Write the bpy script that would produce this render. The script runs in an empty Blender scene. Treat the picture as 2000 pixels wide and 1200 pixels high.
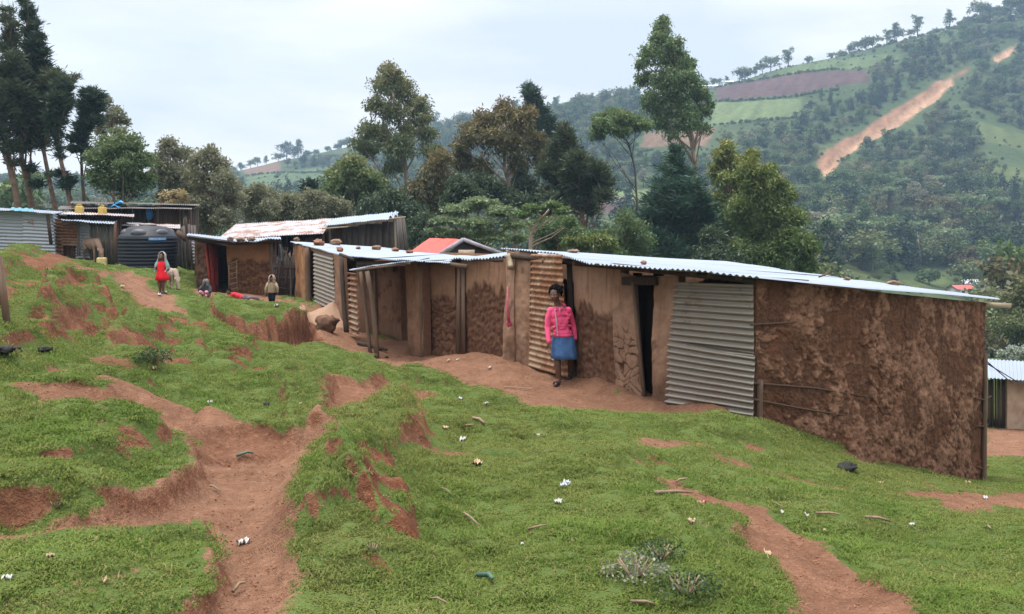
import bpy, bmesh, math, random
import numpy as np
from mathutils import Vector, Matrix

SC = bpy.context.scene
COL = SC.collection
RNG = np.random.default_rng(7)
random.seed(7)

# ------------------------------------------------------------------ camera, sky, sun, exposure
F = 1732.0                 # focal length in photo pixels (2000 wide)
HOR = 440.0                # photo row of the horizon
cam_d = bpy.data.cameras.new("camera")
cam = bpy.data.objects.new("camera", cam_d)
COL.objects.link(cam)
cam.location = (0, 0, 0)
cam.rotation_euler = (math.radians(90), 0, 0)
cam_d.sensor_width = 36.0
cam_d.lens = 36.0 * F / 2000.0
cam_d.shift_y = -(600.0 - HOR) / 2000.0
cam_d.clip_start = 0.1
cam_d.clip_end = 6000
SC.camera = cam

SUN_EL, SUN_AZ = math.radians(78), math.radians(285)   # azimuth clockwise from +Y
W = bpy.data.worlds.new("World")
SC.world = W
W.use_nodes = True
nt = W.node_tree
nt.nodes.clear()
def wn(t, **k):
    n = nt.nodes.new(t)
    for a, b in k.items():
        setattr(n, a, b)
    return n
sky = wn('ShaderNodeTexSky', sky_type='NISHITA', sun_disc=False)
sky.sun_elevation = SUN_EL
sky.sun_rotation = SUN_AZ
sky.altitude = 2000
bg1 = wn('ShaderNodeBackground'); bg1.inputs[1].default_value = 0.11
nt.links.new(sky.outputs[0], bg1.inputs[0])
tc = wn('ShaderNodeTexCoord')
mp = wn('ShaderNodeMapping'); mp.inputs['Scale'].default_value = (1.0, 1.0, 4.2)
nt.links.new(tc.outputs['Generated'], mp.inputs[0])
nz = wn('ShaderNodeTexNoise'); nz.inputs['Scale'].default_value = 2.9; nz.inputs['Detail'].default_value = 5; nz.inputs['Roughness'].default_value = 0.5
nt.links.new(mp.outputs[0], nz.inputs['Vector'])
cr = wn('ShaderNodeValToRGB')
cr.color_ramp.elements[0].position = 0.40; cr.color_ramp.elements[0].color = (0.76, 0.815, 0.885, 1)
cr.color_ramp.elements[1].position = 0.60; cr.color_ramp.elements[1].color = (1.0, 1.0, 1.0, 1)
nt.links.new(nz.outputs[0], cr.inputs[0])
sx = wn('ShaderNodeSeparateXYZ'); nt.links.new(tc.outputs['Generated'], sx.inputs[0])
mr = wn('ShaderNodeMapRange'); mr.inputs[1].default_value = 0.22; mr.inputs[2].default_value = 1.0
mr.inputs[3].default_value = 0.545; mr.inputs[4].default_value = 2.15
nt.links.new(sx.outputs[2], mr.inputs[0])
bg2 = wn('ShaderNodeBackground')
nt.links.new(cr.outputs[0], bg2.inputs[0]); nt.links.new(mr.outputs[0], bg2.inputs[1])
nz2 = wn('ShaderNodeTexNoise'); nz2.inputs['Scale'].default_value = 1.1; nz2.inputs['Detail'].default_value = 4
nt.links.new(mp.outputs[0], nz2.inputs['Vector'])
mr2 = wn('ShaderNodeMapRange'); mr2.inputs[1].default_value = 0.3; mr2.inputs[2].default_value = 0.5
mr2.inputs[3].default_value = 0.93; mr2.inputs[4].default_value = 1.0
nt.links.new(nz2.outputs[0], mr2.inputs[0])
mxw = wn('ShaderNodeMixShader')
nt.links.new(mr2.outputs[0], mxw.inputs[0]); nt.links.new(bg1.outputs[0], mxw.inputs[1]); nt.links.new(bg2.outputs[0], mxw.inputs[2])
wo = wn('ShaderNodeOutputWorld'); nt.links.new(mxw.outputs[0], wo.inputs[0])

sun_d = bpy.data.lights.new("sun", 'SUN')
sun_d.energy = 2.6
sun_d.angle = math.radians(24)
sun_d.color = (1.0, 0.95, 0.88)
sun = bpy.data.objects.new("sun", sun_d); COL.objects.link(sun)
sd = Vector((math.sin(SUN_AZ) * math.cos(SUN_EL), math.cos(SUN_AZ) * math.cos(SUN_EL), math.sin(SUN_EL)))
sun.rotation_euler = sd.to_track_quat('Z', 'Y').to_euler()

SC.view_settings.view_transform = 'Standard'
SC.view_settings.look = 'None'
SC.view_settings.exposure = 0.9
SC.view_settings.gamma = 1.0
SC.cycles.max_bounces = 6
SC.cycles.diffuse_bounces = 3
SC.cycles.glossy_bounces = 2
SC.cycles.transmission_bounces = 3
SC.cycles.volume_bounces = 0
SC.cycles.caustics_reflective = False
SC.cycles.caustics_refractive = False
SC.cycles.use_denoising = True

# ------------------------------------------------------------------ maths helpers
def P(px, py, Y):
    """world point seen at photo pixel (px,py) and at real depth Y"""
    return np.array([(px - 1000.0) / F * Y, Y, (HOR - py) / F * Y])

def ray(px, py):
    return np.array([(px - 1000.0) / F, 1.0, (HOR - py) / F])

def onplane(px, py, pt, n):
    d = ray(px, py)
    return d * (np.dot(pt, n) / np.dot(d, n))

def unit(v):
    v = np.asarray(v, float)
    return v / (np.linalg.norm(v) + 1e-12)

def sstep(a, b, x):
    t = np.clip((x - a) / (b - a), 0, 1)
    return t * t * (3 - 2 * t)

_perm = np.random.default_rng(3).permutation(512)
_grad = np.random.default_rng(4).normal(size=(512, 3)); _grad /= np.linalg.norm(_grad, axis=1)[:, None]
def pnoise(p):
    """gradient noise, p (...,3) -> about -0.7..0.7"""
    p = np.asarray(p, float)
    i = np.floor(p).astype(int); f = p - i
    u = f * f * f * (f * (f * 6 - 15) + 10)
    r = 0
    for dx in (0, 1):
        wx = u[..., 0] if dx else 1 - u[..., 0]
        for dy in (0, 1):
            wy = u[..., 1] if dy else 1 - u[..., 1]
            for dz in (0, 1):
                wz = u[..., 2] if dz else 1 - u[..., 2]
                h = _perm[(_perm[(_perm[(i[..., 0] + dx) & 511] + i[..., 1] + dy) & 511] + i[..., 2] + dz) & 511]
                g = _grad[h]
                r = r + wx * wy * wz * (g[..., 0] * (f[..., 0] - dx) + g[..., 1] * (f[..., 1] - dy) + g[..., 2] * (f[..., 2] - dz))
    return r * 1.5

def fbm(p, octv=4, lac=2.03, gain=0.5):
    p = np.asarray(p, float); a = 1.0; s = 0; t = 0
    for k in range(octv):
        s = s + a * pnoise(p + 17.3 * k); t += a
        p = p * lac; a *= gain
    return s / t

def p3(x, y, z=0.0):
    x = np.asarray(x, float); y = np.asarray(y, float)
    return np.stack(np.broadcast_arrays(x, y, np.asarray(z, float)), -1)

def voro(x, y, seed=0):
    """2-D cellular noise: F1, F2, id"""
    xi = np.floor(x).astype(int); yi = np.floor(y).astype(int)
    f1 = np.full(x.shape, 9.0); f2 = np.full(x.shape, 9.0); cid = np.zeros(x.shape, int)
    for dx in (-1, 0, 1):
        for dy in (-1, 0, 1):
            h = _perm[(_perm[(xi + dx + seed * 31) & 511] + yi + dy) & 511]
            h2 = _perm[(h + 77) & 511]
            cx = xi + dx + (h / 511.0); cy = yi + dy + (h2 / 511.0)
            d = np.hypot(x - cx, y - cy)
            m = d < f1
            f2 = np.where(m, f1, np.minimum(f2, d)); f1 = np.where(m, d, f1); cid = np.where(m, h, cid)
    return f1, f2, cid

# ------------------------------------------------------------------ mesh helpers
def npmesh(name, verts, quads=None, tris=None, mats=(), smooth=False, attrs=None, mat_idx=None):
    me = bpy.data.meshes.new(name)
    verts = np.asarray(verts, np.float32)
    quads = np.zeros((0, 4), np.int32) if quads is None or len(quads) == 0 else np.asarray(quads, np.int32)
    tris = np.zeros((0, 3), np.int32) if tris is None or len(tris) == 0 else np.asarray(tris, np.int32)
    me.vertices.add(len(verts)); me.vertices.foreach_set('co', verts.ravel())
    nl = quads.size + tris.size; npoly = len(quads) + len(tris)
    me.loops.add(nl); me.loops.foreach_set('vertex_index', np.concatenate([quads.ravel(), tris.ravel()]).astype(np.int32))
    me.polygons.add(npoly)
    st = np.concatenate([np.arange(len(quads)) * 4, quads.size + np.arange(len(tris)) * 3]).astype(np.int32)
    me.polygons.foreach_set('loop_start', st)
    if smooth:
        me.polygons.foreach_set('use_smooth', np.ones(npoly, bool))
    if mat_idx is not None:
        me.polygons.foreach_set('material_index', np.asarray(mat_idx, np.int32))
    for m in mats:
        me.materials.append(m)
    for k, v in (attrs or {}).items():
        v = np.asarray(v, np.float32)
        if v.ndim == 1:
            a = me.attributes.new(k, 'FLOAT', 'POINT'); a.data.foreach_set('value', v)
        else:
            a = me.attributes.new(k, 'FLOAT_COLOR', 'POINT')
            a.data.foreach_set('color', np.concatenate([v, np.ones((len(v), 1), np.float32)], 1).ravel())
    me.update(calc_edges=True)
    return me

def tag(o, label=None, cat=None, group=None, kind=None):
    if label: o['label'] = label
    if cat: o['category'] = cat
    if group: o['group'] = group
    if kind: o['kind'] = kind
    return o

def empty(name, loc, label, cat, group=None):
    o = bpy.data.objects.new(name, None); COL.objects.link(o)
    o.empty_display_size = 0.2
    o.location = Vector([float(v) for v in loc])
    return tag(o, label, cat, group)

def parent_origin(p):
    v = Vector((0, 0, 0))
    while p is not None:
        v += p.location; p = p.parent
    return np.array(v)

class MB:
    """collects pieces; build() links ONE mesh object (verts are given in world space)"""
    def __init__(s):
        s.v = []; s.q = []; s.t = []; s.n = 0; s.a = {}
    def add(s, v, quads=(), tris=(), **attrs):
        v = np.asarray(v, float).reshape(-1, 3)
        for k in set(list(s.a) + list(attrs)):
            s.a.setdefault(k, [np.zeros(s.n)] if s.n else [])
            val = attrs.get(k, 0.0)
            s.a[k].append(np.broadcast_to(np.asarray(val, float), (len(v),)).copy())
        s.v.append(v)
        if len(quads): s.q.append(np.asarray(quads, int).reshape(-1, 4) + s.n)
        if len(tris): s.t.append(np.asarray(tris, int).reshape(-1, 3) + s.n)
        s.n += len(v)
        return s
    def hexa(s, c8, **a):
        """8 corners: bottom ring 0-3, top ring 4-7"""
        return s.add(c8, [(0, 3, 2, 1), (4, 5, 6, 7), (0, 1, 5, 4), (1, 2, 6, 5), (2, 3, 7, 6), (3, 0, 4, 7)], **a)
    def box(s, c, size, rz=0.0, ax=None, **a):
        c = np.asarray(c, float); hx, hy, hz = np.asarray(size, float) / 2
        L = np.array([(-hx, -hy, -hz), (hx, -hy, -hz), (hx, hy, -hz), (-hx, hy, -hz), (-hx, -hy, hz), (hx, -hy, hz), (hx, hy, hz), (-hx, hy, hz)])
        if ax is not None:
            R = np.array(ax).T
        else:
            R = np.array([[math.cos(rz), -math.sin(rz), 0], [math.sin(rz), math.cos(rz), 0], [0, 0, 1]])
        return s.hexa(L @ R.T + c, **a)
    def plank(s, p0, p1, w, t, side, **a):
        """bar from p0 to p1, width w along `side`, thickness t"""
        p0 = np.asarray(p0, float); p1 = np.asarray(p1, float)
        d = unit(p1 - p0); side = unit(np.asarray(side, float) - d * np.dot(side, d)); up = np.cross(side, d)
        q = [(-w / 2, -t / 2), (w / 2, -t / 2), (w / 2, t / 2), (-w / 2, t / 2)]
        return s.hexa([p0 + side * x + up * y for x, y in q] + [p1 + side * x + up * y for x, y in q], **a)
    def tube(s, pts, rad, n=8, jit=0.0, cap=True, **a):
        pts = [np.asarray(p, float) for p in pts]
        rad = [rad] * len(pts) if np.isscalar(rad) else list(rad)
        V = []; up = np.array([0.13, 0.27, 0.95]); 
        for i, p in enumerate(pts):
            d = unit((pts[min(i + 1, len(pts) - 1)] - pts[max(i - 1, 0)]))
            if abs(np.dot(d, up)) > 0.95: up = np.array([0.9, 0.3, 0.1])
            x = unit(np.cross(d, up)); y = np.cross(x, d); up = y
            for k in range(n):
                an = 2 * math.pi * k / n
                r = rad[i] * (1 + jit * random.uniform(-1, 1))
                V.append(p + r * (x * math.cos(an) + y * math.sin(an)))
        Q = []
        for i in range(len(pts) - 1):
            for k in range(n):
                Q.append((i * n + k, i * n + (k + 1) % n, (i + 1) * n + (k + 1) % n, (i + 1) * n + k))
        T = []
        if cap:
            V.append(pts[0]); V.append(pts[-1]); c0 = len(V) - 2; c1 = len(V) - 1; o = (len(pts) - 1) * n
            for k in range(n):
                T.append((c0, (k + 1) % n, k)); T.append((c1, o + k, o + (k + 1) % n))
        return s.add(V, Q, T, **a)
    def ell(s, c, r, nu=14, nv=9, R=None, jit=0.0, nseed=0.0, **a):
        c = np.asarray(c, float); r = np.broadcast_to(np.asarray(r, float), (3,))
        V = []
        for j in range(nv + 1):
            th = math.pi * j / nv
            for k in range(nu):
                ph = 2 * math.pi * k / nu
                V.append((math.sin(th) * math.cos(ph), math.sin(th) * math.sin(ph), math.cos(th)))
        V = np.array(V)
        if jit: V = V * (1 + jit * fbm(V * 1.7 + nseed, 3)[:, None] * 2)
        V = V * r
        if R is not None: V = V @ np.asarray(R).T
        Q = [(j * nu + k, (j + 1) * nu + k, (j + 1) * nu + (k + 1) % nu, j * nu + (k + 1) % nu) for j in range(nv) for k in range(nu)]
        return s.add(V + c, Q, **a)
    def grid(s, PG, closed=False, **a):
        """PG (nv,nu,3) grid of points"""
        nv, nu = PG.shape[:2]
        idx = np.arange(nv * nu).reshape(nv, nu)
        Q = np.stack([idx[:-1, :-1], idx[:-1, 1:], idx[1:, 1:], idx[1:, :-1]], -1).reshape(-1, 4)
        return s.add(PG.reshape(-1, 3), Q, **{k: (np.asarray(v).reshape(-1) if not np.isscalar(v) else v) for k, v in a.items()})
    def build(s, name, mat, parent=None, smooth=False, origin=None):
        v = np.concatenate(s.v) if s.v else np.zeros((0, 3))
        if parent is not None: origin = parent_origin(parent)
        elif origin is None:
            lo, hi = v.min(0), v.max(0); origin = np.array([(lo[0] + hi[0]) / 2, (lo[1] + hi[1]) / 2, lo[2]])
        me = npmesh(name, v - origin, np.concatenate(s.q) if s.q else None, np.concatenate(s.t) if s.t else None,
                    [mat] if mat else [], smooth, {k: np.concatenate(x) for k, x in s.a.items()})
        o = bpy.data.objects.new(name, me); COL.objects.link(o)
        if parent is not None: o.parent = parent
        else: o.location = Vector([float(x) for x in origin])
        return o

def recalc(o):
    bm = bmesh.new(); bm.from_mesh(o.data); bmesh.ops.recalc_face_normals(bm, faces=bm.faces); bm.to_mesh(o.data); bm.free()
    return o

# ------------------------------------------------------------------ materials
class NB:
    def __init__(s, name):
        s.m = bpy.data.materials.new(name); s.m.use_nodes = True
        s.t = s.m.node_tree; s.t.nodes.clear()
        s.out = s.n('ShaderNodeOutputMaterial')
    def n(s, t, **k):
        x = s.t.nodes.new(t)
        for a, b in k.items(): setattr(x, a, b)
        return x
    def L(s, a, b): s.t.links.new(a, b)
    def set(s, sock, v):
        if isinstance(v, bpy.types.NodeSocket): s.L(v, sock)
        elif isinstance(v, (tuple, list)) and len(v) == 3 and sock.type == 'RGBA': sock.default_value = (*v, 1)
        else: sock.default_value = v
    def attr(s, name, out=2): return s.n('ShaderNodeAttribute', attribute_name=name).outputs[out]
    def pos(s): return s.n('ShaderNodeNewGeometry').outputs['Position']
    def obj(s): return s.n('ShaderNodeTexCoord').outputs['Object']
    def map(s, v, scale=(1, 1, 1), rot=(0, 0, 0)):
        m = s.n('ShaderNodeMapping'); s.L(v, m.inputs[0]); m.inputs['Scale'].default_value = scale; m.inputs['Rotation'].default_value = rot
        return m.outputs[0]
    def noise(s, v, scale, detail=4, rough=0.55, dist=0.0):
        x = s.n('ShaderNodeTexNoise'); s.L(v, x.inputs['Vector']); x.inputs['Scale'].default_value = scale
        x.inputs['Detail'].default_value = detail; x.inputs['Roughness'].default_value = rough; x.inputs['Distortion'].default_value = dist
        return x.outputs[0]
    def voro(s, v, scale, feature='F1', out=0):
        x = s.n('ShaderNodeTexVoronoi', feature=feature); s.L(v, x.inputs['Vector']); x.inputs['Scale'].default_value = scale
        return x.outputs[out]
    def math(s, op, a, b=0.0, clamp=False):
        x = s.n('ShaderNodeMath', operation=op, use_clamp=clamp); s.set(x.inputs[0], a); s.set(x.inputs[1], b); return x.outputs[0]
    def rng(s, v, a, b, c=0.0, d=1.0, smooth=False):
        x = s.n('ShaderNodeMapRange'); s.set(x.inputs[0], v)
        if smooth: x.interpolation_type = 'SMOOTHSTEP'
        for i, q in enumerate((a, b, c, d)): x.inputs[1 + i].default_value = q
        return x.outputs[0]
    def mix(s, f, a, b, mode='MIX'):
        x = s.n('ShaderNodeMix', data_type='RGBA', blend_type=mode); s.set(x.inputs[0], f); s.set(x.inputs[6], a); s.set(x.inputs[7], b)
        return x.outputs[2]
    def ramp(s, v, stops):
        x = s.n('ShaderNodeValToRGB'); s.L(v, x.inputs[0]); e = x.color_ramp.elements
        while len(e) < len(stops): e.new(0.5)
        for i, (p, c) in enumerate(stops): e[i].position = p; e[i].color = (*c, 1)
        return x.outputs[0]
    def bump(s, h, strength=0.5, dist=0.02):
        x = s.n('ShaderNodeBump'); s.L(h, x.inputs['Height']); x.inputs['Strength'].default_value = strength; x.inputs['Distance'].default_value = dist
        return x.outputs[0]
    def bsdf(s, col, rough=0.9, spec=0.2, metal=0.0, normal=None, **k):
        x = s.n('ShaderNodeBsdfPrincipled'); s.set(x.inputs['Base Color'], col); s.set(x.inputs['Roughness'], rough)
        s.set(x.inputs['Specular IOR Level'], spec); s.set(x.inputs['Metallic'], metal)
        if normal is not None: s.L(normal, x.inputs['Normal'])
        for a, b in k.items(): s.set(x.inputs[a], b)
        s.L(x.outputs[0], s.out.inputs[0])
        return s.m

def mat_plain(name, col, rough=0.85, spec=0.2, var=0.25, scale=6.0, metal=0.0, bump=0.0, bscale=30.0):
    b = NB(name); v = b.obj()
    c = b.mix(b.rng(b.noise(v, scale, 5), 0.3, 0.7), tuple(x * (1 - var) for x in col), tuple(min(1, x * (1 + var)) for x in col))
    nrm = b.bump(b.noise(v, bscale, 4), bump, 0.01) if bump else None
    return b.bsdf(c, rough, spec, metal, nrm)

def mat_mud(name, dark, light, red=(0.15, 0.06, 0.03)):
    """daub: attribute tone 0 = raw dark mud, 1 = pale dried plaster"""
    b = NB(name); v = b.pos(); t = b.attr('tone')
    n1 = b.noise(v, 9, 6, 0.65); n2 = b.noise(v, 45, 4, 0.6); n3 = b.noise(b.map(v, (1, 1, 0.16)), 26, 4)
    tt = b.math('ADD', t, b.rng(n1, 0.2, 0.8, -0.22, 0.22), True)
    c = b.mix(tt, dark, light)
    c = b.mix(b.rng(b.noise(v, 1.7, 3), 0.52, 0.75, 0, 0.45), c, red)
    c = b.mix(b.rng(n2, 0.3, 0.75, 0.0, 0.5), c, b.mix(0.5, c, dark))
    c = b.mix(b.rng(n3, 0.64, 0.74, 0.0, 0.10), c, (0.42, 0.33, 0.22))
    h = b.math('ADD', b.math('MULTIPLY', n1, 0.6), b.math('ADD', b.math('MULTIPLY', n2, 0.5), b.math('MULTIPLY', n3, 0.15)))
    return b.bsdf(c, 0.95, 0.1, 0, b.bump(h, 0.6, 0.015))

def mat_corr(name, base, rust, amount, metal=0.35, rough=0.48, dirt=(0.32, 0.24, 0.16), dirt_amt=0.3):
    b = NB(name); v = b.pos()
    n = b.noise(v, 1.6, 6, 0.7); n2 = b.noise(v, 14, 5, 0.65); n3 = b.noise(v, 0.7, 3)
    f = b.rng(b.math('ADD', n, b.math('MULTIPLY', n2, 0.35)), 0.95 - amount * 0.55, 1.08 - amount * 0.5, 0, 1)
    c = b.mix(b.rng(n3, 0.3, 0.7, 0, 0.5), base, tuple(x * 0.8 for x in base))
    c = b.mix(b.rng(n2, 0.35, 0.8, 0, dirt_amt), c, dirt)
    c = b.mix(f, c, b.mix(b.rng(n2, 0.35, 0.7), rust, tuple(x * 0.45 for x in rust)))
    mt = b.math('MULTIPLY', b.math('SUBTRACT', 1.0, f), metal)
    return b.bsdf(c, b.rng(f, 0, 1, rough, 0.9), 0.3, mt, b.bump(n2, 0.12, 0.01))

def mat_wood(name, col, grey=(0.22, 0.20, 0.19), amt=0.5, zdir=True):
    b = NB(name); v = b.pos()
    sc = (14, 14, 0.9) if zdir else (6, 6, 6)
    n = b.noise(b.map(v, sc), 3, 6, 0.7); n2 = b.noise(v, 2.5, 4); r = b.attr('rnd')
    c = b.mix(b.rng(n2, 0.3, 0.7, amt - 0.3, amt + 0.3), col, grey)
    c = b.mix(b.rng(n, 0.3, 0.75, 0.0, 0.75), c, tuple(x * 0.3 for x in col))
    c = b.mix(b.rng(r, 0, 1, 0.0, 0.6), c, tuple(x * 0.45 for x in col))
    return b.bsdf(c, 0.9, 0.15, 0, b.bump(n, 0.5, 0.01))

def mat_leaf(name, dark, mid, tip, trans=0.27, gloss=0.12):
    """attributes: rnd = per leaf 0..1, hue = per clump / height 0..1 (1 = young tip colour)"""
    b = NB(name); r = b.attr('rnd'); h = b.attr('hue')
    c = b.mix(r, dark, mid)
    c = b.mix(h, c, tip)
    d = b.n('ShaderNodeBsdfDiffuse'); b.L(c, d.inputs[0])
    tr = b.n('ShaderNodeBsdfTranslucent'); b.L(b.mix(0.5, c, tuple(min(1, x * 1.5) for x in mid)), tr.inputs[0])
    g = b.n('ShaderNodeBsdfGlossy'); g.inputs['Roughness'].default_value = 0.45; g.inputs[0].default_value = (0.8, 0.85, 0.9, 1)
    m1 = b.n('ShaderNodeMixShader'); m1.inputs[0].default_value = trans; b.L(d.outputs[0], m1.inputs[1]); b.L(tr.outputs[0], m1.inputs[2])
    m2 = b.n('ShaderNodeMixShader'); m2.inputs[0].default_value = gloss * 0.2; b.L(m1.outputs[0], m2.inputs[1]); b.L(g.outputs[0], m2.inputs[2])
    b.L(m2.outputs[0], b.out.inputs[0])
    return b.m

def mat_cloth(name, col, var=0.2):
    b = NB(name); v = b.obj()
    n = b.noise(v, 10, 4); n2 = b.noise(v, 160, 2)
    c = b.mix(b.rng(n, 0.3, 0.7), tuple(x * (1 - var) for x in col), tuple(min(1, x * (1 + var)) for x in col))
    h = b.math('ADD', n, b.math('MULTIPLY', n2, 0.3))
    return b.bsdf(c, 0.9, 0.15, 0, b.bump(h, 0.35, 0.02))

M = {}
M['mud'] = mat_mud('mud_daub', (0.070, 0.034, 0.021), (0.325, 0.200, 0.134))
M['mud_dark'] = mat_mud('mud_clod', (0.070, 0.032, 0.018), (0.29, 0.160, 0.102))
M['mud_red'] = mat_mud('mud_red', (0.066, 0.030, 0.018), (0.245, 0.140, 0.088))
M['mud_orange'] = mat_mud('mud_orange', (0.070, 0.032, 0.018), (0.34, 0.175, 0.085))
M['roof'] = mat_corr('roof_sheet', (0.27, 0.315, 0.39), (0.30, 0.20, 0.13), 0.17, 0.3, 0.5, dirt=(0.30, 0.28, 0.27), dirt_amt=0.35)
M['roof_old'] = mat_corr('roof_sheet_old', (0.36, 0.37, 0.40), (0.26, 0.12, 0.07), 0.60, 0.2, 0.55, dirt_amt=0.2)
M['roof_dark'] = mat_corr('roof_sheet_dark', (0.10, 0.09, 0.09), (0.10, 0.05, 0.035), 0.4, 0.1, 0.7)
M['corr'] = mat_corr('wall_sheet', (0.25, 0.228, 0.20), (0.24, 0.16, 0.10), 0.34, 0.3, 0.5, dirt_amt=0.42)
M['corr_rust'] = mat_corr('wall_sheet_rust', (0.32, 0.21, 0.135), (0.25, 0.115, 0.058), 0.72, 0.15, 0.65, dirt_amt=0.6)
M['corr_grey'] = mat_corr('wall_sheet_grey', (0.33, 0.35, 0.40), (0.28, 0.15, 0.09), 0.30, 0.3, 0.5, dirt_amt=0.25)
M['corr_red'] = mat_corr('roof_sheet_red', (0.42, 0.050, 0.038), (0.30, 0.05, 0.03), 0.2, 0.0, 0.6, dirt=(0.45, 0.12, 0.09), dirt_amt=0.4)
M['wood'] = mat_wood('weathered_wood', (0.15, 0.088, 0.055), (0.17, 0.14, 0.12), 0.3)
M['wood_dark'] = mat_wood('dark_wood', (0.060, 0.038, 0.026), (0.08, 0.065, 0.055))
M['wood_grey'] = mat_wood('grey_plank', (0.12, 0.085, 0.07), (0.17, 0.155, 0.15), 0.7)
M['wood_rust'] = mat_wood('brown_plank', (0.13, 0.062, 0.035), (0.10, 0.075, 0.06), 0.3)
M['wood_pale'] = mat_wood('pale_wood', (0.42, 0.32, 0.21), (0.36, 0.31, 0.25), 0.4, False)
M['stick'] = mat_wood('stick_wood', (0.30, 0.20, 0.12), (0.25, 0.2, 0.16), 0.4, False)
M['door_red'] = mat_plain('red_door_paint', (0.30, 0.040, 0.022), 0.6, 0.3)
M['bark'] = mat_plain('bark', (0.13, 0.085, 0.060), 0.95, 0.1, 0.45, 3.0, 0, 0.6, 12)
M['bark_pale'] = mat_plain('bark_pale', (0.26, 0.19, 0.145), 0.9, 0.1, 0.4, 2.0, 0, 0.4, 10)
M['bark_dark'] = mat_plain('bark_dark', (0.075, 0.055, 0.045), 0.95, 0.1, 0.4, 3.0)
M['skin'] = mat_plain('dark_skin', (0.105, 0.052, 0.034), 0.45, 0.5, 0.15, 4)
M['hair'] = mat_plain('black_hair', (0.006, 0.005, 0.005), 1.0, 0.03, 0.3, 30, 0, 0.8, 120)
M['tank'] = mat_plain('black_tank_plastic', (0.006, 0.008, 0.014), 0.55, 0.3, 0.3, 2)
M['white'] = mat_plain('white_plastic', (0.40, 0.39, 0.37), 0.6, 0.3, 0.12, 20)
M['stone'] = mat_plain('roof_stone', (0.20, 0.135, 0.095), 0.95, 0.1, 0.45, 9, 0, 0.7, 25)
M['stone_red'] = mat_plain('red_brick_stone', (0.21, 0.105, 0.068), 0.95, 0.1, 0.4, 9, 0, 0.7, 25)
# ------------------------------------------------------------------ terrain height
class TPS:
    def __init__(s, pts, org=(0, -4.0), ku=3.0):
        s.org = org; s.ku = ku
        pts = np.array(pts, float)
        c = s.co(pts[:, 0], pts[:, 1]); n = len(c)
        A = np.zeros((n + 3, n + 3)); r = np.linalg.norm(c[:, None] - c[None], axis=-1)
        A[:n, :n] = s.k(r) + np.eye(n) * 0.004; A[:n, n] = 1; A[:n, n + 1:] = c; A[n, :n] = 1; A[n + 1:, :n] = c.T
        b = np.zeros(n + 3); b[:n] = pts[:, 2]
        s.w = np.linalg.solve(A, b); s.c = c
    @staticmethod
    def k(r):
        return r * r * np.log(r + 1e-9)
    def co(s, x, y):
        dx = x - s.org[0]; dy = y - s.org[1]
        return np.stack([s.ku * np.arctan2(dx, dy), 1.6 * np.log(np.hypot(dx, dy) + 0.5)], -1)
    def __call__(s, x, y):
        x = np.asarray(x, float); sh = x.shape
        c = s.co(x.ravel(), np.asarray(y, float).ravel()); out = np.zeros(len(c)); n = len(s.c)
        for i in range(0, len(c), 20000):
            q = c[i:i + 20000]; r = np.linalg.norm(q[:, None] - s.c[None], axis=-1)
            out[i:i + 20000] = s.k(r) @ s.w[:n] + s.w[n] + q @ s.w[n + 1:]
        return out.reshape(sh)

near_px = [  # photo x, y, depth
 (0,1200,3.3),(500,1200,3.5),(1000,1200,3.6),(1500,1200,3.7),(2000,1200,3.8),
 (0,1050,4.1),(450,1000,4.8),(580,900,6.2),(0,750,6.3),(200,760,6.6),(380,880,6.0),(0,900,5.0),
 (20,640,8),(0,560,12),(0,508,20),(60,498,24),(60,503,33),(105,510,33),(140,545,18),(100,600,11.5),(200,660,10.5),
 (100,690,8.2),(300,700,9.5),(330,620,15),(230,600,14),(250,540,24),(200,520,31),(290,522,31.5),(315,572,24),(400,568,27),
 (420,570,29.5),(545,580,29),(330,590,20),(450,605,21),(590,625,19.5),(560,668,17.5),(640,642,20),(530,600,24),(620,592,25),
 (500,700,11.5),(640,700,12),(560,760,9),(450,830,7),(380,850,6.5),(700,765,10),(820,775,10.5),(640,830,7.5),(750,815,7.8),
 (850,835,8.2),(730,690,17.8),(800,702,17),(900,735,14.5),(1000,772,12.3),(1040,797,11),(1200,808,11),(1300,817,11),
 (1100,755,13.6),(1000,700,15.4),(900,690,16.6),(1160,748,13.6),(1250,800,12.4),(1390,808,11.7),
 (1470,822,11.2),(1600,862,12.1),(1700,897,13),(1800,925,13.9),(1920,937,15),(1960,930,16.5),(1960,860,26),(1960,832,30),(2000,832,30),
 (1800,940,11),(2000,962,12),(1660,918,10),(1500,900,9),(1300,930,7),(1500,1000,6.2),(1750,1050,6),(2000,1050,6.5),
 (1700,1120,4.8),(1200,1100,4.4),(900,1050,4.85),(800,950,6.0),(700,920,5.5),(620,1000,4.5),(600,1100,3.9),(500,1100,4.0),
 (200,1100,3.8),(250,1000,4.4),(200,850,5.4),(350,920,5.3),(1000,860,8.0),(1150,860,8.2),(1300,860,8.8),(950,1000,5.55)]
near_w = [(0,0,-1.52),(-5,0,-1.0),(5,0,-1.9),(-10,5,-.5),(-14,14,-.5),(-25,30,-.7),(10,5,-2.5),(16,10,-4.2),(22,20,-6.0),(0,-3,-1.5),(-6,-3,-1.2),(6,-3,-1.9),
 (8.9,22,-5.6),(2.8,24,-4.2),(-1.7,30,-3.8),(-5.5,33,-3.2),(-11.5,40,-2.4),(-18,45,-1.7),(-26,50,-1.3),(-38,50,-1.0),(21,40,-8.2),(8,45,-6.8),(-3,50,-6.0),(-13,55,-4.5),
 (-35,65,-2.5),(0,70,-9),(40,70,-11)]
TN = TPS([tuple(P(*q)) for q in near_px] + near_w)

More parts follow.
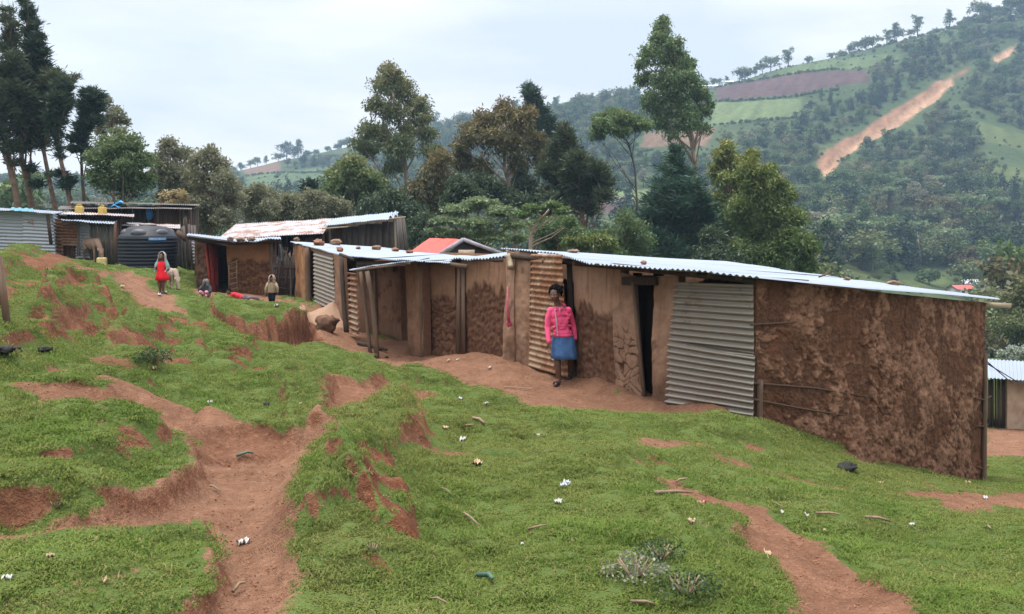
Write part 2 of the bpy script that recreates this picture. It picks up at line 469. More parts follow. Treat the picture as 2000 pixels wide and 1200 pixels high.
far_px = [(1750,548,190),(1880,572,195),(1650,520,185),(1500,520,170),(1800,400,290),(1640,335,340),(1860,152,440),(1980,95,480),(1995,25,530),(1800,70,535),
 (1540,130,525),(1420,165,520),(1450,220,440),(1350,280,400),(1250,380,330),(1180,408,290),(1150,445,260),(1700,300,370),(1900,330,330),(1960,200,410),
 (1250,200,540),(1150,215,560),(1000,240,600),(870,262,640),(690,285,660),(560,312,660),(450,338,640),(200,372,600),(0,380,600),(500,355,540),(640,345,560),(600,385,470),(800,380,400),(1000,350,400),
 (900,440,250),(600,440,260),(300,425,300),(0,425,300),(-600,420,500),(-600,430,250),(2600,-60,560),(2600,200,430),(2600,420,290),(2600,560,200),(2100,560,200)]
far_w = [(60,70,-11),(0,70,-9),(-35,65,-2.5),(0,120,-14),(50,120,-14),(-60,120,-10),(110,120,-16),(-120,100,-4),(130,70,-14)]
# the slopes behind the skyline fall away again
for px, py, Y in ((1995,25,530),(1540,130,525),(1250,200,540),(870,262,640),(450,338,640),(0,380,600),(2600,-60,560),(-600,420,500)):
    q = P(px, py, Y); far_w.append((q[0] * 1.35, q[1] * 1.35, q[2] - 28)); far_w.append((q[0] * 2.6, q[1] * 2.6, q[2] - 120))
TF = TPS([tuple(P(*q)) for q in far_px] + far_w)

def base_h(x, y):
    x = np.asarray(x, float); y = np.asarray(y, float)
    r = np.hypot(x, y + 4)
    w = sstep(48, 72, r)
    zn = np.zeros(x.shape); zf = np.zeros(x.shape)
    m = w < 1
    if m.any(): zn[m] = TN(x[m], y[m])
    m = w > 0
    if m.any(): zf[m] = TF(x[m], y[m]) + (1.2 * fbm(p3(x[m] / 25, y[m] / 25, 2), 4)) * sstep(60, 120, r[m])
    return zn * (1 - w) + zf * w

def hit(pix, h=base_h, t0=1.8, t1=800, n=900):
    """where the rays through these photo pixels first meet the ground"""
    pix = np.asarray(pix, float).reshape(-1, 2)
    ts = np.exp(np.linspace(math.log(t0), math.log(t1), n))
    X = (pix[:, 0:1] - 1000) / F * ts; Y = np.broadcast_to(ts, X.shape); Z = (HOR - pix[:, 1:2]) / F * ts
    below = Z < h(X, Y)
    k = np.argmax(below, 1); k = np.where(below.any(1), k, n - 1)
    lo = ts[np.maximum(k - 1, 0)]; hi = ts[k]
    for _ in range(14):
        mid = (lo + hi) / 2
        b = (HOR - pix[:, 1]) / F * mid < h((pix[:, 0] - 1000) / F * mid, mid)
        hi = np.where(b, mid, hi); lo = np.where(b, lo, mid)
    return np.stack([(pix[:, 0] - 1000) / F * hi, hi, h((pix[:, 0] - 1000) / F * hi, hi)], -1)

def poly_sd(x, y, poly):
    """signed distance to a polygon, positive inside"""
    poly = np.asarray(poly); d = np.full(x.shape, 1e9); ins = np.zeros(x.shape, bool)
    n = len(poly)
    for i in range(n):
        a = poly[i]; b = poly[(i + 1) % n]; e = b - a
        t = np.clip(((x - a[0]) * e[0] + (y - a[1]) * e[1]) / (e @ e + 1e-12), 0, 1)
        d = np.minimum(d, np.hypot(x - a[0] - t * e[0], y - a[1] - t * e[1]))
        c = (a[1] > y) != (b[1] > y)
        with np.errstate(divide='ignore', invalid='ignore'):
            ins ^= c & (x < a[0] + (y - a[1]) / (b[1] - a[1] + 1e-12) * e[0])
    return np.where(ins, d, -d)

# bare-earth shapes seen in the photo: polygon (photo px), depth step, edge width, soil amount, red amount
SOIL = [
 ([(-60,1035),(100,1012),(200,995),(330,950),(395,915),(385,880),(440,882),(520,878),(590,868),(612,850),(632,858),(600,905),(560,955),(540,1010),(555,1080),(560,1140),(520,1210),(410,1210),(436,1120),(428,1045),(405,1014),(300,1022),(150,1052),(-60,1078)], -.065, .09, 1, .1),
 ([(35,748),(150,748),(200,762),(270,772),(350,800),(352,832),(300,836),(240,816),(170,790),(75,757)], -.05, .08, .95, .35),
 ([(95,702),(200,728),(330,765),(420,818),(480,838),(500,858),(480,872),(385,876),(372,846),(285,832),(260,780),(180,745),(100,722)], -.04, .07, .9, .25),
 ([(376,846),(450,838),(520,842),(575,868),(560,880),(470,884),(395,884)], -.06, .05, 1, .5),
 ([(590,708),(640,718),(700,738),(765,742),(822,752),(842,775),(800,797),(740,810),(680,808),(645,800),(632,765),(655,745),(600,726)], -.13, .10, 1, .45),
 ([(712,905),(758,918),(800,955),(842,1000),(850,1040),(800,1055),(762,1022),(722,975)], -.07, .06, 1, 1.0),
 ([(786,812),(828,800),(848,845),(836,872),(800,850)], -.05, .06, .95, .9),
 ([(720,1090),(760,1100),(775,1130),(730,1125)], -.02, .05, .7, .8),
 ([(1265,930),(1345,958),(1440,978),(1500,1012),(1600,1058),(1700,1118),(1810,1210),(1610,1210),(1560,1120),(1495,1088),(1455,1052),(1458,1020),(1380,988),(1290,950)], -.05, .10, 1, .3),
 ([(1740,958),(1830,964),(2080,962),(2080,992),(1870,990),(1838,974)], -.03, .1, .95, .2),
 ([(1260,858),(1330,862),(1380,868),(1340,876),(1275,872)], -.03, .1, .9, .2),
 ([(1225,888),(1290,884),(1305,902),(1270,910)], -.05, .06, .9, .8),
 ([(1440,862),(1490,868),(1520,880),(1470,882)], -.05, .07, .7, .6),
 ([(1660,880),(1720,900),(1700,906),(1650,890)], -.02, .1, .6, .3),
 ([(5,502),(60,500),(132,508),(150,545),(120,552),(70,532),(20,522)], -.18, .15, 1, .9),
 ([(-40,545),(30,540),(70,560),(40,572),(-40,590)], -.1, .12, .9, .7),
 ([(105,585),(160,590),(205,615),(225,640),(180,655),(120,668),(85,655),(150,640),(165,620)], -.14, .12, 1, .9),
 ([(200,690),(240,668),(300,672),(345,690),(400,694),(400,706),(330,704),(260,700)], -.08, .08, .85, .8),
 ([(310,640),(340,640),(350,680),(320,690)], -.06, .07, .8, .9),
 ([(450,698),(500,702),(520,722),(500,734),(468,722)], -.06, .08, .85, .9),
 ([(215,532),(250,530),(285,556),(330,570),(350,606),(325,612),(285,596),(250,565)], -.08, .15, 1, .1),
 ([(255,578),(300,592),(330,612),(400,630),(460,665),(445,668),(380,645),(310,622),(270,604)], -.10, .12, .9, .9),
 ([(412,622),(440,622),(470,630),(520,638),(555,636),(600,622),(616,628),(620,662),(560,672),(500,658),(450,645)], -.60, .06, 1, .7),
 ([(380,562),(440,566),(500,575),(560,588),(600,600),(620,616),(560,604),(500,594),(440,582),(385,572)], -.05, .2, .95, .1),
 ([(140,512),(200,528),(260,535),(300,545),(260,548),(190,536),(140,526)], -.06, .15, .8, .4),
 ([(600,600),(640,600),(700,640),(740,680),(800,690),(985,686),(1040,712),(1110,735),(1170,750),(1232,790),(1300,790),(1430,808),(1400,818),(1300,818),(1225,808),(1042,797),(992,768),(930,746),(860,722),(790,707),(735,702),(690,690),(640,668),(612,655),(600,630)], -.02, .12, 1, .1),
 ([(1215,800),(1330,800),(1330,690),(1215,690)], .0, .2, 1, .1),
 ([(705,668),(802,668),(802,714),(705,714)], .0, .1, 1, .1),
 ([(1932,838),(2150,838),(2150,900),(2010,893),(1932,888)], -.02, .2, 1, .1),
]
SOILW = []
for pix, dz, ew, s, red in SOIL:
    SOILW.append((hit(pix, t1=60, n=500)[:, :2], dz, ew, s, red))

MOUND = [
 ([(30,600),(100,572),(165,578),(205,602),(218,635),(170,650),(100,645),(45,632)], .26, .22),
 ([(-40,520),(60,497),(132,506),(145,535),(60,528),(-40,545)], .22, .2),
 ([(195,662),(250,642),(335,640),(350,668),(300,680),(215,682)], .18, .14),
 ([(350,652),(450,658),(505,690),(470,700),(380,692)], .16, .16),
 ([(630,845),(700,815),(790,803),(836,830),(800,900),(745,900),(690,950),(610,1010),(592,960),(615,890)], .20, .34),
 ([(400,800),(500,800),(580,828),(592,850),(520,842),(400,842),(372,822)], .03, .08),
 ([(-80,750),(100,785),(300,848),(388,900),(385,940),(200,992),(-80,1005)], .05, .09),
 ([(-80,1092),(150,1056),(300,1027),(405,1019),(428,1050),(425,1120),(395,1210),(-80,1240)], .05, .08),
 ([(1300,822),(1380,816),(1460,826),(1540,850),(1470,868),(1350,846)], .10, .25),
 ([(1060,800),(1200,808),(1300,822),(1290,850),(1150,840),(1060,820)], .07, .2),
 ([(610,690),(700,700),(760,712),(700,722),(640,708)], .10, .2),
 ([(1180,1060),(1330,1040),(1420,1080),(1440,1140),(1300,1160)], .08, .3),
 ([(860,800),(1000,790),(1050,815),(980,840),(870,830)], .08, .25),
 ([(1480,950),(1700,970),(1800,1020),(1650,1030),(1500,1000)], .07, .3),
]
LIPS = [  # cut banks: high along one edge, fading back into the slope
 ([(380,872),(440,880),(520,880),(578,872),(585,850),(560,790),(480,770),(400,790),(365,840)], .055, .03, .45),
 ([(642,806),(632,768),(655,745),(600,735),(550,765),(580,812)], .15, .04, .45),
 ([(800,800),(838,850),(836,872),(780,855),(730,825)], .13, .05, .5),
 ([(712,888),(772,930),(802,985),(806,1050),(740,1020),(670,955),(650,900)], .15, .05, .5),
 ([(80,655),(130,668),(180,656),(228,640),(205,605),(160,575),(90,580)], .20, .06, .9),
 ([(200,690),(260,702),(345,702),(402,700),(380,660),(300,640),(220,655)], .13, .05, .7),
 ([(-80,1004),(100,1004),(200,992),(330,948),(395,914),(384,880),(300,840),(100,800),(-80,800)], .06, .04, .35),
 ([(-80,1086),(150,1055),(300,1025),(405,1016),(430,1050),(426,1120),(398,1210),(-80,1300)], .07, .04, .4),
 ([(1455,1052),(1458,1022),(1400,1000),(1340,1010),(1380,1060)], .06, .04, .3),
 ([(412,622),(450,638),(495,651),(545,643),(604,624),(560,592),(420,588)], .24, .05, .9),
 ([(560,838),(600,850),(622,850),(640,830),(560,815)], .10, .04, .4),
 ([(960,692),(1120,738),(1235,798),(1300,802),(1425,817),(1440,795),(1300,765),(1235,755),(1120,712),(985,678)], .13, .22, 0),
]
MOUNDW = [(hit(q[0], t1=60, n=500)[:, :2], q[1], q[2], q[3] if len(q) > 3 else 0) for q in MOUND + LIPS]

def surface(x, y):
    """height, soil 0..1, red 0..1 of the near ground"""
    x = np.asarray(x, float); y = np.asarray(y, float)
    z = base_h(x, y); soil = np.zeros(x.shape); red = np.zeros(x.shape)
    r = np.hypot(x, y + 4)
    wob = 0.5 * fbm(p3(x * 1.5, y * 1.5, 5), 4) + 0.35 * fbm(p3(x * 6, y * 6, 9), 3)
    near = r < 60
    for poly, dz, ew, L_ in MOUNDW:
        lo = poly.min(0) - 1.5; hi = poly.max(0) + 1.5
        m = (x > lo[0]) & (x < hi[0]) & (y > lo[1]) & (y < hi[1])
        if m.any():
            sd = poly_sd(x[m], y[m], poly) + wob[m] * min(.25, ew * 3)
            z[m] += dz * (.95 * (1 + 1.1 * wob[m]) if L_ else 1) * sstep(-ew, ew, sd) * (np.exp(-np.maximum(sd, 0) / L_) if L_ else 1)
    for poly, dz, ew, s, rd in SOILW:
        lo = poly.min(0) - 1.2; hi = poly.max(0) + 1.2
        m = (x > lo[0]) & (x < hi[0]) & (y > lo[1]) & (y < hi[1])
        if not m.any(): continue
        k = max(0.7, float(np.mean(np.hypot(poly[:, 0], poly[:, 1]))) / 8.0)
        sd = poly_sd(x[m], y[m], poly) + wob[m] * (0.22 if rd > .55 else .32) * min(k, 2)
        w = sstep(-ew, ew, sd)
        z[m] += dz * w
        sw = s * sstep(-ew * 1.2, ew * 0.6, sd + ew * 0.3)
        if rd > .55: sw = sw * sstep(-.12, .20, fbm(p3(x[m] * 2.6, y[m] * 2.6, 61), 4) + .25 * sstep(0, .4, sd))
        red[m] = np.where(sw > soil[m], rd, red[m])
        soil[m] = np.maximum(soil[m], sw)
    # lumps, terracettes and small hollows
    wn_ = near * sstep(1.0, 3.0, r)
    lf = 1.15 + 1.0 * (1 - sstep(-3.5, 0.5, x - 0.15 * y))
    z += wn_ * (0.10 * lf * fbm(p3(x * 0.55, y * 0.55, 1), 4) + (0.090 * lf * fbm(p3(x * 1.7, y * 2.3, 3), 3) + 0.038 * fbm(p3(x * 5.5, y * 5.5, 6), 3)) * (1 - 0.55 * soil))
    tr_ = z * 3.2 + 0.7 * fbm(p3(x * .7, y * .7, 77), 3)
    z += wn_ * 0.05 * lf * (sstep(0.55, 0.95, tr_ - np.floor(tr_)) - (tr_ - np.floor(tr_))) * (1 - soil)
    z += near * soil * (0.020 * fbm(p3(x * 9, y * 9, 8), 4) - 0.030 * np.abs(fbm(p3(x * 3, y * 7, 4), 4)))
    # scattered worn places
    b = fbm(p3(x * 0.9, y * 0.9, 22), 5)
    worn = sstep(0.20, 0.46, b) * 0.62 * near
    soil = np.maximum(soil, worn); red = np.where(worn >= soil, 0.5, red)
    z -= 0.03 * worn
    return z, soil, red

def H(x, y):
    return surface(np.atleast_1d(np.asarray(x, float)), np.atleast_1d(np.asarray(y, float)))[0]

def ground_at(px, py, t1=70):
    """point on the finished near ground under a photo pixel"""
    q = hit([(px, py)], h=lambda a, b: surface(a, b)[0], t1=t1, n=350)[0]
    return q

def fan(r0, r1, nr, a0, a1, na, org=(0, -4.0)):
    r = np.exp(np.linspace(math.log(r0), math.log(r1), nr)); a = np.radians(np.linspace(a0, a1, na))
    A, R = np.meshgrid(a, r)
    return org[0] + R * np.sin(A), org[1] + R * np.cos(A)

def sheet(name, X, Y, Z, mat, attrs):
    nr, na = X.shape
    idx = np.arange(nr * na).reshape(nr, na)
    q = np.stack([idx[:-1, :-1], idx[:-1, 1:], idx[1:, 1:], idx[1:, :-1]], -1).reshape(-1, 4)
    me = npmesh(name, np.stack([X, Y, Z], -1).reshape(-1, 3), q[:, ::-1], None, [mat], True, attrs)
    o = bpy.data.objects.new(name, me); COL.objects.link(o); o['kind'] = 'structure'
    return o

def mat_ground():
    b = NB('ground_soil_and_turf'); v = b.pos(); s = b.attr('soil'); rd = b.attr('red')
    n1 = b.noise(v, 3.0, 6, 0.65); n2 = b.noise(v, 22, 5, 0.65); n3 = b.noise(v, 90, 3, 0.6); st = b.noise(b.map(v, (3, 16, 3), (0, 0, 0.5)), 3, 4, 0.6)
    ss = b.math('ADD', s, b.rng(n2, 0.25, 0.75, -0.3, 0.3), True)
    ss = b.rng(ss, 0.35, 0.6, 0, 1, True)
    earth = b.mix(b.rng(n1, 0.3, 0.7), (0.160, 0.084, 0.052), (0.265, 0.145, 0.092))
    redc = b.mix(b.rng(n1, 0.3, 0.7), (0.095, 0.032, 0.016), (0.180, 0.068, 0.036))
    e = b.mix(rd, earth, redc)
    e = b.mix(b.rng(st, 0.45, 0.8, 0, 0.5), e, (0.12, 0.055, 0.032))
    e = b.mix(b.rng(n2, 0.5, 0.8, 0, 0.55), e, (0.38, 0.22, 0.14))
    e = b.mix(b.rng(b.noise(v, 9, 5, .7), 0.48, 0.72, 0, 0.6), e, (0.13, 0.060, 0.035))
    e = b.mix(b.rng(n3, 0.55, 0.75, 0, 0.6), e, (0.09, 0.042, 0.025))
    turf = b.mix(b.rng(n1, 0.3, 0.7), (0.060, 0.095, 0.022), (0.110, 0.145, 0.040))
    turf = b.mix(b.rng(n2, 0.52, 0.78, 0, 0.6), turf, (0.13, 0.10, 0.055))
    c = b.mix(ss, turf, e)
    h = b.math('ADD', b.math('MULTIPLY', n2, 0.7), b.math('ADD', b.math('MULTIPLY', n3, 0.3), b.math('MULTIPLY', st, 0.6)))
    return b.bsdf(c, 0.97, 0.08, 0, b.bump(h, 1.0, 0.055))

gX, gY = fan(4.4, 66, 760, -56, 56, 720)
gZ, gS, gR = surface(gX, gY)
# steep banks lose their turf
def slope_of(X, Y, Z):
    du = np.stack(np.gradient(np.stack([X, Y, Z], -1), axis=1), -1)[..., 0] if False else np.gradient(np.stack([X, Y, Z], -1), axis=1)
    dv = np.gradient(np.stack([X, Y, Z], -1), axis=0)
    n = np.cross(du, dv); n /= np.linalg.norm(n, axis=-1)[..., None] + 1e-9
    return 1 - np.abs(n[..., 2])
gSl = slope_of(gX, gY, gZ)
bank = sstep(0.31, 0.48, gSl + 0.08 * fbm(p3(gX * 3, gY * 3, 40), 3)) * (np.hypot(gX, gY) < 45)
gS = np.maximum(gS, bank * 0.95); gR = np.where(bank > 0.5, np.maximum(gR, 0.7), gR)
ground = sheet('ground', gX, gY, gZ, mat_ground(), {'soil': gS.ravel(), 'red': gR.ravel()})

# ------------------------------------------------------------------ far slopes with their fields
FIELDS = [  # photo polygon, colour code
 ([(1400,172),(1520,150),(1690,138),(1700,160),(1560,185),(1400,196)], 'plough'),
 ([(1380,158),(1480,143),(1500,150),(1400,170)], 'plough'),
 ([(1395,200),(1565,192),(1560,228),(1480,236),(1385,248)], 'crop'),
 ([(1500,140),(1640,118),(1760,106),(1755,124),(1660,135),(1520,148)], 'crop2'),
 ([(1190,372),(1292,368),(1295,392),(1190,396)], 'crop'),
 ([(1060,402),(1240,390),(1245,410),(1150,426),(1060,430)], 'plough'),
 ([(1260,260),(1340,255),(1400,250),(1380,285),(1250,290)], 'brown'),
 ([(470,326),(545,318),(550,335),(480,345)], 'brown'),
 ([(480,345),(600,330),(680,330),(700,350),(560,372),(490,372)], 'crop2'),
 ([(1650,535),(1850,530),(1860,552),(1780,562),(1660,556)], 'lawn'),
 ([(1900,235),(2000,262),(2010,300),(1920,275)], 'lawn'),
 ([(1930,330),(2060,318),(2060,352),(1940,352)], 'lawn'),
 ([(1595,318),(1625,294),(1690,258),(1716,238),(1788,193),(1830,163),(1862,146),(1860,166),(1832,192),(1772,237),(1702,272),(1652,302),(1612,346)], 'scar'),
 ([(1592,318),(1612,296),(1650,270),(1690,254),(1716,234),(1760,206),(1790,188),(1830,160),(1846,158),(1828,176),(1786,205),(1752,230),(1716,250),(1690,262),(1650,286),(1622,318),(1600,330)], 'scar2'),
 ([(1856,150),(1880,138),(1892,132),(1890,140),(1868,154)], 'scar2'),
 ([(1938,112),(1985,86),(1980,99),(1945,122)], 'scar'),
 ([(2040,60),(2150,20),(2150,40),(2050,80)], 'scar'),
]
FC = {'plough': (0.074, 0.047, 0.045), 'brown': (0.13, 0.085, 0.055), 'crop': (0.095, 0.125, 0.055), 'crop2': (0.070, 0.098, 0.042), 'lawn': (0.070, 0.090, 0.036), 'scar': (0.31, 0.19, 0.118), 'scar2': (0.19, 0.105, 0.062)}
FIELDW = [(hit(pix, t0=60, n=500)[:, :2], k) for pix, k in FIELDS]
def field_w(x, y, i):
    poly, k = FIELDW[i]; w = np.zeros(x.shape)
    lo = poly.min(0) - 14; hi = poly.max(0) + 14
    m = (x > lo[0]) & (x < hi[0]) & (y > lo[1]) & (y < hi[1])
    if m.any():
        wob = 7 * fbm(p3(x[m] / 12, y[m] / 12, 3), 4)
        w[m] = sstep(-1.0, 1.0, poly_sd(x[m], y[m], poly) + wob * .3)
    return w
def field_at(x, y):
    code = np.full(x.shape, -1)
    wob = 6 * fbm(p3(x / 14, y / 14, 3), 3)
    for i, (poly, k) in enumerate(FIELDW):
        lo = poly.min(0) - 12; hi = poly.max(0) + 12
        m = (x > lo[0]) & (x < hi[0]) & (y > lo[1]) & (y < hi[1])
        if m.any():
            sd = poly_sd(x[m], y[m], poly) + wob[m] * (0.35 if k != 'scar' else 0.5)
            c = code[m]; c[sd > 0] = i; code[m] = c
    return code
hX, hY = fan(60, 900, 760, -60, 60, 900)
hZ = base_h(hX, hY) 
hZ -= 0.9 * (1 - sstep(62, 66, np.hypot(hX, hY + 4)))
code = field_at(hX, hY)
cov = np.zeros(hX.shape + (3,)); n = fbm(p3(hX / 40, hY / 40, 7), 4)[..., None]
cov[:] = (0.046, 0.068, 0.030); cov += np.clip(n, 0, 1) * np.array((0.06, 0.05, 0.02)); 
for i, (poly, k) in enumerate(FIELDW):
    w_ = field_w(hX, hY, i)[..., None]
    if k[:4] == 'scar': w_ = w_ * sstep(-.50, -.22, fbm(p3(hX / 7, hY / 16, 55), 4))[..., None]
    c_ = np.array(FC[k]) * (1 + (.9 if k[:4] == 'scar' else .6) * fbm(p3(hX / 5 - hY / 9, hY / 40 + hX / 40, i), 4)[..., None])
    cov = cov * (1 - w_) + c_ * w_
hZ = hZ - np.where(np.isin(code, [i for i, f in enumerate(FIELDW) if f[1] == 'scar']), 1.2, 0)
def mat_hill():
    b = NB('hillside_cover'); v = b.pos()
    a = b.n('ShaderNodeAttribute', attribute_name='cover').outputs[0]
    n = b.noise(v, 0.35, 6, 0.7); n2 = b.noise(b.map(v, (1, 0.25, 1), (0, 0, 0.35)), 0.5, 5, 0.6)
    c = b.mix(b.rng(n, 0.3, 0.7, 0, 0.55), a, b.mix(1.0, a, (0.55, 0.5, 0.5), 'MULTIPLY'))
    c = b.mix(b.rng(n2, 0.45, 0.7, 0, 0.35), c, b.mix(1.0, a, (1.5, 1.4, 1.3), 'MULTIPLY'))
    return b.bsdf(c, 0.97, 0.05, 0, b.bump(n, 0.8, 0.8))
hillside = sheet('hillside', hX, hY, hZ, mat_hill(), {'cover': cov.reshape(-1, 3)})
# ------------------------------------------------------------------ building helpers
def bil(bl, br, tr, tl, U, V):
    U = U[..., None]; V = V[..., None]
    return (1 - V) * ((1 - U) * bl + U * br) + V * ((1 - U) * tl + U * tr)

def daub(bl, br, tr, tl, parent, style='plaster', res=0.03, thick=0.14, mat=None, name='mud_wall', seed=0, over=0.5):
    """a mud-and-daub wall panel: front face modelled with its lumps, a plain back"""
    bl, br, tr, tl = [np.asarray(q, float) for q in (bl, br, tr, tl)]
    w = max(np.linalg.norm(br - bl), np.linalg.norm(tr - tl)); h = max(np.linalg.norm(tl - bl), np.linalg.norm(tr - br))
    nu = max(4, int(w / res)); nv = max(6, int(h / res))
    U, V = np.meshgrid(np.linspace(0, 1, nu), np.linspace(0, 1, nv))
    n = unit(np.cross(br - bl, tl - bl))
    if np.dot(n, -(bl + tr) / 2) < 0: n = -n
    G = bil(bl, br, tr, tl, U, V)
    a = U * w + seed * 3.7; c = V * h + seed * 1.3
    q = p3(a, c, seed)
    lumps = fbm(q * 1.3, 4)
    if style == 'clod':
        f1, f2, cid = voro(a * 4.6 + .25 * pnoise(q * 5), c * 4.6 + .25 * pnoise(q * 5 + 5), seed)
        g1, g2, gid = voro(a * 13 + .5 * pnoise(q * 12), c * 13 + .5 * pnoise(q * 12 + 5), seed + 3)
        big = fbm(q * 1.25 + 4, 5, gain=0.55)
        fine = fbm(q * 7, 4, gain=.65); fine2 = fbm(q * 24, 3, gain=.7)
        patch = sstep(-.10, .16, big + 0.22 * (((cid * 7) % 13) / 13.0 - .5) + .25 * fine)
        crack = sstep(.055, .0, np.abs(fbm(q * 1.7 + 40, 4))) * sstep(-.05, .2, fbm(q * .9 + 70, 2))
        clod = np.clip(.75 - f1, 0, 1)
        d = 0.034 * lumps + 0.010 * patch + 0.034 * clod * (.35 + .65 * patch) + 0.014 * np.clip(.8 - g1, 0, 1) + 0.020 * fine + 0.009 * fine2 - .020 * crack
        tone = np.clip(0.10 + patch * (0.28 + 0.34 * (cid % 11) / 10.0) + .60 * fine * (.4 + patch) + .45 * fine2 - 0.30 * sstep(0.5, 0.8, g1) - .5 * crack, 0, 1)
    elif style == 'slab':      # courses of rough lumps with dark gaps, plaster left at the top
        f1, f2, cid = voro(a * 3.0 + .7 * pnoise(q * 4), c * 9 + 1.2 * pnoise(q * 4 + 5), seed)
        g = 1 - sstep(.03, .16, f2 - f1 + .10 * fbm(q * 8, 3))
        t = sstep(-.05, .06, V - over + .12 * fbm(q * 2.5, 3))
        rough = fbm(q * 9, 4)
        d = .03 * lumps + t * .02 + (1 - t) * (-.022 * g + .022 * rough)
        tone = np.clip(t * (.72 + .3 * lumps) + (1 - t) * (.30 + .55 * rough + .25 * ((cid % 7) / 7 - .5) - .40 * g), 0, 1)
    elif style == 'over':      # pale plaster above, raw dark daub below a ragged edge
        fr = fbm(p3(a * 7, c * 0.9, seed + 5), 3)
        edge = over + 0.16 * fr + 0.10 * fbm(p3(a * 1.3, 0 * c, seed), 2)
        t = sstep(-0.03, 0.03, V - edge)
        rough = fbm(q * 11, 4)
        g1, g2, _ = voro(a * 16, c * 11, seed + 3)
        d = 0.03 * lumps + 0.026 * t + (1 - t) * (0.022 * rough + 0.020 * (0.5 - g1)) + t * 0.004 * fr
        streak = sstep(0.12, 0.3, fbm(p3(a * 16, c * 0.7, seed + 8), 3)) * t * 0.4
        tone = np.clip(t * (0.92 + 0.3 * lumps) - streak + (1 - t) * (0.16 + 0.45 * rough), 0, 1)
    elif style == 'crack':
        f1, f2, cid = voro(a * 7 + 1.5 * pnoise(q * 3), c * 7 + 1.5 * pnoise(q * 3 + 5), seed)
        t = sstep(0.25, 0.5, 1 - V + 0.25 * lumps)
        g = 1 - sstep(0.02, 0.10, f2 - f1)
        d = 0.03 * lumps - 0.035 * g * t + 0.010 * fbm(q * 10, 3)
        tone = np.clip(0.78 + 0.3 * lumps - 0.75 * g * t + 0.3 * fbm(q * 6, 3) - 0.12 * t, 0, 1)
    elif style == 'brick':
        row = np.floor(c / 0.22); off = (row % 2) * 0.5 + 0.3 * np.sin(row * 9)
        fx = ((a / 0.42 + off) % 1); fy = (c / 0.22) % 1
        g = np.maximum(sstep(0.42, 0.5, np.abs(fx - 0.5)), sstep(0.36, 0.5, np.abs(fy - 0.5)))
        t = sstep(-0.05, 0.12, fbm(q * 0.8 + 3, 3) + (V - 0.72) * 0.9)
        d = 0.03 * lumps + t * 0.03 + (1 - t) * (-0.03 * g + 0.015 * fbm(q * 8, 3))
        tone = np.clip(t * 0.85 + (1 - t) * (0.32 - 0.4 * g + 0.6 * fbm(p3(np.floor(a / .42 + off) * 3.1, row * 2.3, seed), 2)), 0, 1)
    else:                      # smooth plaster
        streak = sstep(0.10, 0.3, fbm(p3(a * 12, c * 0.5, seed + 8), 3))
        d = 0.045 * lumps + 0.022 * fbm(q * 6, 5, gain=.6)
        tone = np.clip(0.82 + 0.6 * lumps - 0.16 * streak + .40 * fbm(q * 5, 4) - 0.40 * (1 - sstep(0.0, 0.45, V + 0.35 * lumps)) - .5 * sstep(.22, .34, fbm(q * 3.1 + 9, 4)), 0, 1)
    if style != 'clod': d = d - .016 * np.abs(2 * U - 1) ** 9 + .03 * fbm(p3(a * .8, c * .8, seed + 60), 2)
    if style == 'clod':
        er = unit(br - bl); G = G + er * ((np.abs(2 * U - 1) ** 5) * np.sign(U - .5) * .055 * (fbm(p3(c * 2.2, U * 0 + np.round(U), 33), 4) - .15))[..., None]
    G = G + n * d[..., None]
    mb = MB()
    mb.grid(G, tone=tone)
    bk = [q_ - n * thick for q_ in (bl, br, tr, tl)]
    mb.add(bk, [(0, 3, 2, 1)], tone=0.2)
    for edge_pts, b0, b1 in ((G[0], bk[0], bk[1]), (G[-1], bk[3], bk[2]), (G[:, 0], bk[0], bk[3]), (G[:, -1], bk[1], bk[2])):
        k = len(edge_pts); tt = np.linspace(0, 1, k)[:, None]
        mb.grid(np.stack([edge_pts, b0 * (1 - tt) + b1 * tt]), tone=0.45)
    return mb.build(name, mat or M['mud'], parent, smooth=True)

def corr_panel(bl, br, tr, tl, parent, mat, horiz=True, pitch=0.076, amp=0.011, name='metal_sheet', ragged=0.012, seed=0, warp=0.02, laps=()):
    """corrugated sheet; horiz=True: ribs run sideways (waves up the height)"""
    bl, br, tr, tl = [np.asarray(q, float) for q in (bl, br, tr, tl)]
    w = np.linalg.norm(br - bl); h = max(np.linalg.norm(tl - bl), np.linalg.norm(tr - br))
    if horiz: nu, nv = max(6, int(w / 0.12)), max(12, int(h / pitch * 7))
    else: nu, nv = max(12, int(w / pitch * 7)), max(6, int(h / 0.15))
    U, V = np.meshgrid(np.linspace(0, 1, nu), np.linspace(0, 1, nv))
    n = unit(np.cross(br - bl, tl - bl))
    if np.dot(n, -(bl + tr) / 2) < 0: n = -n
    G = bil(bl, br, tr, tl, U, V)
    s = (V * h if horiz else U * w)
    d = amp * np.sin(2 * math.pi * s / pitch) + warp * fbm(p3(U * w * 0.9 + seed, V * h * 0.9, seed), 3)
    for lp in laps: d = d + 0.014 * (V > lp)
    G = G + n * d[..., None]
    if ragged:
        e = ragged * np.sin(2 * math.pi * s / pitch) * (np.abs(U - 0.5) * 2) ** 6 if horiz else 0 * U
        G = G + (unit(br - bl) * (np.sign(U - 0.5) * e)[..., None])
    mb = MB(); mb.grid(G); mb2 = G - n * 0.004
    mb.grid(mb2[:, ::-1])
    idx = [G[0], G[-1], G[:, 0], G[:, -1]]; idx2 = [mb2[0], mb2[-1], mb2[:, 0], mb2[:, -1]]
    for e1, e2 in zip(idx, idx2): mb.grid(np.stack([e1, e2]))
    return mb.build(name, mat, parent, smooth=False)

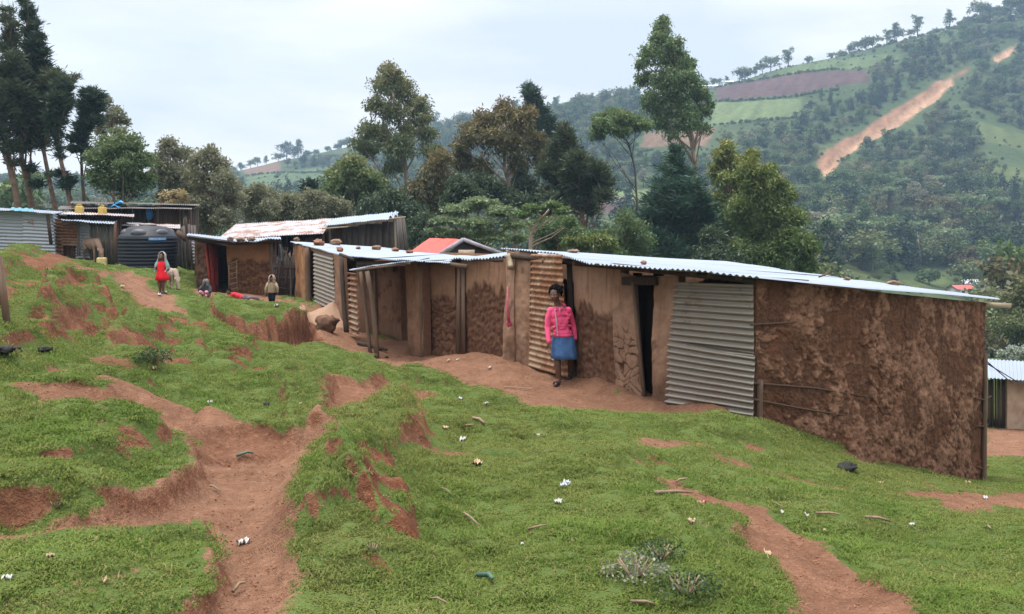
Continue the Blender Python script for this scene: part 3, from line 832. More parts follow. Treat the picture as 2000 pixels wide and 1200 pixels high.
def roof(front, back, parent, mat, sheets=8, pitch=0.076, amp=0.012, name='roof', jf=0.05, jb=0.10, seed=0, nv=7, sag=0.03):
    """corrugated roof laid as overlapping sheets between a front eave line and a back eave line (lists of points)"""
    r = random.Random(seed)
    front = np.array(front, float); back = np.array(back, float)
    def along(pl, t):
        seg = np.r_[0, np.cumsum(np.linalg.norm(np.diff(pl, axis=0), axis=1))]; s = np.clip(t, 0, 1) * seg[-1]
        out = np.stack([np.interp(s, seg, pl[:, k]) for k in range(3)], -1)
        return out
    W_ = np.linalg.norm(np.diff(front, axis=0), axis=1).sum()
    mb = MB()
    lift = 0.0
    for k in range(sheets):
        u0 = k / sheets; u1 = (k + 1) / sheets + (0.12 / sheets if k < sheets - 1 else 0)
        nu = max(10, int((u1 - u0) * W_ / pitch * 7))
        u = np.linspace(u0, u1, nu); v = np.linspace(0, 1, nv)
        f = along(front, u); b = along(back, u); dirv = unit((b - f).mean(0)); L = np.linalg.norm((b - f).mean(0))
        e0 = r.uniform(-jf, jf); e1 = r.uniform(-jb, jb); tilt = r.uniform(-1, 1) * jf
        f = f - dirv * (e0 + tilt * (np.linspace(0, 1, nu)[:, None] - 0.5)); b = b + dirv * e1
        G = f[None] * (1 - v[:, None, None]) + b[None] * v[:, None, None]
        n = unit(np.cross(b[0] - f[0], f[-1] - f[0]));  n = n if n[2] > 0 else -n
        wave = amp * np.sin(2 * math.pi * u * W_ / pitch)
        G = G + n * (wave[None, :, None] + (0.006 * (k % 2)) + (sag * fbm(p3(u[None, :] * 5 + seed, v[:, None] * 2, k * 0.3), 2))[..., None])
        G2 = G - n * 0.005
        mb.grid(G); mb.grid(G2[:, ::-1])
        for e1_, e2_ in ((G[0], G2[0]), (G[-1], G2[-1]), (G[:, 0], G2[:, 0]), (G[:, -1], G2[:, -1])):
            mb.grid(np.stack([e1_, e2_]))
    return mb.build(name, mat, parent, smooth=False)

def planks(bl, br, tr, tl, parent, mat, n=8, name='plank_wall', seed=0, gap=0.012, thick=0.025, ragged=0.05):
    r = random.Random(seed)
    bl, br, tr, tl = [np.asarray(q, float) for q in (bl, br, tr, tl)]
    nn = unit(np.cross(br - bl, tl - bl)); nn = nn if np.dot(nn, -(bl + tr) / 2) > 0 else -nn
    e = [0.0]
    for _ in range(n): e.append(e[-1] + r.uniform(0.7, 1.3))
    e = np.array(e) / e[-1]
    W_ = np.linalg.norm(br - bl); mb = MB()
    for k in range(n):
        u0 = e[k] + gap / W_ / 2; u1 = e[k + 1] - gap / W_ / 2; o = nn * r.uniform(-0.012, 0.018)
        j0 = r.uniform(-ragged, ragged); j1 = r.uniform(-ragged, ragged)
        c = []
        for th in (0, -thick):
            pass
        B0 = bl + (br - bl) * u0; B1 = bl + (br - bl) * u1; T0 = tl + (tr - tl) * u0; T1 = tl + (tr - tl) * u1
        T0 = T0 + unit(T0 - B0) * j0; T1 = T1 + unit(T1 - B1) * j0
        mb.hexa([B0 + o, B1 + o, B1 + o - nn * thick, B0 + o - nn * thick, T0 + o, T1 + o, T1 + o - nn * thick, T0 + o - nn * thick], rnd=r.random())
    return mb.build(name, mat, parent)

def pole(p0, p1, r0, parent, mat=None, name='post', r1=None, bend=0.02, n=9, origin=None):
    p0 = np.asarray(p0, float); p1 = np.asarray(p1, float); r1 = r1 or r0 * 0.85
    k = 6; pts = []
    off = np.array([random.uniform(-1, 1), random.uniform(-1, 1), 0]) * bend
    for i in range(k + 1):
        t = i / k; pts.append(p0 + (p1 - p0) * t + off * math.sin(math.pi * t))
    return MB().tube(pts, [r0 + (r1 - r0) * i / k for i in range(k + 1)], n, 0.05, rnd=random.random() * .5).build(name, mat or M['wood'], parent, smooth=True)

def stone_thing(p, size, label, mat='stone', name='stone', group=None, cat='stone', flat=0.55):
    sx, sy = size * random.uniform(.9, 1.2), size * random.uniform(.7, 1.0)
    v = MB().ell((0, 0, 0), (sx / 2, sy / 2, size * flat / 2), 18, 12, None, 0.42, random.uniform(0, 50))
    o = v.build(name, M[mat], None, smooth=True, origin=np.array([0, 0, -size * flat * 0.42]))
    o.location = Vector([float(x) for x in p]); o.rotation_euler = (0, 0, random.uniform(0, 6.28))
    return tag(o, label, cat, group)
Z3 = np.array([0, 0, 1.0])
def drop(p, z): 
    p = np.array(p, float); p[2] -= z; return p
# ------------------------------------------------------------------ the near mud house
C0 = P(1470, 700, 11.3); C0[2] = 0
d1 = np.array([-.606, .795, 0]); d2 = np.array([.795, .606, 0])
nA = -d2; nE = -d1
def fp(px, py, off=0.0): return onplane(px, py, C0 + nA * off, nA)
def ep(px, py, off=0.0): return onplane(px, py, C0 + nE * off, nE)
hA = empty('mud_house', ep(1476, 835), 'nearest mud house, its rough dark end wall and corrugated panel facing the grass slope', 'house', 'mud houses in the row')
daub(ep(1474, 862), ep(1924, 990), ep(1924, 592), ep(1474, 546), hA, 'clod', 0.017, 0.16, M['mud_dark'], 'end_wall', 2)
corr_panel(fp(1305, 690, .05), fp(1471, 712, .05), fp(1470, 556, .05), fp(1321, 551, .05), hA, M['corr'], True, 0.088, 0.028, 'metal_sheet', .018, 1, .045)
corr_panel(fp(1301, 800, .085), fp(1471, 826, .085), fp(1473, 691, .07), fp(1306, 664, .07), hA, M['corr'], True, 0.088, 0.028, 'metal_sheet', .018, 5, .055)
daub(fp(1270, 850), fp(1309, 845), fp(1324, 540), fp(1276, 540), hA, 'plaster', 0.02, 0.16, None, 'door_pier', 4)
MB().plank(fp(1262, 822, .02), fp(1237, 552, .05), .05, .045, d1, rnd=.1).build('door_post', M['wood'], hA)
MB().plank(fp(1218, 549, .03), fp(1283, 549, .03), .12, .08, Z3, rnd=.2).build('lintel', M['wood_dark'], hA)
planks(fp(1246, 840, -.35), fp(1296, 840, -.30), fp(1296, 535, -.30), fp(1236, 535, -.35), hA, mat_wood('doorway_shade_wood', (.035, .022, .015), (.04, .03, .025)), 3, 'door', 3)  # near-black colour stands in for the doorway's shade; planks hide the lit interior
daub(fp(1127, 790, .0), fp(1206, 820, .0), fp(1214, 527, .0), fp(1120, 519, .0), hA, 'over', 0.017, 0.16, None, 'mud_wall', 11, .70)
daub(fp(1204, 845, .06), fp(1258, 850, .08), fp(1238, 540, .04), fp(1192, 527, .02), hA, 'crack', 0.015, 0.06, None, 'mud_pier', 7)
corr_panel(fp(1033, 716, .04), fp(1109, 738, .22), fp(1098, 498, .20), fp(1038, 496, .04), hA, M['corr_rust'], True, 0.098, 0.014, 'door', .01, 9, .03)
pole(fp(1124, 790, -.06), fp(1112, 515, -.04), .055, hA, M['wood_dark'], 'door_post')
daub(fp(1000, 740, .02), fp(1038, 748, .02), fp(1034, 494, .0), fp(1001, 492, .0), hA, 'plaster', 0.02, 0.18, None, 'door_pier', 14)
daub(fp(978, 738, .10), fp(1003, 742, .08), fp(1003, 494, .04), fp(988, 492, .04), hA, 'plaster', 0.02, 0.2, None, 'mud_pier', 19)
pole(fp(998, 524, .10), fp(991, 497, .08), .055, hA, M['wood_pale'], 'post')
pole(ep(1485, 850, .035), ep(1484, 742, .03), .05, hA, M['wood'], 'corner_post')
pole(ep(1921, 985, .05), ep(1925, 690, .04), .042, hA, M['wood'], 'corner_post', bend=.01)
for a, b in (((1466, 634), (1566, 629)), ((1468, 748), (1700, 776)), ((1470, 780), (1668, 814)), ((1905, 778), (1936, 774)), ((1908, 912), (1932, 910)), ((1908, 832), (1930, 829)), ((1600, 541), (1620, 530))):
    m0, m1 = ep(*a, .05), ep(*b, .0); mm = (m0 + m1) / 2 + nE * .012 + Z3 * random.uniform(-.05, .04)
    MB().tube([m0, mm, m1], [.014, .013, .009], 7, .15, rnd=.9).build('wattle_stick', M['wood'], hA, True)
pole(fp(1000, 500, .02), fp(1470, 548, .02), .05, hA, M['wood_dark'], 'wall_plate')
for px in (1060, 1120, 1180, 1260, 1350, 1384, 1440):
    t = (px - 985) / (1470 - 985)
    q = fp(px, 503 + 42 * t, .12); MB().plank(q, q + d2 * 1.5 - Z3 * .12, .06, .07, d1, rnd=.5).build('rafter', M['wood'], hA)
q = ep(1900, 594, -.1); MB().plank(q, q + d2 * 1.15 - Z3 * .09 + nE * .1, .09, .06, Z3, rnd=0).build('purlin', M['wood_pale'], hA)
LA = fp(985, 700); LA[2] = 0
cz = lambda p, z: np.array([p[0], p[1], z])
RB = C0 + d2 * 6.05; RL = LA + d2 * 6.05
MB().hexa([cz(LA + d1 * -.05, -4), cz(RL, -5.6), cz(RL + d1 * -.15, -5.6), cz(LA + d1 * -.2, -4), cz(LA + d1 * -.05, -.52), cz(RL, -.95), cz(RL + d1 * -.15, -.95), cz(LA + d1 * -.2, -.52)], tone=.3).build('side_wall', M['mud'], hA)
MB().hexa([cz(RL, -5.6), cz(RB - d1 * -.1, -6), cz(RB - d1 * -.1 - d2 * .15, -6), cz(RL - d2 * .15, -5.6), cz(RL, -.97), cz(RB - d1 * -.1, -1.36), cz(RB - d1 * -.1 - d2 * .15, -1.34), cz(RL - d2 * .15, -.95)], tone=.3).build('back_wall', M['mud'], hA)
roof([P(976, 485, 15.8), P(1030, 490, 14.95), P(1085, 496, 14.25), P(1118, 505, 13.4), P(1152, 515.5, 12.85), P(1260, 523, 12.0), P(1380, 531, 11.3), P(1484, 541, 10.95)],
     [P(1418, 511.5, 19.4), P(1620, 541, 17.6), P(1800, 564, 16.3), P(1958, 585, 15.25)], hA, M['roof'], 9, .085, .012, 'roof', .035, .09, 3)

# ------------------------------------------------------------------ second house of the row
hB = empty('mud_house', fp(890, 690, -.1), 'mud house left of the rusty door, with a lean-to porch roof on two crooked posts', 'house', 'mud houses in the row')
daub(fp(893, 722, -.08), fp(986, 736, -.08), fp(988, 505, -.08), fp(899, 509, -.08), hB, 'over', 0.02, 0.16, M['mud_red'], 'mud_wall', 23, .74)
planks(fp(890, 716, .02), fp(908, 716, .0), fp(906, 519, .0), fp(893, 519, .02), hB, M['wood'], 2, 'door', 5, .02)
daub(fp(826, 715, -.2), fp(892, 720, -.2), fp(890, 512, -.2), fp(824, 512, -.2), hB, 'slab', 0.022, 0.16, M['mud_red'], 'mud_wall', 27, .66)
pole(fp(826, 712, .02), fp(823, 514, .02), .045, hB, M['wood'], 'door_post')
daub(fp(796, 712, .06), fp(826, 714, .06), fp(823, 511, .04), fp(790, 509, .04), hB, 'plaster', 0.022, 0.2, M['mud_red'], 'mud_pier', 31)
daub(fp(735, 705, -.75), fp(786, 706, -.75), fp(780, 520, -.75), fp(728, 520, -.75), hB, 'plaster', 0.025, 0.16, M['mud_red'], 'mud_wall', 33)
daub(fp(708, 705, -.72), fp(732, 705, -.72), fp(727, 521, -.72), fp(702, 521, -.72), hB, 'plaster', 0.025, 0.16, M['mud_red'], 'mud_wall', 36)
pole(fp(733, 705, -.68), fp(731, 530, -.68), .03, hB, M['stick'], 'door_post')
pole(P(724, 700, 17.7), P(704, 531, 17.9), .042, hB, M['wood'], 'porch_post', bend=.05)
pole(P(736, 700, 17.5), P(717, 530, 17.7), .055, hB, M['wood'], 'porch_post', bend=.04)
MB().plank(P(690, 529, 18.2), P(800, 515, 16.9), .04, .04, Z3, rnd=.3).build('porch_beam', M['wood'], hB)
roof([P(681, 528, 18.6), P(735, 519, 17.7), P(792, 511, 16.9)], [P(735, 521, 20.2), P(840, 505, 18.4)], hB, M['roof'], 3, .076, .01, 'porch_roof', .02, .02, 8)
roof([P(664, 499, 20.6), P(780, 508, 18.1), P(872, 514.5, 16.55)], [P(790, 493, 22.4), P(900, 500, 19.9), P(985, 506, 18.2)], hB, M['roof'], 5, .076, .012, 'roof', .03, .05, 11)
roof([P(864, 511, 16.9), P(885, 506, 16.6), P(930, 507, 16.1), P(992, 502, 15.65)], [P(985, 495, 19.0), P(1090, 497, 17.6)], hB, M['roof'], 3, .076, .016, 'roof', .02, .05, 14, sag=.06)
MB().plank(fp(868, 515, .1), fp(912, 521, .1), .08, .03, Z3, rnd=.3).build('eave_board', M['wood'], hB)
pole(fp(700, 516, -.1), fp(985, 509, -.1), .05, hB, M['wood_dark'], 'wall_plate')
q0 = fp(985, 700, -.3); q1 = fp(700, 690, -.3)
MB().hexa([cz(q0 + d2 * 3, -5), cz(q1 + d2 * 2.4, -5), cz(q1 + d2 * 2.3, -5), cz(q0 + d2 * 2.9, -5), cz(q0 + d2 * 3, -.66), cz(q1 + d2 * 2.4, -.68), cz(q1 + d2 * 2.3, -.68), cz(q0 + d2 * 2.9, -.66)], tone=.3).build('back_wall', M['mud'], hB)
MB().hexa([cz(q1, -4.5), cz(q1 + d2 * 2.4, -4.5), cz(q1 + d2 * 2.4 + d1 * .1, -4.5), cz(q1 + d1 * .1, -4.5), cz(q1, -.85), cz(q1 + d2 * 2.4, -.72), cz(q1 + d2 * 2.4 + d1 * .1, -.72), cz(q1 + d1 * .1, -.85)], tone=.4).build('side_wall', M['mud'], hB)

# ------------------------------------------------------------------ third house of the row
ca = P(680, 640, 20.6); cb = P(575, 575, 29.0)
dC = unit([cb[0] - ca[0], cb[1] - ca[1], 0]); nC = np.array([-dC[1], dC[0], 0]); nC = nC if np.dot(nC, -ca) > 0 else -nC
def cp(px, py, off=0.0): return onplane(px, py, ca + nC * off, nC)
hC = empty('mud_house', cp(630, 620), 'mud house with stones on its roof and a pale corrugated door between two posts', 'house', 'mud houses in the row')
daub(cp(577, 612), cp(596, 612), cp(594, 482), cp(575, 478), hC, 'plaster', 0.04, 0.16, M['mud_orange'], 'door_pier', 41)
pole(cp(604, 612, .05), cp(601, 484, .05), .10, hC, M['wood'], 'door_post')
corr_panel(cp(614, 598, .02), cp(655, 618, .02), cp(650, 500, .02), cp(612, 490, .02), hC, M['corr'], True, 0.11, 0.018, 'door', .02, 21)
daub(cp(655, 640, .05), cp(673, 655, .05), cp(664, 500, .05), cp(650, 496, .05), hC, 'plaster', 0.03, 0.16, M['mud_red'], 'door_pier', 44)
pole(cp(678, 660, .1), cp(667, 502, .1), .06, hC, M['wood_dark'], 'post')
corr_panel(P(684, 652, 19.6), P(700, 660, 18.8), P(696, 534, 18.9), P(681, 532, 19.7), hC, M['corr_rust'], True, 0.12, 0.03, 'metal_sheet', .03, 25)
MB().hexa([cz(cb + dC * .3, -3.5), cz(cb + dC * .3 - nC * 3, -3.5), cz(cb + dC * .2 - nC * 3, -3.5), cz(cb + dC * .2, -3.5), cz(cb + dC * .3, -.62), cz(cb + dC * .3 - nC * 3, -.85), cz(cb + dC * .2 - nC * 3, -.85), cz(cb + dC * .2, -.62)], tone=.3).build('side_wall', M['mud'], hC)
MB().hexa([cz(cb - nC * 3, -4), cz(ca - nC * 3, -4.5), cz(ca - nC * 2.9, -4.5), cz(cb - nC * 2.9, -4), cz(cb - nC * 3, -.86), cz(ca - nC * 3, -.92), cz(ca - nC * 2.9, -.92), cz(cb - nC * 2.9, -.86)], tone=.3).build('back_wall', M['mud'], hC)
roof([P(565, 472, 29.6), P(610, 484, 25.5), P(650, 494, 22.6), P(692, 503, 20.2)], [P(735, 483, 31.4), P(800, 492, 27), P(872, 501, 23.4)], hC, M['roof'], 7, .09, .014, 'roof', .08, .05, 17)
MB().plank(cp(664, 497, .3), cp(690, 507, .2), .06, .04, Z3, rnd=.5).build('eave_board', M['wood_dark'], hC)

# ------------------------------------------------------------------ house with the red door
hD = empty('mud_house', P(460, 572, 29.5), 'far mud brick house with an open red door and dark eaves', 'house', 'mud houses in the row')
daub(P(384, 590, 29.6), P(407, 590, 29.6), P(404, 476, 29.6), P(380, 472, 29.6), hD, 'slab', 0.04, .16, M['mud'], 'mud_wall', 51, .9)
MB().plank(P(413, 580, 29.5), P(402, 478, 29.5), .07, .07, (1, 0, 0)).build('door_post', M['door_red'], hD)
dl = MB().hexa([P(415, 580, 29.5), P(430, 578, 30.4), P(430.6, 578, 30.4), P(416, 580, 29.45), P(407, 478, 29.5), P(427, 480, 30.4), P(427.6, 480, 30.4), P(408, 478, 29.45)]).build('door', M['door_red'], hD)
daub(P(448, 592, 29.5), P(530, 598, 29.0), P(527, 476, 29.0), P(442, 476, 29.5), hD, 'slab', 0.03, .16, M['mud_orange'], 'mud_wall', 54, .72)
pole(P(531, 592, 28.9), P(529, 474, 28.9), .07, hD, M['wood'], 'corner_post')
MB().hexa([P(380, 600, 33), P(540, 600, 33), P(540, 600, 33.2), P(380, 600, 33.2), P(380, 462, 33), P(540, 468, 33), P(540, 468, 33.2), P(380, 462, 33.2)], tone=.2).build('back_wall', M['mud'], hD)
for xx in (384, 535):
    MB().hexa([P(xx, 600, 29.6), P(xx + 3, 600, 29.6), P(xx + 3, 600, 33), P(xx, 600, 33), P(xx, 474, 29.6), P(xx + 3, 474, 29.6), P(xx + 3, 466, 33), P(xx, 466, 33)], tone=.2).build('side_wall', M['mud'], hD)
roof([P(364, 460, 28.3), P(410, 467, 28.3), P(455, 472.5, 28.3), P(500, 472, 28.3), P(525, 467, 28.3), P(549, 467, 28.3)], [P(368, 456, 33.5), P(460, 466, 33.5), P(548, 463, 33.5)], hD, M['roof'], 6, .09, .014, 'roof', .03, .05, 21)
MB().plank(P(368, 464, 28.5), P(460, 476, 28.5), .14, .08, Z3, rnd=.6).build('eave_board', M['wood_dark'], hD)
MB().plank(P(455, 477, 28.6), P(548, 472, 28.6), .10, .08, Z3, rnd=.4).build('eave_board', M['wood_dark'], hD)
lad = MB()
lad.tube([P(447, 570, 29.1), P(447, 515, 29.1)], .02, 6).tube([P(463, 562, 29.0), P(462, 508, 29.0)], .02, 6)
for k in range(6): lad.tube([P(446, 567 - k * 10, 29.08), P(464, 562 - k * 10.5, 28.98)], .014, 6)
tag(lad.build('ladder', M['stick'], None, True), 'short stick ladder leaning beside the dark doorway', 'ladder')

fB = MB()
for k in range(110):
    x = random.uniform(533, 578); Y = 28.6 + (x - 533) / 45 * .5; b = random.uniform(570, 592); t = random.uniform(482, 520) + (10 if x > 560 else 0)
    fB.tube([P(x, b, Y), P(x + random.uniform(-5, 5), (b + t) / 2, Y + random.uniform(-.1, .1)), P(x + random.uniform(-10, 10), t, Y)], [.02, .016, .008], 5, rnd=random.random())
for k in range(4): fB.tube([P(532, 500 + 20 * k, 28.5), P(580, 505 + 21 * k, 29)], .014, 5, rnd=.2)
rootF = empty('brush_fence', P(555, 590, 28.8), 'brushwood fence of tangled sticks between the red door house and the next house', 'fence')
fB.build('stick_panel', mat_wood('brush_wood', (.12, .075, .06), (.2, .16, .15), .5, False), rootF)
pole(P(568, 592, 28.9), P(566, 494, 28.9), .04, rootF, M['wood_grey'], 'post')
rg = MB(); U_, V_ = np.meshgrid(np.linspace(0, 1, 10), np.linspace(0, 1, 14))
g = bil(P(546, 505, 28.3), P(556, 512, 28.3), P(550, 478, 28.3), P(544, 476, 28.3), U_, V_); g[..., 1] += .12 * np.sin(U_ * 9) * (1 - V_)
rg.grid(g); tag(rg.build('rag', mat_cloth('dark_rag', (.07, .08, .085)), None, True), 'dark rag hanging over the brushwood fence', 'rag')

# ------------------------------------------------------------------ plank building with the rusty roof
hH = empty('plank_barn', P(700, 490, 34.5), 'long grey plank building under a rust-patched metal roof', 'building')
planks(P(636, 505, 34.9), P(771, 500, 34.2), P(769, 433, 34.2), P(640, 446, 34.9), hH, M['wood_grey'], 11, 'plank_wall', 7, .02, .03, .06)
planks(P(655, 505, 34.75), P(672, 505, 34.7), P(672, 446, 34.7), P(655, 447, 34.75), hH, M['wood_rust'], 2, 'door', 9)
planks(P(430, 500, 36), P(640, 505, 34.9), P(640, 455, 34.9), P(430, 466, 36), hH, M['wood_dark'], 16, 'plank_wall', 8)
planks(P(771, 500, 34.2), P(800, 500, 37.2), P(790, 424, 37.2), P(769, 432, 34.2), hH, M['wood_grey'], 6, 'plank_wall', 12)
planks(P(430, 500, 38.2), P(800, 500, 37.3), P(785, 422, 37.3), P(455, 443, 38.2), hH, M['wood_dark'], 14, 'back_wall', 13)
roof([P(424, 467.5, 34.2), P(632, 456, 33)], [P(461, 438, 38.6), P(650, 427, 37.2)], hH, M['roof_old'], 6, .1, .014, 'roof', .03, .03, 23)
roof([P(636, 441, 34), P(768, 427.5, 33)], [P(640, 428, 37.4), P(780, 414, 36.6)], hH, M['roof'], 4, .1, .014, 'roof', .05, .05, 25)
MB().plank(P(632, 447, 33.6), P(680, 443, 33.6), .05, .05, Z3, rnd=0).build('eave_board', M['wood_pale'], hH)
MB().plank(P(760, 428, 33), P(792, 424, 33.4), .05, .05, Z3, rnd=0).build('purlin', M['wood_pale'], hH)
pole(P(773, 492, 33.6), P(770, 428, 33.6), .035, hH, M['wood_pale'], 'corner_post')
for px in (633, 646): pole(P(px, 500, 34.2), P(px - 2, 446, 34.2), .06, hH, M['wood'], 'post')
cr_ = MB(); U_, V_ = np.meshgrid(np.linspace(0, 1, 12), np.linspace(0, 1, 8))
g = bil(P(760, 428, 33.2), P(778, 424, 33.2), P(776, 413, 35), P(764, 416, 35), U_, V_); g[..., 2] += .06 * np.sin(U_ * 11) + .05 * np.cos(V_ * 9)
cr_.grid(g); cr_.build('bent_sheet', M['roof'], hH)

# ------------------------------------------------------------------ red gabled house
hI = empty('gabled_house', P(880, 510, 26), 'small dark gabled house with a bright red roof and pale bargeboards', 'house')
A_, A2 = P(904, 468, 26), P(839, 465.5, 29.5); El, El2 = P(850, 502, 25.4), P(794, 497, 28.8); Er = P(986, 498.5, 26.6); Er2 = Er + (A2 - A_)
roof([El, El2], [A_, A2], hI, M['corr_red'], 5, .1, .008, 'roof', .01, .0, 31)
roof([Er, Er2], [A_, A2], hI, M['corr_red'], 5, .1, .008, 'roof', .01, .0, 32)
ins = unit(A2 - A_) * .15
gb = lambda p, k=0.0: p + ins + np.array([0, 0, -.10])
wq = [gb(El) + (Er - El) * .08, gb(Er) - (Er - El) * .08]
MB().add([cz(wq[0], -4.5), cz(wq[1], -4.5), wq[1], gb(A_), wq[0]], [], [(0, 1, 2), (0, 2, 3), (0, 3, 4)]).build('gable_wall', mat_plain('dark_gable_boards', (.045, .038, .05), .8), hI)
w0, w1 = wq[0], wq[0] + (A2 - A_) * .9
MB().add([cz(w0, -4.5), cz(w1, -4.5), w1, w0], [(0, 1, 2, 3)]).build('side_wall', M['wood_dark'], hI)
w0, w1 = wq[1], wq[1] + (A2 - A_) * .9
MB().add([cz(w0, -4.5), cz(w1, -4.5), w1, w0], [(0, 1, 2, 3)]).build('side_wall', M['wood_dark'], hI)
mbb = mat_plain('pale_bargeboard', (.27, .25, .28), .7)
MB().plank(El - ins * .3, A_ - ins * .3, .11, .03, Z3).build('bargeboard', mbb, hI); MB().plank(A_ - ins * .35, Er - ins * .35, .11, .03, Z3).build('bargeboard', mbb, hI)
MB().box(P(911, 496, 25.2), (.46, .05, .22)).build('pale_board', M['wood_pale'], hI)

# ------------------------------------------------------------------ shacks at the left
sE = empty('metal_shack', P(50, 505, 33), 'grey corrugated metal shack at the left edge of the hamlet', 'shack', 'shacks')
corr_panel(P(-60, 520, 33.4), P(46, 522, 33), P(46, 413, 33), P(-60, 407, 33.4), sE, M['corr_grey'], True, .13, .022, 'metal_sheet', .02, 31)
corr_panel(P(44, 524, 32.9), P(111, 524, 32.6), P(103, 418, 32.6), P(44, 413, 32.9), sE, M['corr_grey'], True, .13, .022, 'metal_sheet', .02, 33)
corr_panel(P(110, 524, 32.6), P(126, 520, 36), P(122, 424, 36), P(103, 418, 32.6), sE, M['corr_grey'], True, .13, .022, 'metal_sheet', .02, 35)
MB().plank(P(100, 478, 32.4), P(93, 420, 32.4), .12, .03, (1, 0, 0), rnd=.4).build('post', M['wood_dark'], sE)
roof([P(-62, 407, 32.9), P(102, 417, 32.3)], [P(-50, 404, 37), P(125, 414, 36.5)], sE, M['roof'], 5, .1, .014, 'roof', .06, .02, 41)
U_, V_ = np.meshgrid(np.linspace(0, 1, 16), np.linspace(0, 1, 5))
g = bil(P(20, 412.5, 32.6), P(66, 416.5, 32.5), P(64, 409, 33.6), P(22, 407, 33.6), U_, V_); g[..., 2] += .03 + .02 * np.sin(U_ * 20)
tag(MB().grid(g).build('tarpaulin', mat_cloth('teal_tarp', (.10, .22, .27)), None, True), 'blue green tarpaulin strip lying over the grey metal shack eave', 'tarpaulin')

sF = empty('patchwork_shack', P(170, 512, 33.5), 'patchwork shack of rusty sheets and upright planks behind the grazing donkey', 'shack', 'shacks')
corr_panel(P(104, 525, 33.4), P(124, 525, 33.4), P(122, 428, 33.4), P(103, 428, 33.4), sF, M['corr_rust'], True, .13, .02, 'metal_sheet', .02, 43)
corr_panel(P(122, 480, 33.3), P(150, 481, 33.3), P(150, 432, 33.3), P(120, 430, 33.3), sF, M['corr_rust'], True, .11, .02, 'metal_sheet', .02, 44)
corr_panel(P(148, 505, 33.35), P(175, 505, 33.3), P(174, 436, 33.3), P(148, 434, 33.35), sF, M['corr_grey'], True, .11, .02, 'metal_sheet', .02, 45)
planks(P(124, 522, 33.5), P(176, 522, 33.5), P(176, 470, 33.5), P(122, 470, 33.5), sF, M['wood_rust'], 5, 'plank_wall', 15)
planks(P(176, 525, 33.2), P(224, 525, 33.0), P(222, 438, 33.0), P(175, 436, 33.2), sF, M['wood_grey'], 9, 'plank_wall', 16, .03)
planks(P(222, 525, 33.0), P(240, 520, 36), P(238, 424, 36), P(222, 438, 33.0), sF, M['wood_rust'], 5, 'plank_wall', 17)
planks(P(110, 440, 35), P(238, 440, 35.6), P(236, 422, 35.6), P(108, 420, 35), sF, M['wood_rust'], 12, 'plank_wall', 18)
for px in (152, 156): pole(P(px, 500, 33.1), P(px - 1, 435, 33.1), .03, sF, M['wood_grey'], 'post')
roof([P(120, 430, 32.6), P(223, 438, 32.6)], [P(118, 428, 35), P(225, 432, 35)], sF, M['roof'], 4, .1, .016, 'roof', .05, .02, 47)
roof([P(98, 418, 34.2), P(190, 420, 34.2), P(236, 422, 34.2), P(262, 424, 34.2)], [P(100, 413, 37.5), P(262, 419, 37.5)], sF, M['roof_old'], 5, .1, .014, 'roof', .1, .02, 49)

sG = empty('wooden_shed', P(260, 515, 39), 'tall dark wooden shed with a flat roof behind the black water tank', 'shed')
planks(P(140, 440, 39.5), P(300, 450, 39.5), P(300, 405, 39.5), P(140, 404, 39.5), sG, M['wood_dark'], 14, 'plank_wall', 19)
planks(P(300, 520, 39.2), P(348, 520, 39.2), P(348, 408, 39.2), P(300, 406, 39.2), sG, M['wood_rust'], 6, 'plank_wall', 20)
planks(P(345, 520, 39.2), P(376, 520, 39.0), P(372, 410, 39.0), P(345, 408, 39.2), sG, M['wood_rust'], 8, 'plank_wall', 21, .03)
planks(P(226, 525, 37), P(345, 525, 37), P(345, 446, 37), P(238, 436, 37), sG, M['wood_rust'], 14, 'plank_wall', 22)
planks(P(343, 528, 36), P(386, 528, 35.6), P(382, 440, 35.6), P(343, 442, 36), sG, M['wood_grey'], 7, 'plank_wall', 23, .03)
planks(P(376, 520, 39), P(392, 520, 43), P(388, 408, 43), P(372, 410, 39), sG, M['wood_dark'], 6, 'plank_wall', 24)
roof([P(112, 409, 38.6), P(250, 407, 38.6), P(374, 409, 38.2)], [P(118, 402, 43), P(384, 402, 43)], sG, M['roof_dark'], 7, .1, .014, 'roof', .06, .03, 51)
roof([P(136, 397, 40), P(260, 398, 40), P(389, 402, 39.6)], [P(140, 393, 44), P(392, 399, 44)], sG, M['roof_dark'], 7, .1, .014, 'roof', .06, .03, 53)
roof([P(236, 441, 36), P(352, 447, 34.8)], [P(240, 435, 38), P(352, 439, 38)], sG, M['roof_old'], 4, .1, .014, 'roof', .08, .03, 55)
MB().plank(P(345, 452, 34.6), P(365, 470, 34.6), .2, .03, Z3, rnd=.5).build('brace', M['wood'], sG)
pole(P(372, 520, 34.6), P(362, 424, 34.6), .06, sG, M['wood_dark'], 'post')
corr_panel(P(379, 515, 34.4), P(386, 515, 34.2), P(383, 472, 34.2), P(375, 468, 34.4), sG, M['corr_grey'], True, .13, .03, 'metal_sheet', .03, 57)

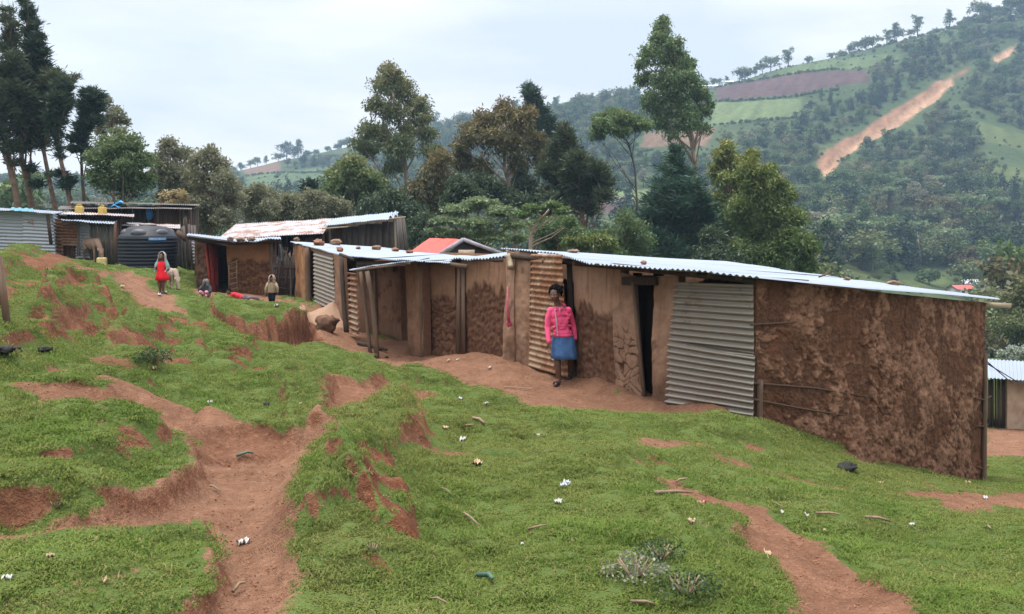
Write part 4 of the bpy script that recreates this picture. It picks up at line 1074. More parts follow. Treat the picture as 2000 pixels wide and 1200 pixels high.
# ------------------------------------------------------------------ house beyond the corner on the right
hJ = empty('mud_house', P(1970, 832, 29.5), 'low plastered house beyond the end wall, half plank and half pale mud', 'house')
planks(P(1915, 845, 29.2), P(1970, 845, 29.3), P(1969, 742, 29.3), P(1915, 738, 29.2), hJ, M['wood_dark'], 8, 'plank_wall', 26, .03)
daub(P(1968, 850, 29.2), P(2140, 850, 29.4), P(2140, 752, 29.4), P(1968, 742, 29.2), hJ, 'plaster', .05, .16, mat_mud('pale_mud', (.25, .17, .12), (.42, .31, .22)), 'mud_wall', 61)
planks(P(1915, 845, 29.2), P(1900, 830, 33), P(1900, 715, 33), P(1915, 738, 29.2), hJ, M['wood_dark'], 6, 'plank_wall', 27)
roof([P(1905, 736, 28.7), P(2000, 744, 28.7), P(2150, 758, 28.7)], [P(1900, 700, 33.2), P(2150, 714, 33.2)], hJ, M['roof'], 7, .12, .018, 'roof', .05, .03, 63)
for k, (a, b) in enumerate((((1925, 704), (2010, 748)), ((1922, 707), (2030, 742)))):
    m0, m1 = P(*a, 17.5), P(*b, 29); MB().tube([m0, (m0 + m1) / 2 - Z3 * .25, m1], .012, 5).build('cable', M['tank'], hJ)
# ------------------------------------------------------------------ water tank, cans, bags
def lathe(mb, c, prof, n=40, **a):
    V = []; 
    for r, z in prof:
        for k in range(n):
            an = 2 * math.pi * k / n; V.append((c[0] + r * math.cos(an), c[1] + r * math.sin(an), c[2] + z))
    Q = [(j * n + k, j * n + (k + 1) % n, (j + 1) * n + (k + 1) % n, (j + 1) * n + k) for j in range(len(prof) - 1) for k in range(n)]
    return mb.add(V, Q, **a)
tc_ = P(289, 524, 32.2); 
tk = empty('water_tank', tc_, 'big black ribbed plastic water tank standing by the shed', 'water tank')
pr = [(0.0, -.3), (1.0, -.3)]
for k in range(9):
    z = .02 + k * .125; pr += [(1.0, z), (1.03, z + .03), (1.03, z + .075), (1.0, z + .105)]
pr += [(1.0, 1.14), (.98, 1.18), (.93, 1.22), (.80, 1.40), (.62, 1.50), (.3, 1.54), (.3, 1.58), (0, 1.59)]
lathe(MB(), tc_, pr).build('tank_body', M['tank'], tk, True)
bmb = MB()
for k in range(6):
    an = 2 * math.pi * (k + .5) / 6 + .0; c = tc_ + np.array([.74 * math.cos(an), .80 * math.sin(an), 1.26]); R = np.array([[math.cos(an), -math.sin(an), 0], [math.sin(an), math.cos(an), 0], [0, 0, 1]])
    bmb.ell(c, (.17, .30, .17), 16, 10, R)
bmb.build('shoulder_lobe', mat_plain('tank_shoulder', (.035, .037, .045), .5, .4), tk, True)
an = math.atan2(-1, .85)
sg = MB()
for a0, a1, z0, z1, nm in ((-.30, .30, 1.02, 1.13, 0),):
    g = np.array([[tc_ + np.array([1.045 * math.cos(an + t), 1.045 * math.sin(an + t), z]) for t in np.linspace(a0, a1, 9)] for z in (z0, z1)])
    sg.grid(g)
sgo = sg.build('maker_label', mat_plain('blue_label', (.06, .22, .48), .5), tk)
wl = MB()
for t0, t1, z0, z1 in ((-.26, -.14, 1.055, 1.10), (-.12, -.02, 1.055, 1.085), (.02, .10, 1.055, 1.10), (.12, .25, 1.055, 1.085)):
    wl.grid(np.array([[tc_ + np.array([1.05 * math.cos(an + t), 1.05 * math.sin(an + t), z]) for t in np.linspace(t0, t1, 4)] for z in (z0, z1)]))
wl.build('label_mark', M['white'], sgo)

def jerrycan(p, rz, label, col, open_top=False):
    r = empty('jerrycan', p, label, 'jerrycan', 'yellow jerrycans')
    r.rotation_euler = (0, 0, rz)
    bm = bmesh.new(); bmesh.ops.create_cube(bm, size=1); bmesh.ops.scale(bm, vec=(.34, .22, .36), verts=bm.verts)
    if not open_top:
        for v in bm.verts:
            if v.co.z > 0: v.co.x *= .9; v.co.y *= .85
    bmesh.ops.bevel(bm, geom=bm.edges[:], offset=.035, segments=3, affect='EDGES'); bmesh.ops.translate(bm, vec=(0, 0, .18), verts=bm.verts)
    if open_top:
        f = max(bm.faces, key=lambda f: f.calc_center_median().z * 10 + f.calc_area()); r_ = bmesh.ops.inset_region(bm, faces=[f], thickness=.012); bmesh.ops.translate(bm, vec=(0, 0, -.28), verts=f.verts)
    me = bpy.data.meshes.new('body'); bm.to_mesh(me); bm.free(); me.materials.append(col)
    o = bpy.data.objects.new('can_body', me); COL.objects.link(o); o.parent = r
    if not open_top:
        me = MB().tube([(-.10, 0, .35), (-.08, 0, .41), (.06, 0, .41), (.09, 0, .35)], .016, 7); h = me.build('handle', col, r, True); 
        for v in h.data.vertices: v.co += r.location
        m = MB(); lathe(m, np.array([.12, 0, .35]), [(.03, 0), (.03, .04), (0, .04)], 12); c = m.build('cap', M['tank'], r, True)
        for v in c.data.vertices: v.co += r.location
    return r
myel = mat_plain('yellow_plastic', (.46, .33, .09), .5, .3, .2, 8)
jerrycan(P(155, 419.5, 36), .2, 'yellow jerrycan on the patchwork shack roof, nearer the grey metal shack', myel)
jerrycan(P(200, 421, 36), -.3, 'yellow jerrycan on the patchwork shack roof, nearer the blue tarpaulin', myel)
bk = P(199, 522, 32.0); bk[2] = H(bk[0], bk[1])[0]
jb = jerrycan(bk, .3, 'cut-open pale yellow jerrycan the grey-brown donkey feeds from', mat_plain('pale_yellow_plastic', (.58, .45, .20), .6, .3, .2, 8), True); jb.scale = (1.0, 1.0, .85)

U_, V_ = np.meshgrid(np.linspace(0, 1, 18), np.linspace(0, 1, 10))
g = bil(P(207, 403, 40), P(236, 403, 40), P(240, 393, 40.6), P(222, 397, 40.6), U_, V_); g[..., 2] += .05 * np.sin(U_ * 12 + V_ * 5); g[..., 1] += .15 * np.cos(V_ * 8 + U_ * 4)
tag(MB().grid(g).build('tarpaulin', mat_cloth('blue_tarp', (.05, .30, .55)), None, True), 'bright blue tarpaulin scrap on the dark shed roof', 'tarpaulin')
bg = MB(); bg.ell(P(292, 418, 38.9), (.16, .10, .26), 14, 10, None, .25, 3); bg.tube([P(291, 413, 38.9), P(292, 407, 39.0)], .012, 5)
tag(bg.build('hanging_bag', mat_cloth('blue_bag', (.03, .10, .22)), None, True), 'small blue bag hanging on the dark shed wall', 'bag')
pk = MB(); pk.tube([fp(992, 560, .16), fp(991, 600, .17), fp(994, 630, .17)], [.008, .02, .03], 7); pk.ell(fp(994, 632, .16), (.05, .03, .06), 10, 8, None, .3, 2)
tag(pk.build('hanging_cloth', mat_cloth('pink_strip', (.45, .08, .14)), None, True), 'thin pink cloth strip hanging on the mud pier beside the rusty door', 'cloth')

# ------------------------------------------------------------------ stones and sticks on the roofs
def on_roofs(px, py, size, label, mat='stone', group='stones on the roofs', flat=.55, cat='stone', name='roof_stone', dy=0):
    """rest it on whatever roof the photo shows under it"""
    bpy.context.view_layer.update()
    dg = bpy.context.evaluated_depsgraph_get(); d = Vector([float(x) for x in ray(px, py + dy)]).normalized()
    ok, loc, n, i, ob, mx = SC.ray_cast(dg, Vector((0, 0, 0)) + d * .5, d)
    if not ok: return None
    return stone_thing(loc, size * .7, label, mat, name, group, cat, flat)
RS = [(1120, 494, .34, 'flat brown slab on the nearest roof above the rusty door', 'stone', .3), (1257, 517, .12, 'small reddish stone on the nearest roof above the plank door', 'stone_red', .8),
 (1655, 548, .16, 'pale grey stone on the nearest roof, smaller of the two above the end wall', 'stone', .6), (1746, 556.5, .34, 'tan bundle-shaped stone on the nearest roof above the end wall', 'stone', .35),
 (579, 472.5, .30, 'small stone at the far corner of the stone-laden roof', 'stone', .8), (603, 473, .45, 'rounded brown stone first in the line on the stone-laden roof', 'stone', .6), (622, 480, .62, 'largest long reddish stone on the stone-laden roof', 'stone_red', .5),
 (656, 479, .5, 'smooth tan stone beside the large reddish one on the stone-laden roof', 'stone', .6), (664, 492, .28, 'broken red brick at the eave of the stone-laden roof', 'stone_red', .7), (735, 488.5, .42, 'brown clod in the middle of the lower roofs', 'stone', .5),
 (772, 491.5, .34, 'reddish clod on the lower roofs left of the red gabled house', 'stone_red', .5), (800, 495, .3, 'flat orange clod on the lower roof in front of the red gabled house', 'stone_red', .4), (700, 487, .26, 'small orange clod on the lower roofs nearest the stone-laden end', 'stone_red', .5),
 (450, 471, .3, 'left stone of the row on the red door house roof', 'stone', .7), (470, 471.5, .5, 'wide stone in the row on the red door house roof', 'stone', .4), (490, 471, .4, 'right stone of the row on the red door house roof', 'stone', .5)]
for px, py, s, lb, m_, fl in RS: on_roofs(px, py, s, lb, m_, flat=fl)

# ------------------------------------------------------------------ earth heap, boulder, post, dung, tyre-black clod
M['boulder'] = mat_plain('mud_boulder', (.13, .075, .05), .95, .1, .35, 9, 0, .7, 25)
hp = ground_at(650, 628); 
U_, V_ = np.meshgrid(np.linspace(0, 2 * math.pi, 40), np.linspace(0, 1, 14))
xx = hp[0] + .95 * V_ * np.cos(U_); yy = hp[1] + 1.1 * V_ * np.sin(U_)
zz = H(xx.ravel(), yy.ravel()).reshape(xx.shape) + .46 * (1 - V_) ** 1.3 * (1 + .2 * fbm(p3(xx * 2, yy * 2, 3), 3)) - .06 * V_
mbh = MB(); mbh.grid(np.stack([xx, yy, zz], -1))
tag(mbh.build('earth_heap', mat_mud('pale_sand', (.25, .16, .11), (.40, .28, .20)), None, True), 'pale sandy earth heap against the wall by the pale corrugated door', 'earth heap')
mbh_o = COL.objects[-1]
q = ground_at(639, 648); o = stone_thing(q, .52, 'rounded mud boulder at the foot of the pale sandy heap', 'boulder', 'boulder', None, 'boulder', .75)
q = ground_at(22, 641)
tag(MB().plank(q - Z3 * .25, P(-3, 500, q[1]), .048, .04, (1, 0, 0), rnd=.3).build('wooden_post', M['wood'], None), 'leaning grey timber post at the left edge of the grass bank', 'post')
q = ground_at(2, 602); tag(MB().plank(q - Z3 * .2, P(-8, 545, q[1] + .1), .05, .04, (1, 0, 0), rnd=.6).build('wooden_post', M['wood_dark'], None), 'short dark stake by the left edge, beside the taller leaning post', 'post')
mdark = mat_plain('black_dung', (.012, .011, .010), .75, .3, .4, 20, 0, .6, 60); M['dung'] = mdark
for px, py, s, lb in ((12, 690, .13, 'black dung lump at the left edge, bigger of that pair'), (25, 691, .13, 'black dung lump at the left edge, right one of that pair'), (89, 688, .11, 'black dung lump alone in the grass, left of the tiny one'), (105, 689, .07, 'tiny black dung lump beside a larger one'),
    (520, 792, .06, 'tiny dark clod on the grass above the dirt bowl path'), (1656, 920, .20, 'crumpled black plastic lump on the grass below the end wall')):
    stone_thing(ground_at(px, py), s, lb, 'dung', 'dark_lump', 'dark lumps in the grass', 'lump', .5)

# ------------------------------------------------------------------ litter: each scrap a thing of its own
mwhite = M['white']; mgreyp = mat_plain('grey_plastic', (.36, .38, .42), .5, .3, .2, 20); mtan = mat_plain('tan_scrap', (.40, .29, .19), .8, .1, .3, 20); mpink = mat_plain('pink_scrap', (.55, .16, .22), .7); mblue = mat_plain('blue_scrap', (.03, .22, .60), .5, .4)
mgreen = mat_plain('green_strip', (.05, .10, .075), .6, .3)
def scrap(px, py, s, mat, label, cat='litter', name='plastic_scrap'):
    q = ground_at(px, py); r = random.Random(px * 7 + py)
    s *= .6; n = 13; U, V = np.meshgrid(np.linspace(-.5, .5, n), np.linspace(-.5, .5, n))
    a = r.uniform(0, 6.28); asp = r.uniform(.45, .8)
    rim = 1 + .5 * fbm(p3(np.cos(np.arctan2(V, U)) * 1.5 + r.uniform(0, 30), np.sin(np.arctan2(V, U)) * 1.5), 3)
    x = U * s * rim; y = V * s * asp * rim
    z = s * (.18 + .75 * fbm(p3(U * 4 + r.uniform(0, 40), V * 4, 2), 3)) + .008
    G = np.stack([q[0] + x * math.cos(a) - y * math.sin(a), q[1] + x * math.sin(a) + y * math.cos(a), q[2] + np.maximum(z, .006)], -1)
    mb = MB(); mb.grid(G); mb.grid(G[:, ::-1] - np.array([0, 0, .003]))
    return tag(mb.build(name, mat, None, True), label, cat, 'litter on the ground')
for a in [(904, 862, .14, mwhite, 'torn white plastic bag on the grass below the house path, largest of the white scraps'), (932, 908, .13, mtan, 'pale cream scrap on the grass slope below the torn white bag'), (1105, 951, .13, mgreyp, 'crumpled grey plastic bag on the open grass slope'),
 (900, 781, .09, mwhite, 'white paper bit at the grass edge above the torn white bag'), (950, 790, .09, mwhite, 'small white bag at the grass edge, right of the white paper bit'), (870, 838, .08, mtan, 'flat cream scrap left of the torn white bag'), (1050, 852, .07, mwhite, 'tiny white scrap right of the torn white bag'),
 (876, 706, .14, mtan, 'yellowish scrap on the dirt before the second mud house'), (894, 704, .09, mwhite, 'white scrap on the dirt just right of the yellowish scrap'), (957, 720, .13, mwhite, 'white strip on the dirt before the mud pier'), (712, 714, .08, mwhite, 'white scrap on the grass hump by the porch posts'),
 (755, 700, .12, M['dung'], 'dark scrap near the foot of the porch posts'), (320, 573, .28, mwhite, 'white sheet of paper on the far path beside the child in red'), (312, 578, .22, mwhite, 'second white paper on the far path, nearer than the first'), (540, 598, .2, mwhite, 'white litter behind the hooded toddler'),
 (239, 562, .22, mtan, 'pale scrap beside the far dirt path'), (1368, 988, .10, mpink, 'pink rag on the worn track in the grass'), (1308, 1076, .055, mblue, 'bright blue bottle cap in the low weeds'), (1352, 1022, .08, mtan, 'pale upright scrap in the grass below the pink rag'),
 (1090, 984, .09, mwhite, 'thin white scrap below the crumpled grey bag'), (475, 1063, .09, mwhite, 'white scrap in the sunken footpath'), (15, 1133, .06, mwhite, 'white scrap in the bottom left grass'), (204, 1139, .055, mtan, 'tan leaf scrap in the bottom left grass'), (1020, 1066, .035, mwhite, 'small white cap in a bare patch of the slope'),
 (1890, 945, .13, mtan, 'cream scrap on the grass beside the end wall corner'), (1924, 975, .12, mwhite, 'white scrap on the bare strip near the right edge'), (1612, 1039, .055, mtan, 'cream scrap in the grass right of the worn track'), (1528, 1004, .07, mwhite, 'small white scrap above the charred sticks'), (1720, 946, .09, mtan, 'cream strip on the grass below the end wall'),
 (1780, 1027, .06, mwhite, 'small white scrap by the charred sticks at right'), (1575, 1010, .07, mwhite, 'white flake among the charred sticks'), (98, 1090, .05, mtan, 'faint tan leaf in the bottom left grass plate'), (1500, 1088, .10, mtan, 'pale clod-like scrap on the edge of the worn track'), (300, 722, .10, mtan, 'pale scrap in the bare patch left of the dark weed'), (410, 788, .07, mwhite, 'tiny pale scrap on the left grass bank'), (588, 790, .05, mtan, 'tiny tan scrap by the dirt bowl')]:
    scrap(*a)
def stick(px0, py0, px1, py1, r, label, mat='stick', name='stick'):
    a, b = ground_at(px0, py0), ground_at(px1, py1); a[2] += r + .012; b[2] += r + .02; m = (a + b) / 2 + np.array([random.uniform(-.02, .02), random.uniform(-.02, .02), .012])
    m[2] = max(m[2], H(m[0], m[1])[0] + r + .01)
    return tag(MB().tube([a, m, b], [r, r * .9, r * .6], 6, .1, rnd=random.random() * .3).build(name, M[mat] if isinstance(mat, str) else mat, None, True), label, 'stick', 'sticks on the grass')
for a in [(906, 1008, 936, 1035, .007, 'pale straight straw stick on the slope below the red scarp'), (924, 822, 946, 834, .016, 'short brown stick at the top of the open slope'), (1280, 969, 1352, 971, .013, 'long tan stick lying level above the pink rag'), (700, 676, 755, 690, .05, 'dark half-rotten branch on the grass hump by the porch', 'wood_dark'),
  (905, 838, 925, 836, .010, 'short white stick left of the torn white bag'), (1320, 947, 1342, 942, .009, 'short cream stick right of the grey bag'), (1232, 1183, 1280, 1192, .007, 'white peeled twig near the bottom of the frame'), (1510, 987, 1530, 998, .006, 'thin pale twig above the charred sticks'), (1595, 1008, 1640, 1013, .010, 'grey charred stick, left of the burnt group'), (1690, 1016, 1738, 1026, .012, 'grey charred stick, right of the burnt group'),
  (860, 958, 882, 972, .005, 'thin straw beside the red scarp'), (880, 1190, 840, 1180, .005, 'thin stalk in the grass at the bottom'), (1030, 1040, 1068, 1034, .007, 'bent tan stick in the middle of the slope'), (1190, 1114, 1222, 1122, .005, 'thin twig left of the ashy weeds'), (1918, 1035, 1935, 1040, .008, 'short tan stick at far right of the slope'), (410, 955, 430, 968, .007, 'cream twig at the edge of the sunken footpath'), (455, 1165, 480, 1150, .008, 'pale twig on the sunken footpath at the bottom'), (985, 760, 1040, 765, .012, 'brown stick on the dirt before the rusty door')]:
    stick(*a)
stick(932, 1134, 962, 1144, .013, 'dark green strip of plastic on the slope near the bottom', mgreen, 'plastic_strip')
stick(462, 896, 495, 893, .010, 'dull green strip lying across the sunken footpath', mgreen, 'plastic_strip')

# low weeds
def weed(px, py, s, label, col, n=90, stems=False):
    n *= 3
    q = ground_at(px, py); V = []; Q = []; rn = []
    for k in range(n):
        a = random.uniform(0, 6.28); rr = s * math.sqrt(random.random()); z = s * random.uniform(.1, .9) * (1 - .5 * rr / s)
        c = q + np.array([rr * math.cos(a), rr * math.sin(a) * .8, z]); L = s * random.uniform(.07, .14)
        d = unit([random.gauss(0, 1), random.gauss(0, 1), random.gauss(.3, .6)]); w = unit(np.cross(d, [random.gauss(0, 1), random.gauss(0, 1), random.gauss(0, 1)])) * L * .35
        i = len(V); V += [c - d * L / 2, c + w, c + d * L / 2, c - w]; Q.append((i, i + 1, i + 2, i + 3)); rn += [random.random()] * 4
    r = empty('low_weed', q, label, 'weed', 'low weeds')
    mb = MB(); mb.add(V, Q, rnd=np.array(rn)); mb.build('leaves', col, r)
    mb = MB()
    for k in range(14):
        a = random.uniform(0, 6.28); mb.tube([q - Z3 * .02, q + np.array([s * .5 * math.cos(a), s * .4 * math.sin(a), s * .5])], [.004, .002], 4)
    mb.build('stem', M['stick'], r)
wd = mat_leaf('weed_dark', (.018, .035, .012), (.05, .085, .03), (.1, .12, .05)); wg = mat_leaf('weed_grey', (.10, .11, .07), (.22, .22, .17), (.32, .31, .27))
weed(300, 708, .20, 'dark cushion of weed on the grassy rise above the bare patch', wd, 260); weed(1290, 1092, .12, 'dark weed beside the blue bottle cap', wd, 160); weed(1240, 1130, .16, 'greyish dry weed at the bottom right, with pale fluff', wg, 110); weed(728, 1075, .05, 'dark tuft at the foot of the red scarp', wd, 60)
weed(1340, 1162, .15, 'dark low weed below the greyish dry weed', wd, 140); weed(110, 990, .06, 'broad-leaved green weed at the bank edge of the lower left', wd, 40)
# ------------------------------------------------------------------ people and animals
def remeshed(mb, name, mat, parent, voxel=.012, smooth=6, fac=.6):
    """union the pieces into one continuous skin"""
    org = parent_origin(parent)
    v = np.concatenate(mb.v) - org
    me = npmesh(name, v, np.concatenate(mb.q) if mb.q else None, np.concatenate(mb.t) if mb.t else None)
    bm = bmesh.new(); bm.from_mesh(me); bmesh.ops.remove_doubles(bm, verts=bm.verts, dist=1e-5); bmesh.ops.recalc_face_normals(bm, faces=bm.faces); bm.to_mesh(me); bm.free()
    o = bpy.data.objects.new(name, me); COL.objects.link(o)
    m = o.modifiers.new('r', 'REMESH'); m.mode = 'VOXEL'; m.voxel_size = voxel; m.use_smooth_shade = True
    s = o.modifiers.new('s', 'SMOOTH'); s.factor = fac; s.iterations = smooth
    dg = bpy.context.evaluated_depsgraph_get(); dg.update()
    me2 = bpy.data.meshes.new_from_object(o.evaluated_get(dg)); o.modifiers.clear(); o.data = me2
    me2.name = name; me2.materials.clear(); me2.materials.append(mat)
    for p in me2.polygons: p.use_smooth = True
    o.parent = parent
    return o

def limb(mb, pts, rad, n=12):
    mb.tube(pts, rad, n)
    for p, r in zip(pts, rad): mb.ell(p, r, 12, 8)

def hand(mb, wrist, dirv, side, s=1.0, curl=.5, n=8):
    """palm, four fingers and a thumb off the side of the palm"""
    d = unit(dirv); sd = unit(np.asarray(side) - d * np.dot(side, d)); nn = np.cross(d, sd)
    pc = wrist + d * .045 * s
    R = np.stack([sd, nn, d], 1); mb.ell(pc, (.036 * s, .015 * s, .052 * s), 14, 9, R)
    for k, (o, L) in enumerate(((-.026, .062), (-.009, .072), (.009, .068), (.026, .054))):
        b = wrist + d * .088 * s + sd * o * s; p = [b - d * .02 * s, b]
        dd = d.copy()
        for j in range(3):
            dd = unit(dd + nn * curl * .55); p.append(p[-1] + dd * L * s / 3)
        limb(mb, p, [.010 * s, .010 * s, .009 * s, .0085 * s, .007 * s], n)
    b = wrist + d * .03 * s - sd * .032 * s; dd = unit(d * .75 - sd * .6 + nn * .3)
    limb(mb, [b, b + dd * .03 * s, b + unit(dd + d * .5) * .058 * s], [.013 * s, .011 * s, .008 * s], n)

def head(mb, c, s, face, up=Z3, ears=True):
    """s = head height; face = direction the person looks"""
    f = unit(face); u = unit(up - f * np.dot(up, f)); r = np.cross(f, u); R = np.stack([r, f, u], 1)
    A = lambda x, y, z: c + R @ (np.array([x, y, z]) * s)
    mb.ell(A(0, -.04, .10), np.array([.33, .41, .38]) * s, 20, 14, R)          # skull
    mb.ell(A(0, .08, -.16), np.array([.27, .30, .32]) * s, 18, 12, R)          # face
    mb.ell(A(0, .22, -.36), np.array([.14, .14, .12]) * s, 12, 8, R)           # chin
    mb.ell(A(0, .36, -.08), np.array([.050, .06, .14]) * s, 10, 8, R)          # nose bridge
    mb.ell(A(0, .385, -.17), np.array([.090, .07, .05]) * s, 10, 8, R)         # nose wings
    for x in (-1, 1):
        mb.ell(A(x * .15, .30, .035), np.array([.12, .06, .035]) * s, 10, 8, R)   # brow
        mb.ell(A(x * .17, .25, -.15), np.array([.10, .09, .09]) * s, 10, 8, R)    # cheek
        if ears: mb.ell(A(x * .335, -.02, -.06), np.array([.03, .07, .11]) * s, 10, 8, R)
    mb.ell(A(0, .355, -.262), np.array([.115, .05, .028]) * s, 12, 8, R); mb.ell(A(0, .345, -.305), np.array([.10, .055, .032]) * s, 12, 8, R)
    return A, R

def face_bits(A, R, s, parent):
    e = MB(); pup = MB(); lip = MB()
    for x in (-1, 1):
        e.ell(A(x * .145, .292, -.035), np.array([.048, .036, .020]) * s, 12, 8, R)
        pup.ell(A(x * .145, .322, -.035), np.array([.024, .012, .019]) * s, 10, 6, R)
    lip.ell(A(0, .372, -.284), np.array([.105, .046, .012]) * s, 12, 6, R)
    eo = e.build('eyes', M['eye'], parent, True); pup.build('pupils', M['hair'], parent, True); lip.build('lips', M['lip'], parent, True)
M['eye'] = mat_plain('eye_white', (.22, .19, .17), .4, .4, .05); M['lip'] = mat_plain('dark_lips', (.075, .025, .022), .5, .4, .1)

# ---- young woman in the pink hooded top
q = ground_at(1092, 750); Yw = q[1]; m = Yw / F
gw = lambda px, py, dy=0.0: P(px, py, Yw) + np.array([0, dy, 0])
wm = empty('person', gw(1092, 750), 'person in a pink zip hooded top and blue skirt, standing in the rusty doorway', 'person')
zf = gw(0, 750)[2] - q[2]
S = MB(); face = np.array([-.52, -.85, -.02])
hd, Rh = head(S, gw(1084.5, 574.5, -.03), .238, face)
limb(S, [gw(1090, 600, .03), gw(1086.5, 585, .0)], [.052, .050])
# torso core
for px, py, rx, ry in ((1092, 608, .14, .085), (1094, 622, .135, .10), (1097, 640, .12, .09), (1100, 655, .14, .10), (1101, 668, .16, .115)):
    S.ell(gw(px, py, .03), (rx * .9, ry * .88, .12), 18, 12)
# arms
aL = [gw(1076, 607, .03), gw(1071, 623, .03), gw(1069.5, 640, .02), gw(1070.5, 655, -.03), gw(1072, 668, -.07)]
aR = [gw(1110, 607, .05), gw(1116, 622, .11), gw(1121, 638, .15), gw(1123, 652, .13), gw(1124, 664, .10)]
for a in (aL, aR): limb(S, a, [.05, .043, .036, .032, .025])
hand(S, aL[-1], [.10, -.1, -1], [.5, -.85, 0], .95, .45)
hand(S, aR[-1], [0, -.1, -1], [.3, .95, 0], .95, .35)
# legs
lg1 = [gw(1092, 675, .06), gw(1090, 697, .05), gw(1089, 712, .03), gw(1091, 728, .04), gw(1092, 742, .05)]
limb(S, lg1, [.085, .066, .058, .047, .034])
S.ell(gw(1089, 722, .035), (.046, .052, .10), 12, 9)
limb(S, [gw(1092, 745, .05), gw(1088, 747.5, -.04), gw(1085, 748.5, -.11)], [.034, .032, .022])
lg2 = [gw(1108, 675, .08), gw(1113, 698, .14), gw(1114, 712, .20), gw(1116, 726, .27), gw(1117, 737, .30)]
limb(S, lg2, [.085, .066, .058, .047, .034])
limb(S, [gw(1117, 739, .30), gw(1114, 741, .22), gw(1112, 742, .15)], [.034, .03, .022])
remeshed(S, 'body', M['skin'], wm, .0075, 5)
face_bits(hd, Rh, .238, wm)
hb = MB(); rr = random.Random(3)
for k in range(300):
    a = rr.uniform(0, 6.28); b = rr.uniform(-.05, 1)
    v = np.array([math.cos(a) * math.sqrt(max(0, 1 - b * b)), math.sin(a) * math.sqrt(max(0, 1 - b * b)), b])
    if v[1] > .60 and v[2] < .62: continue
    p = hd(v[0] * .38, -.08 + v[1] * .42, .12 + v[2] * .44); hb.ell(p, .020 + .012 * rr.random(), 7, 5)
for k in range(70):   # frizzy tied back volume
    p = hd(rr.gauss(.12, .13), -.34 + rr.gauss(0, .13), .16 + rr.gauss(0, .15)); hb.ell(p, .028, 7, 5)
hb.build('hair', M['hair'], wm, True)
mpk = mat_cloth('pink_fleece', (.72, .085, .20), .14)
T = MB()
for px, py, rx, ry, rz in ((1092, 605, .125, .080, .065), (1092.5, 614, .145, .105, .09), (1094, 626, .145, .112, .11), (1096.5, 640, .136, .102, .10), (1099, 650, .152, .112, .07), (1099.5, 655, .158, .118, .05)):
    T.ell(gw(px, py, .03), (rx, ry, rz), 24, 14)
for a, k in ((aL, 1.0), (aR, 1.0)):
    pts = a[:4] + [a[4] * .85 + a[3] * .15]
    limb(T, pts, [.056, .053, .047, .042, .038], 14)
T.ell(gw(1094, 599, .07), (.100, .07, .055), 16, 10)           # hood bunched behind the neck
for x in (-1, 1): limb(T, [gw(1093 + x * 7, 598, .04), gw(1090 + x * 4, 605, -.05)], [.035, .026], 10)
for k in range(46):   # folds
    py = rr.uniform(612, 656); an = rr.uniform(-2.6, -.5); T.ell(gw(1096, py, .03) + np.array([.150 * math.cos(an), .100 * math.sin(an), 0]), (.045, .010, .008 + .014 * rr.random()), 10, 6, np.array(Matrix.Rotation(rr.uniform(-.9, .9), 3, 'Y')))
remeshed(T, 'hooded_top', mpk, wm, .008, 3)
zp = MB(); zl = []
for i in range(14):
    py = 603 + i * (657 - 603) / 13; t = i / 13
    zl.append(gw(1083.5 + 5.5 * t, py, .03 - .108 - .030 * math.sin(min(1, t * 1.25) * math.pi * .8)))
zp.tube(zl, .0075, 6); zp.build('zip', M['white'], wm, True)
cd = MB(); cd.tube([gw(1092, 600, -.07), gw(1093, 606, -.10), gw(1092, 613, -.105)], .004, 6); cd.build('drawstring', M['white'], wm, True)
K = MB(); nU = 48; V = []
mden = mat_cloth('blue_denim', (.055, .12, .26), .3)
rows = [(652, 1100, .135, .10), (658, 1100.3, .163, .118), (668, 1100.8, .180, .130), (680, 1101.3, .192, .140), (692, 1102, .203, .150), (701, 1102.3, .212, .158), (701.5, 1102.3, .20, .146), (690, 1102, .185, .13)]
G = np.zeros((len(rows), nU, 3))
for i, (py, px, rx, ry) in enumerate(rows):
    for k in range(nU):
        an = 2 * math.pi * k / (nU - 1); f = 1 + (.035 * math.sin(an * 7 + 1) + .02 * math.sin(an * 13)) * min(1, i / 4)
        dz = -.012 * math.sin(an * 2) * (i / 7) - .02 * math.cos(an) * (i / 7)
        G[i, k] = gw(px, py, .05) + np.array([rx * f * math.cos(an), ry * f * math.sin(an), dz])
K.grid(G); K.build('skirt', mden, wm, True)
for lx, ly, ldy, dr in ((1087, 750.5, -.03, -1), (1114, 744, .22, -1)):
    F_ = MB(); c = gw(lx, ly, ldy); ax = unit([-.35, -.93, 0]); sx_ = np.array([ax[1], -ax[0], 0])
    R = np.stack([sx_, ax, Z3], 1); F_.ell(c, (.046, .125, .012), 18, 8, R)
    F_.tube([c - sx_ * .042 + ax * .02 + Z3 * .01, c - sx_ * .02 + ax * .06 + Z3 * .052, c + sx_ * .02 + ax * .06 + Z3 * .052, c + sx_ * .042 + ax * .02 + Z3 * .01], .012, 7)
    F_.build('sandal', mat_plain('purple_sandal', (.035, .03, .05), .5, .3), wm, True)

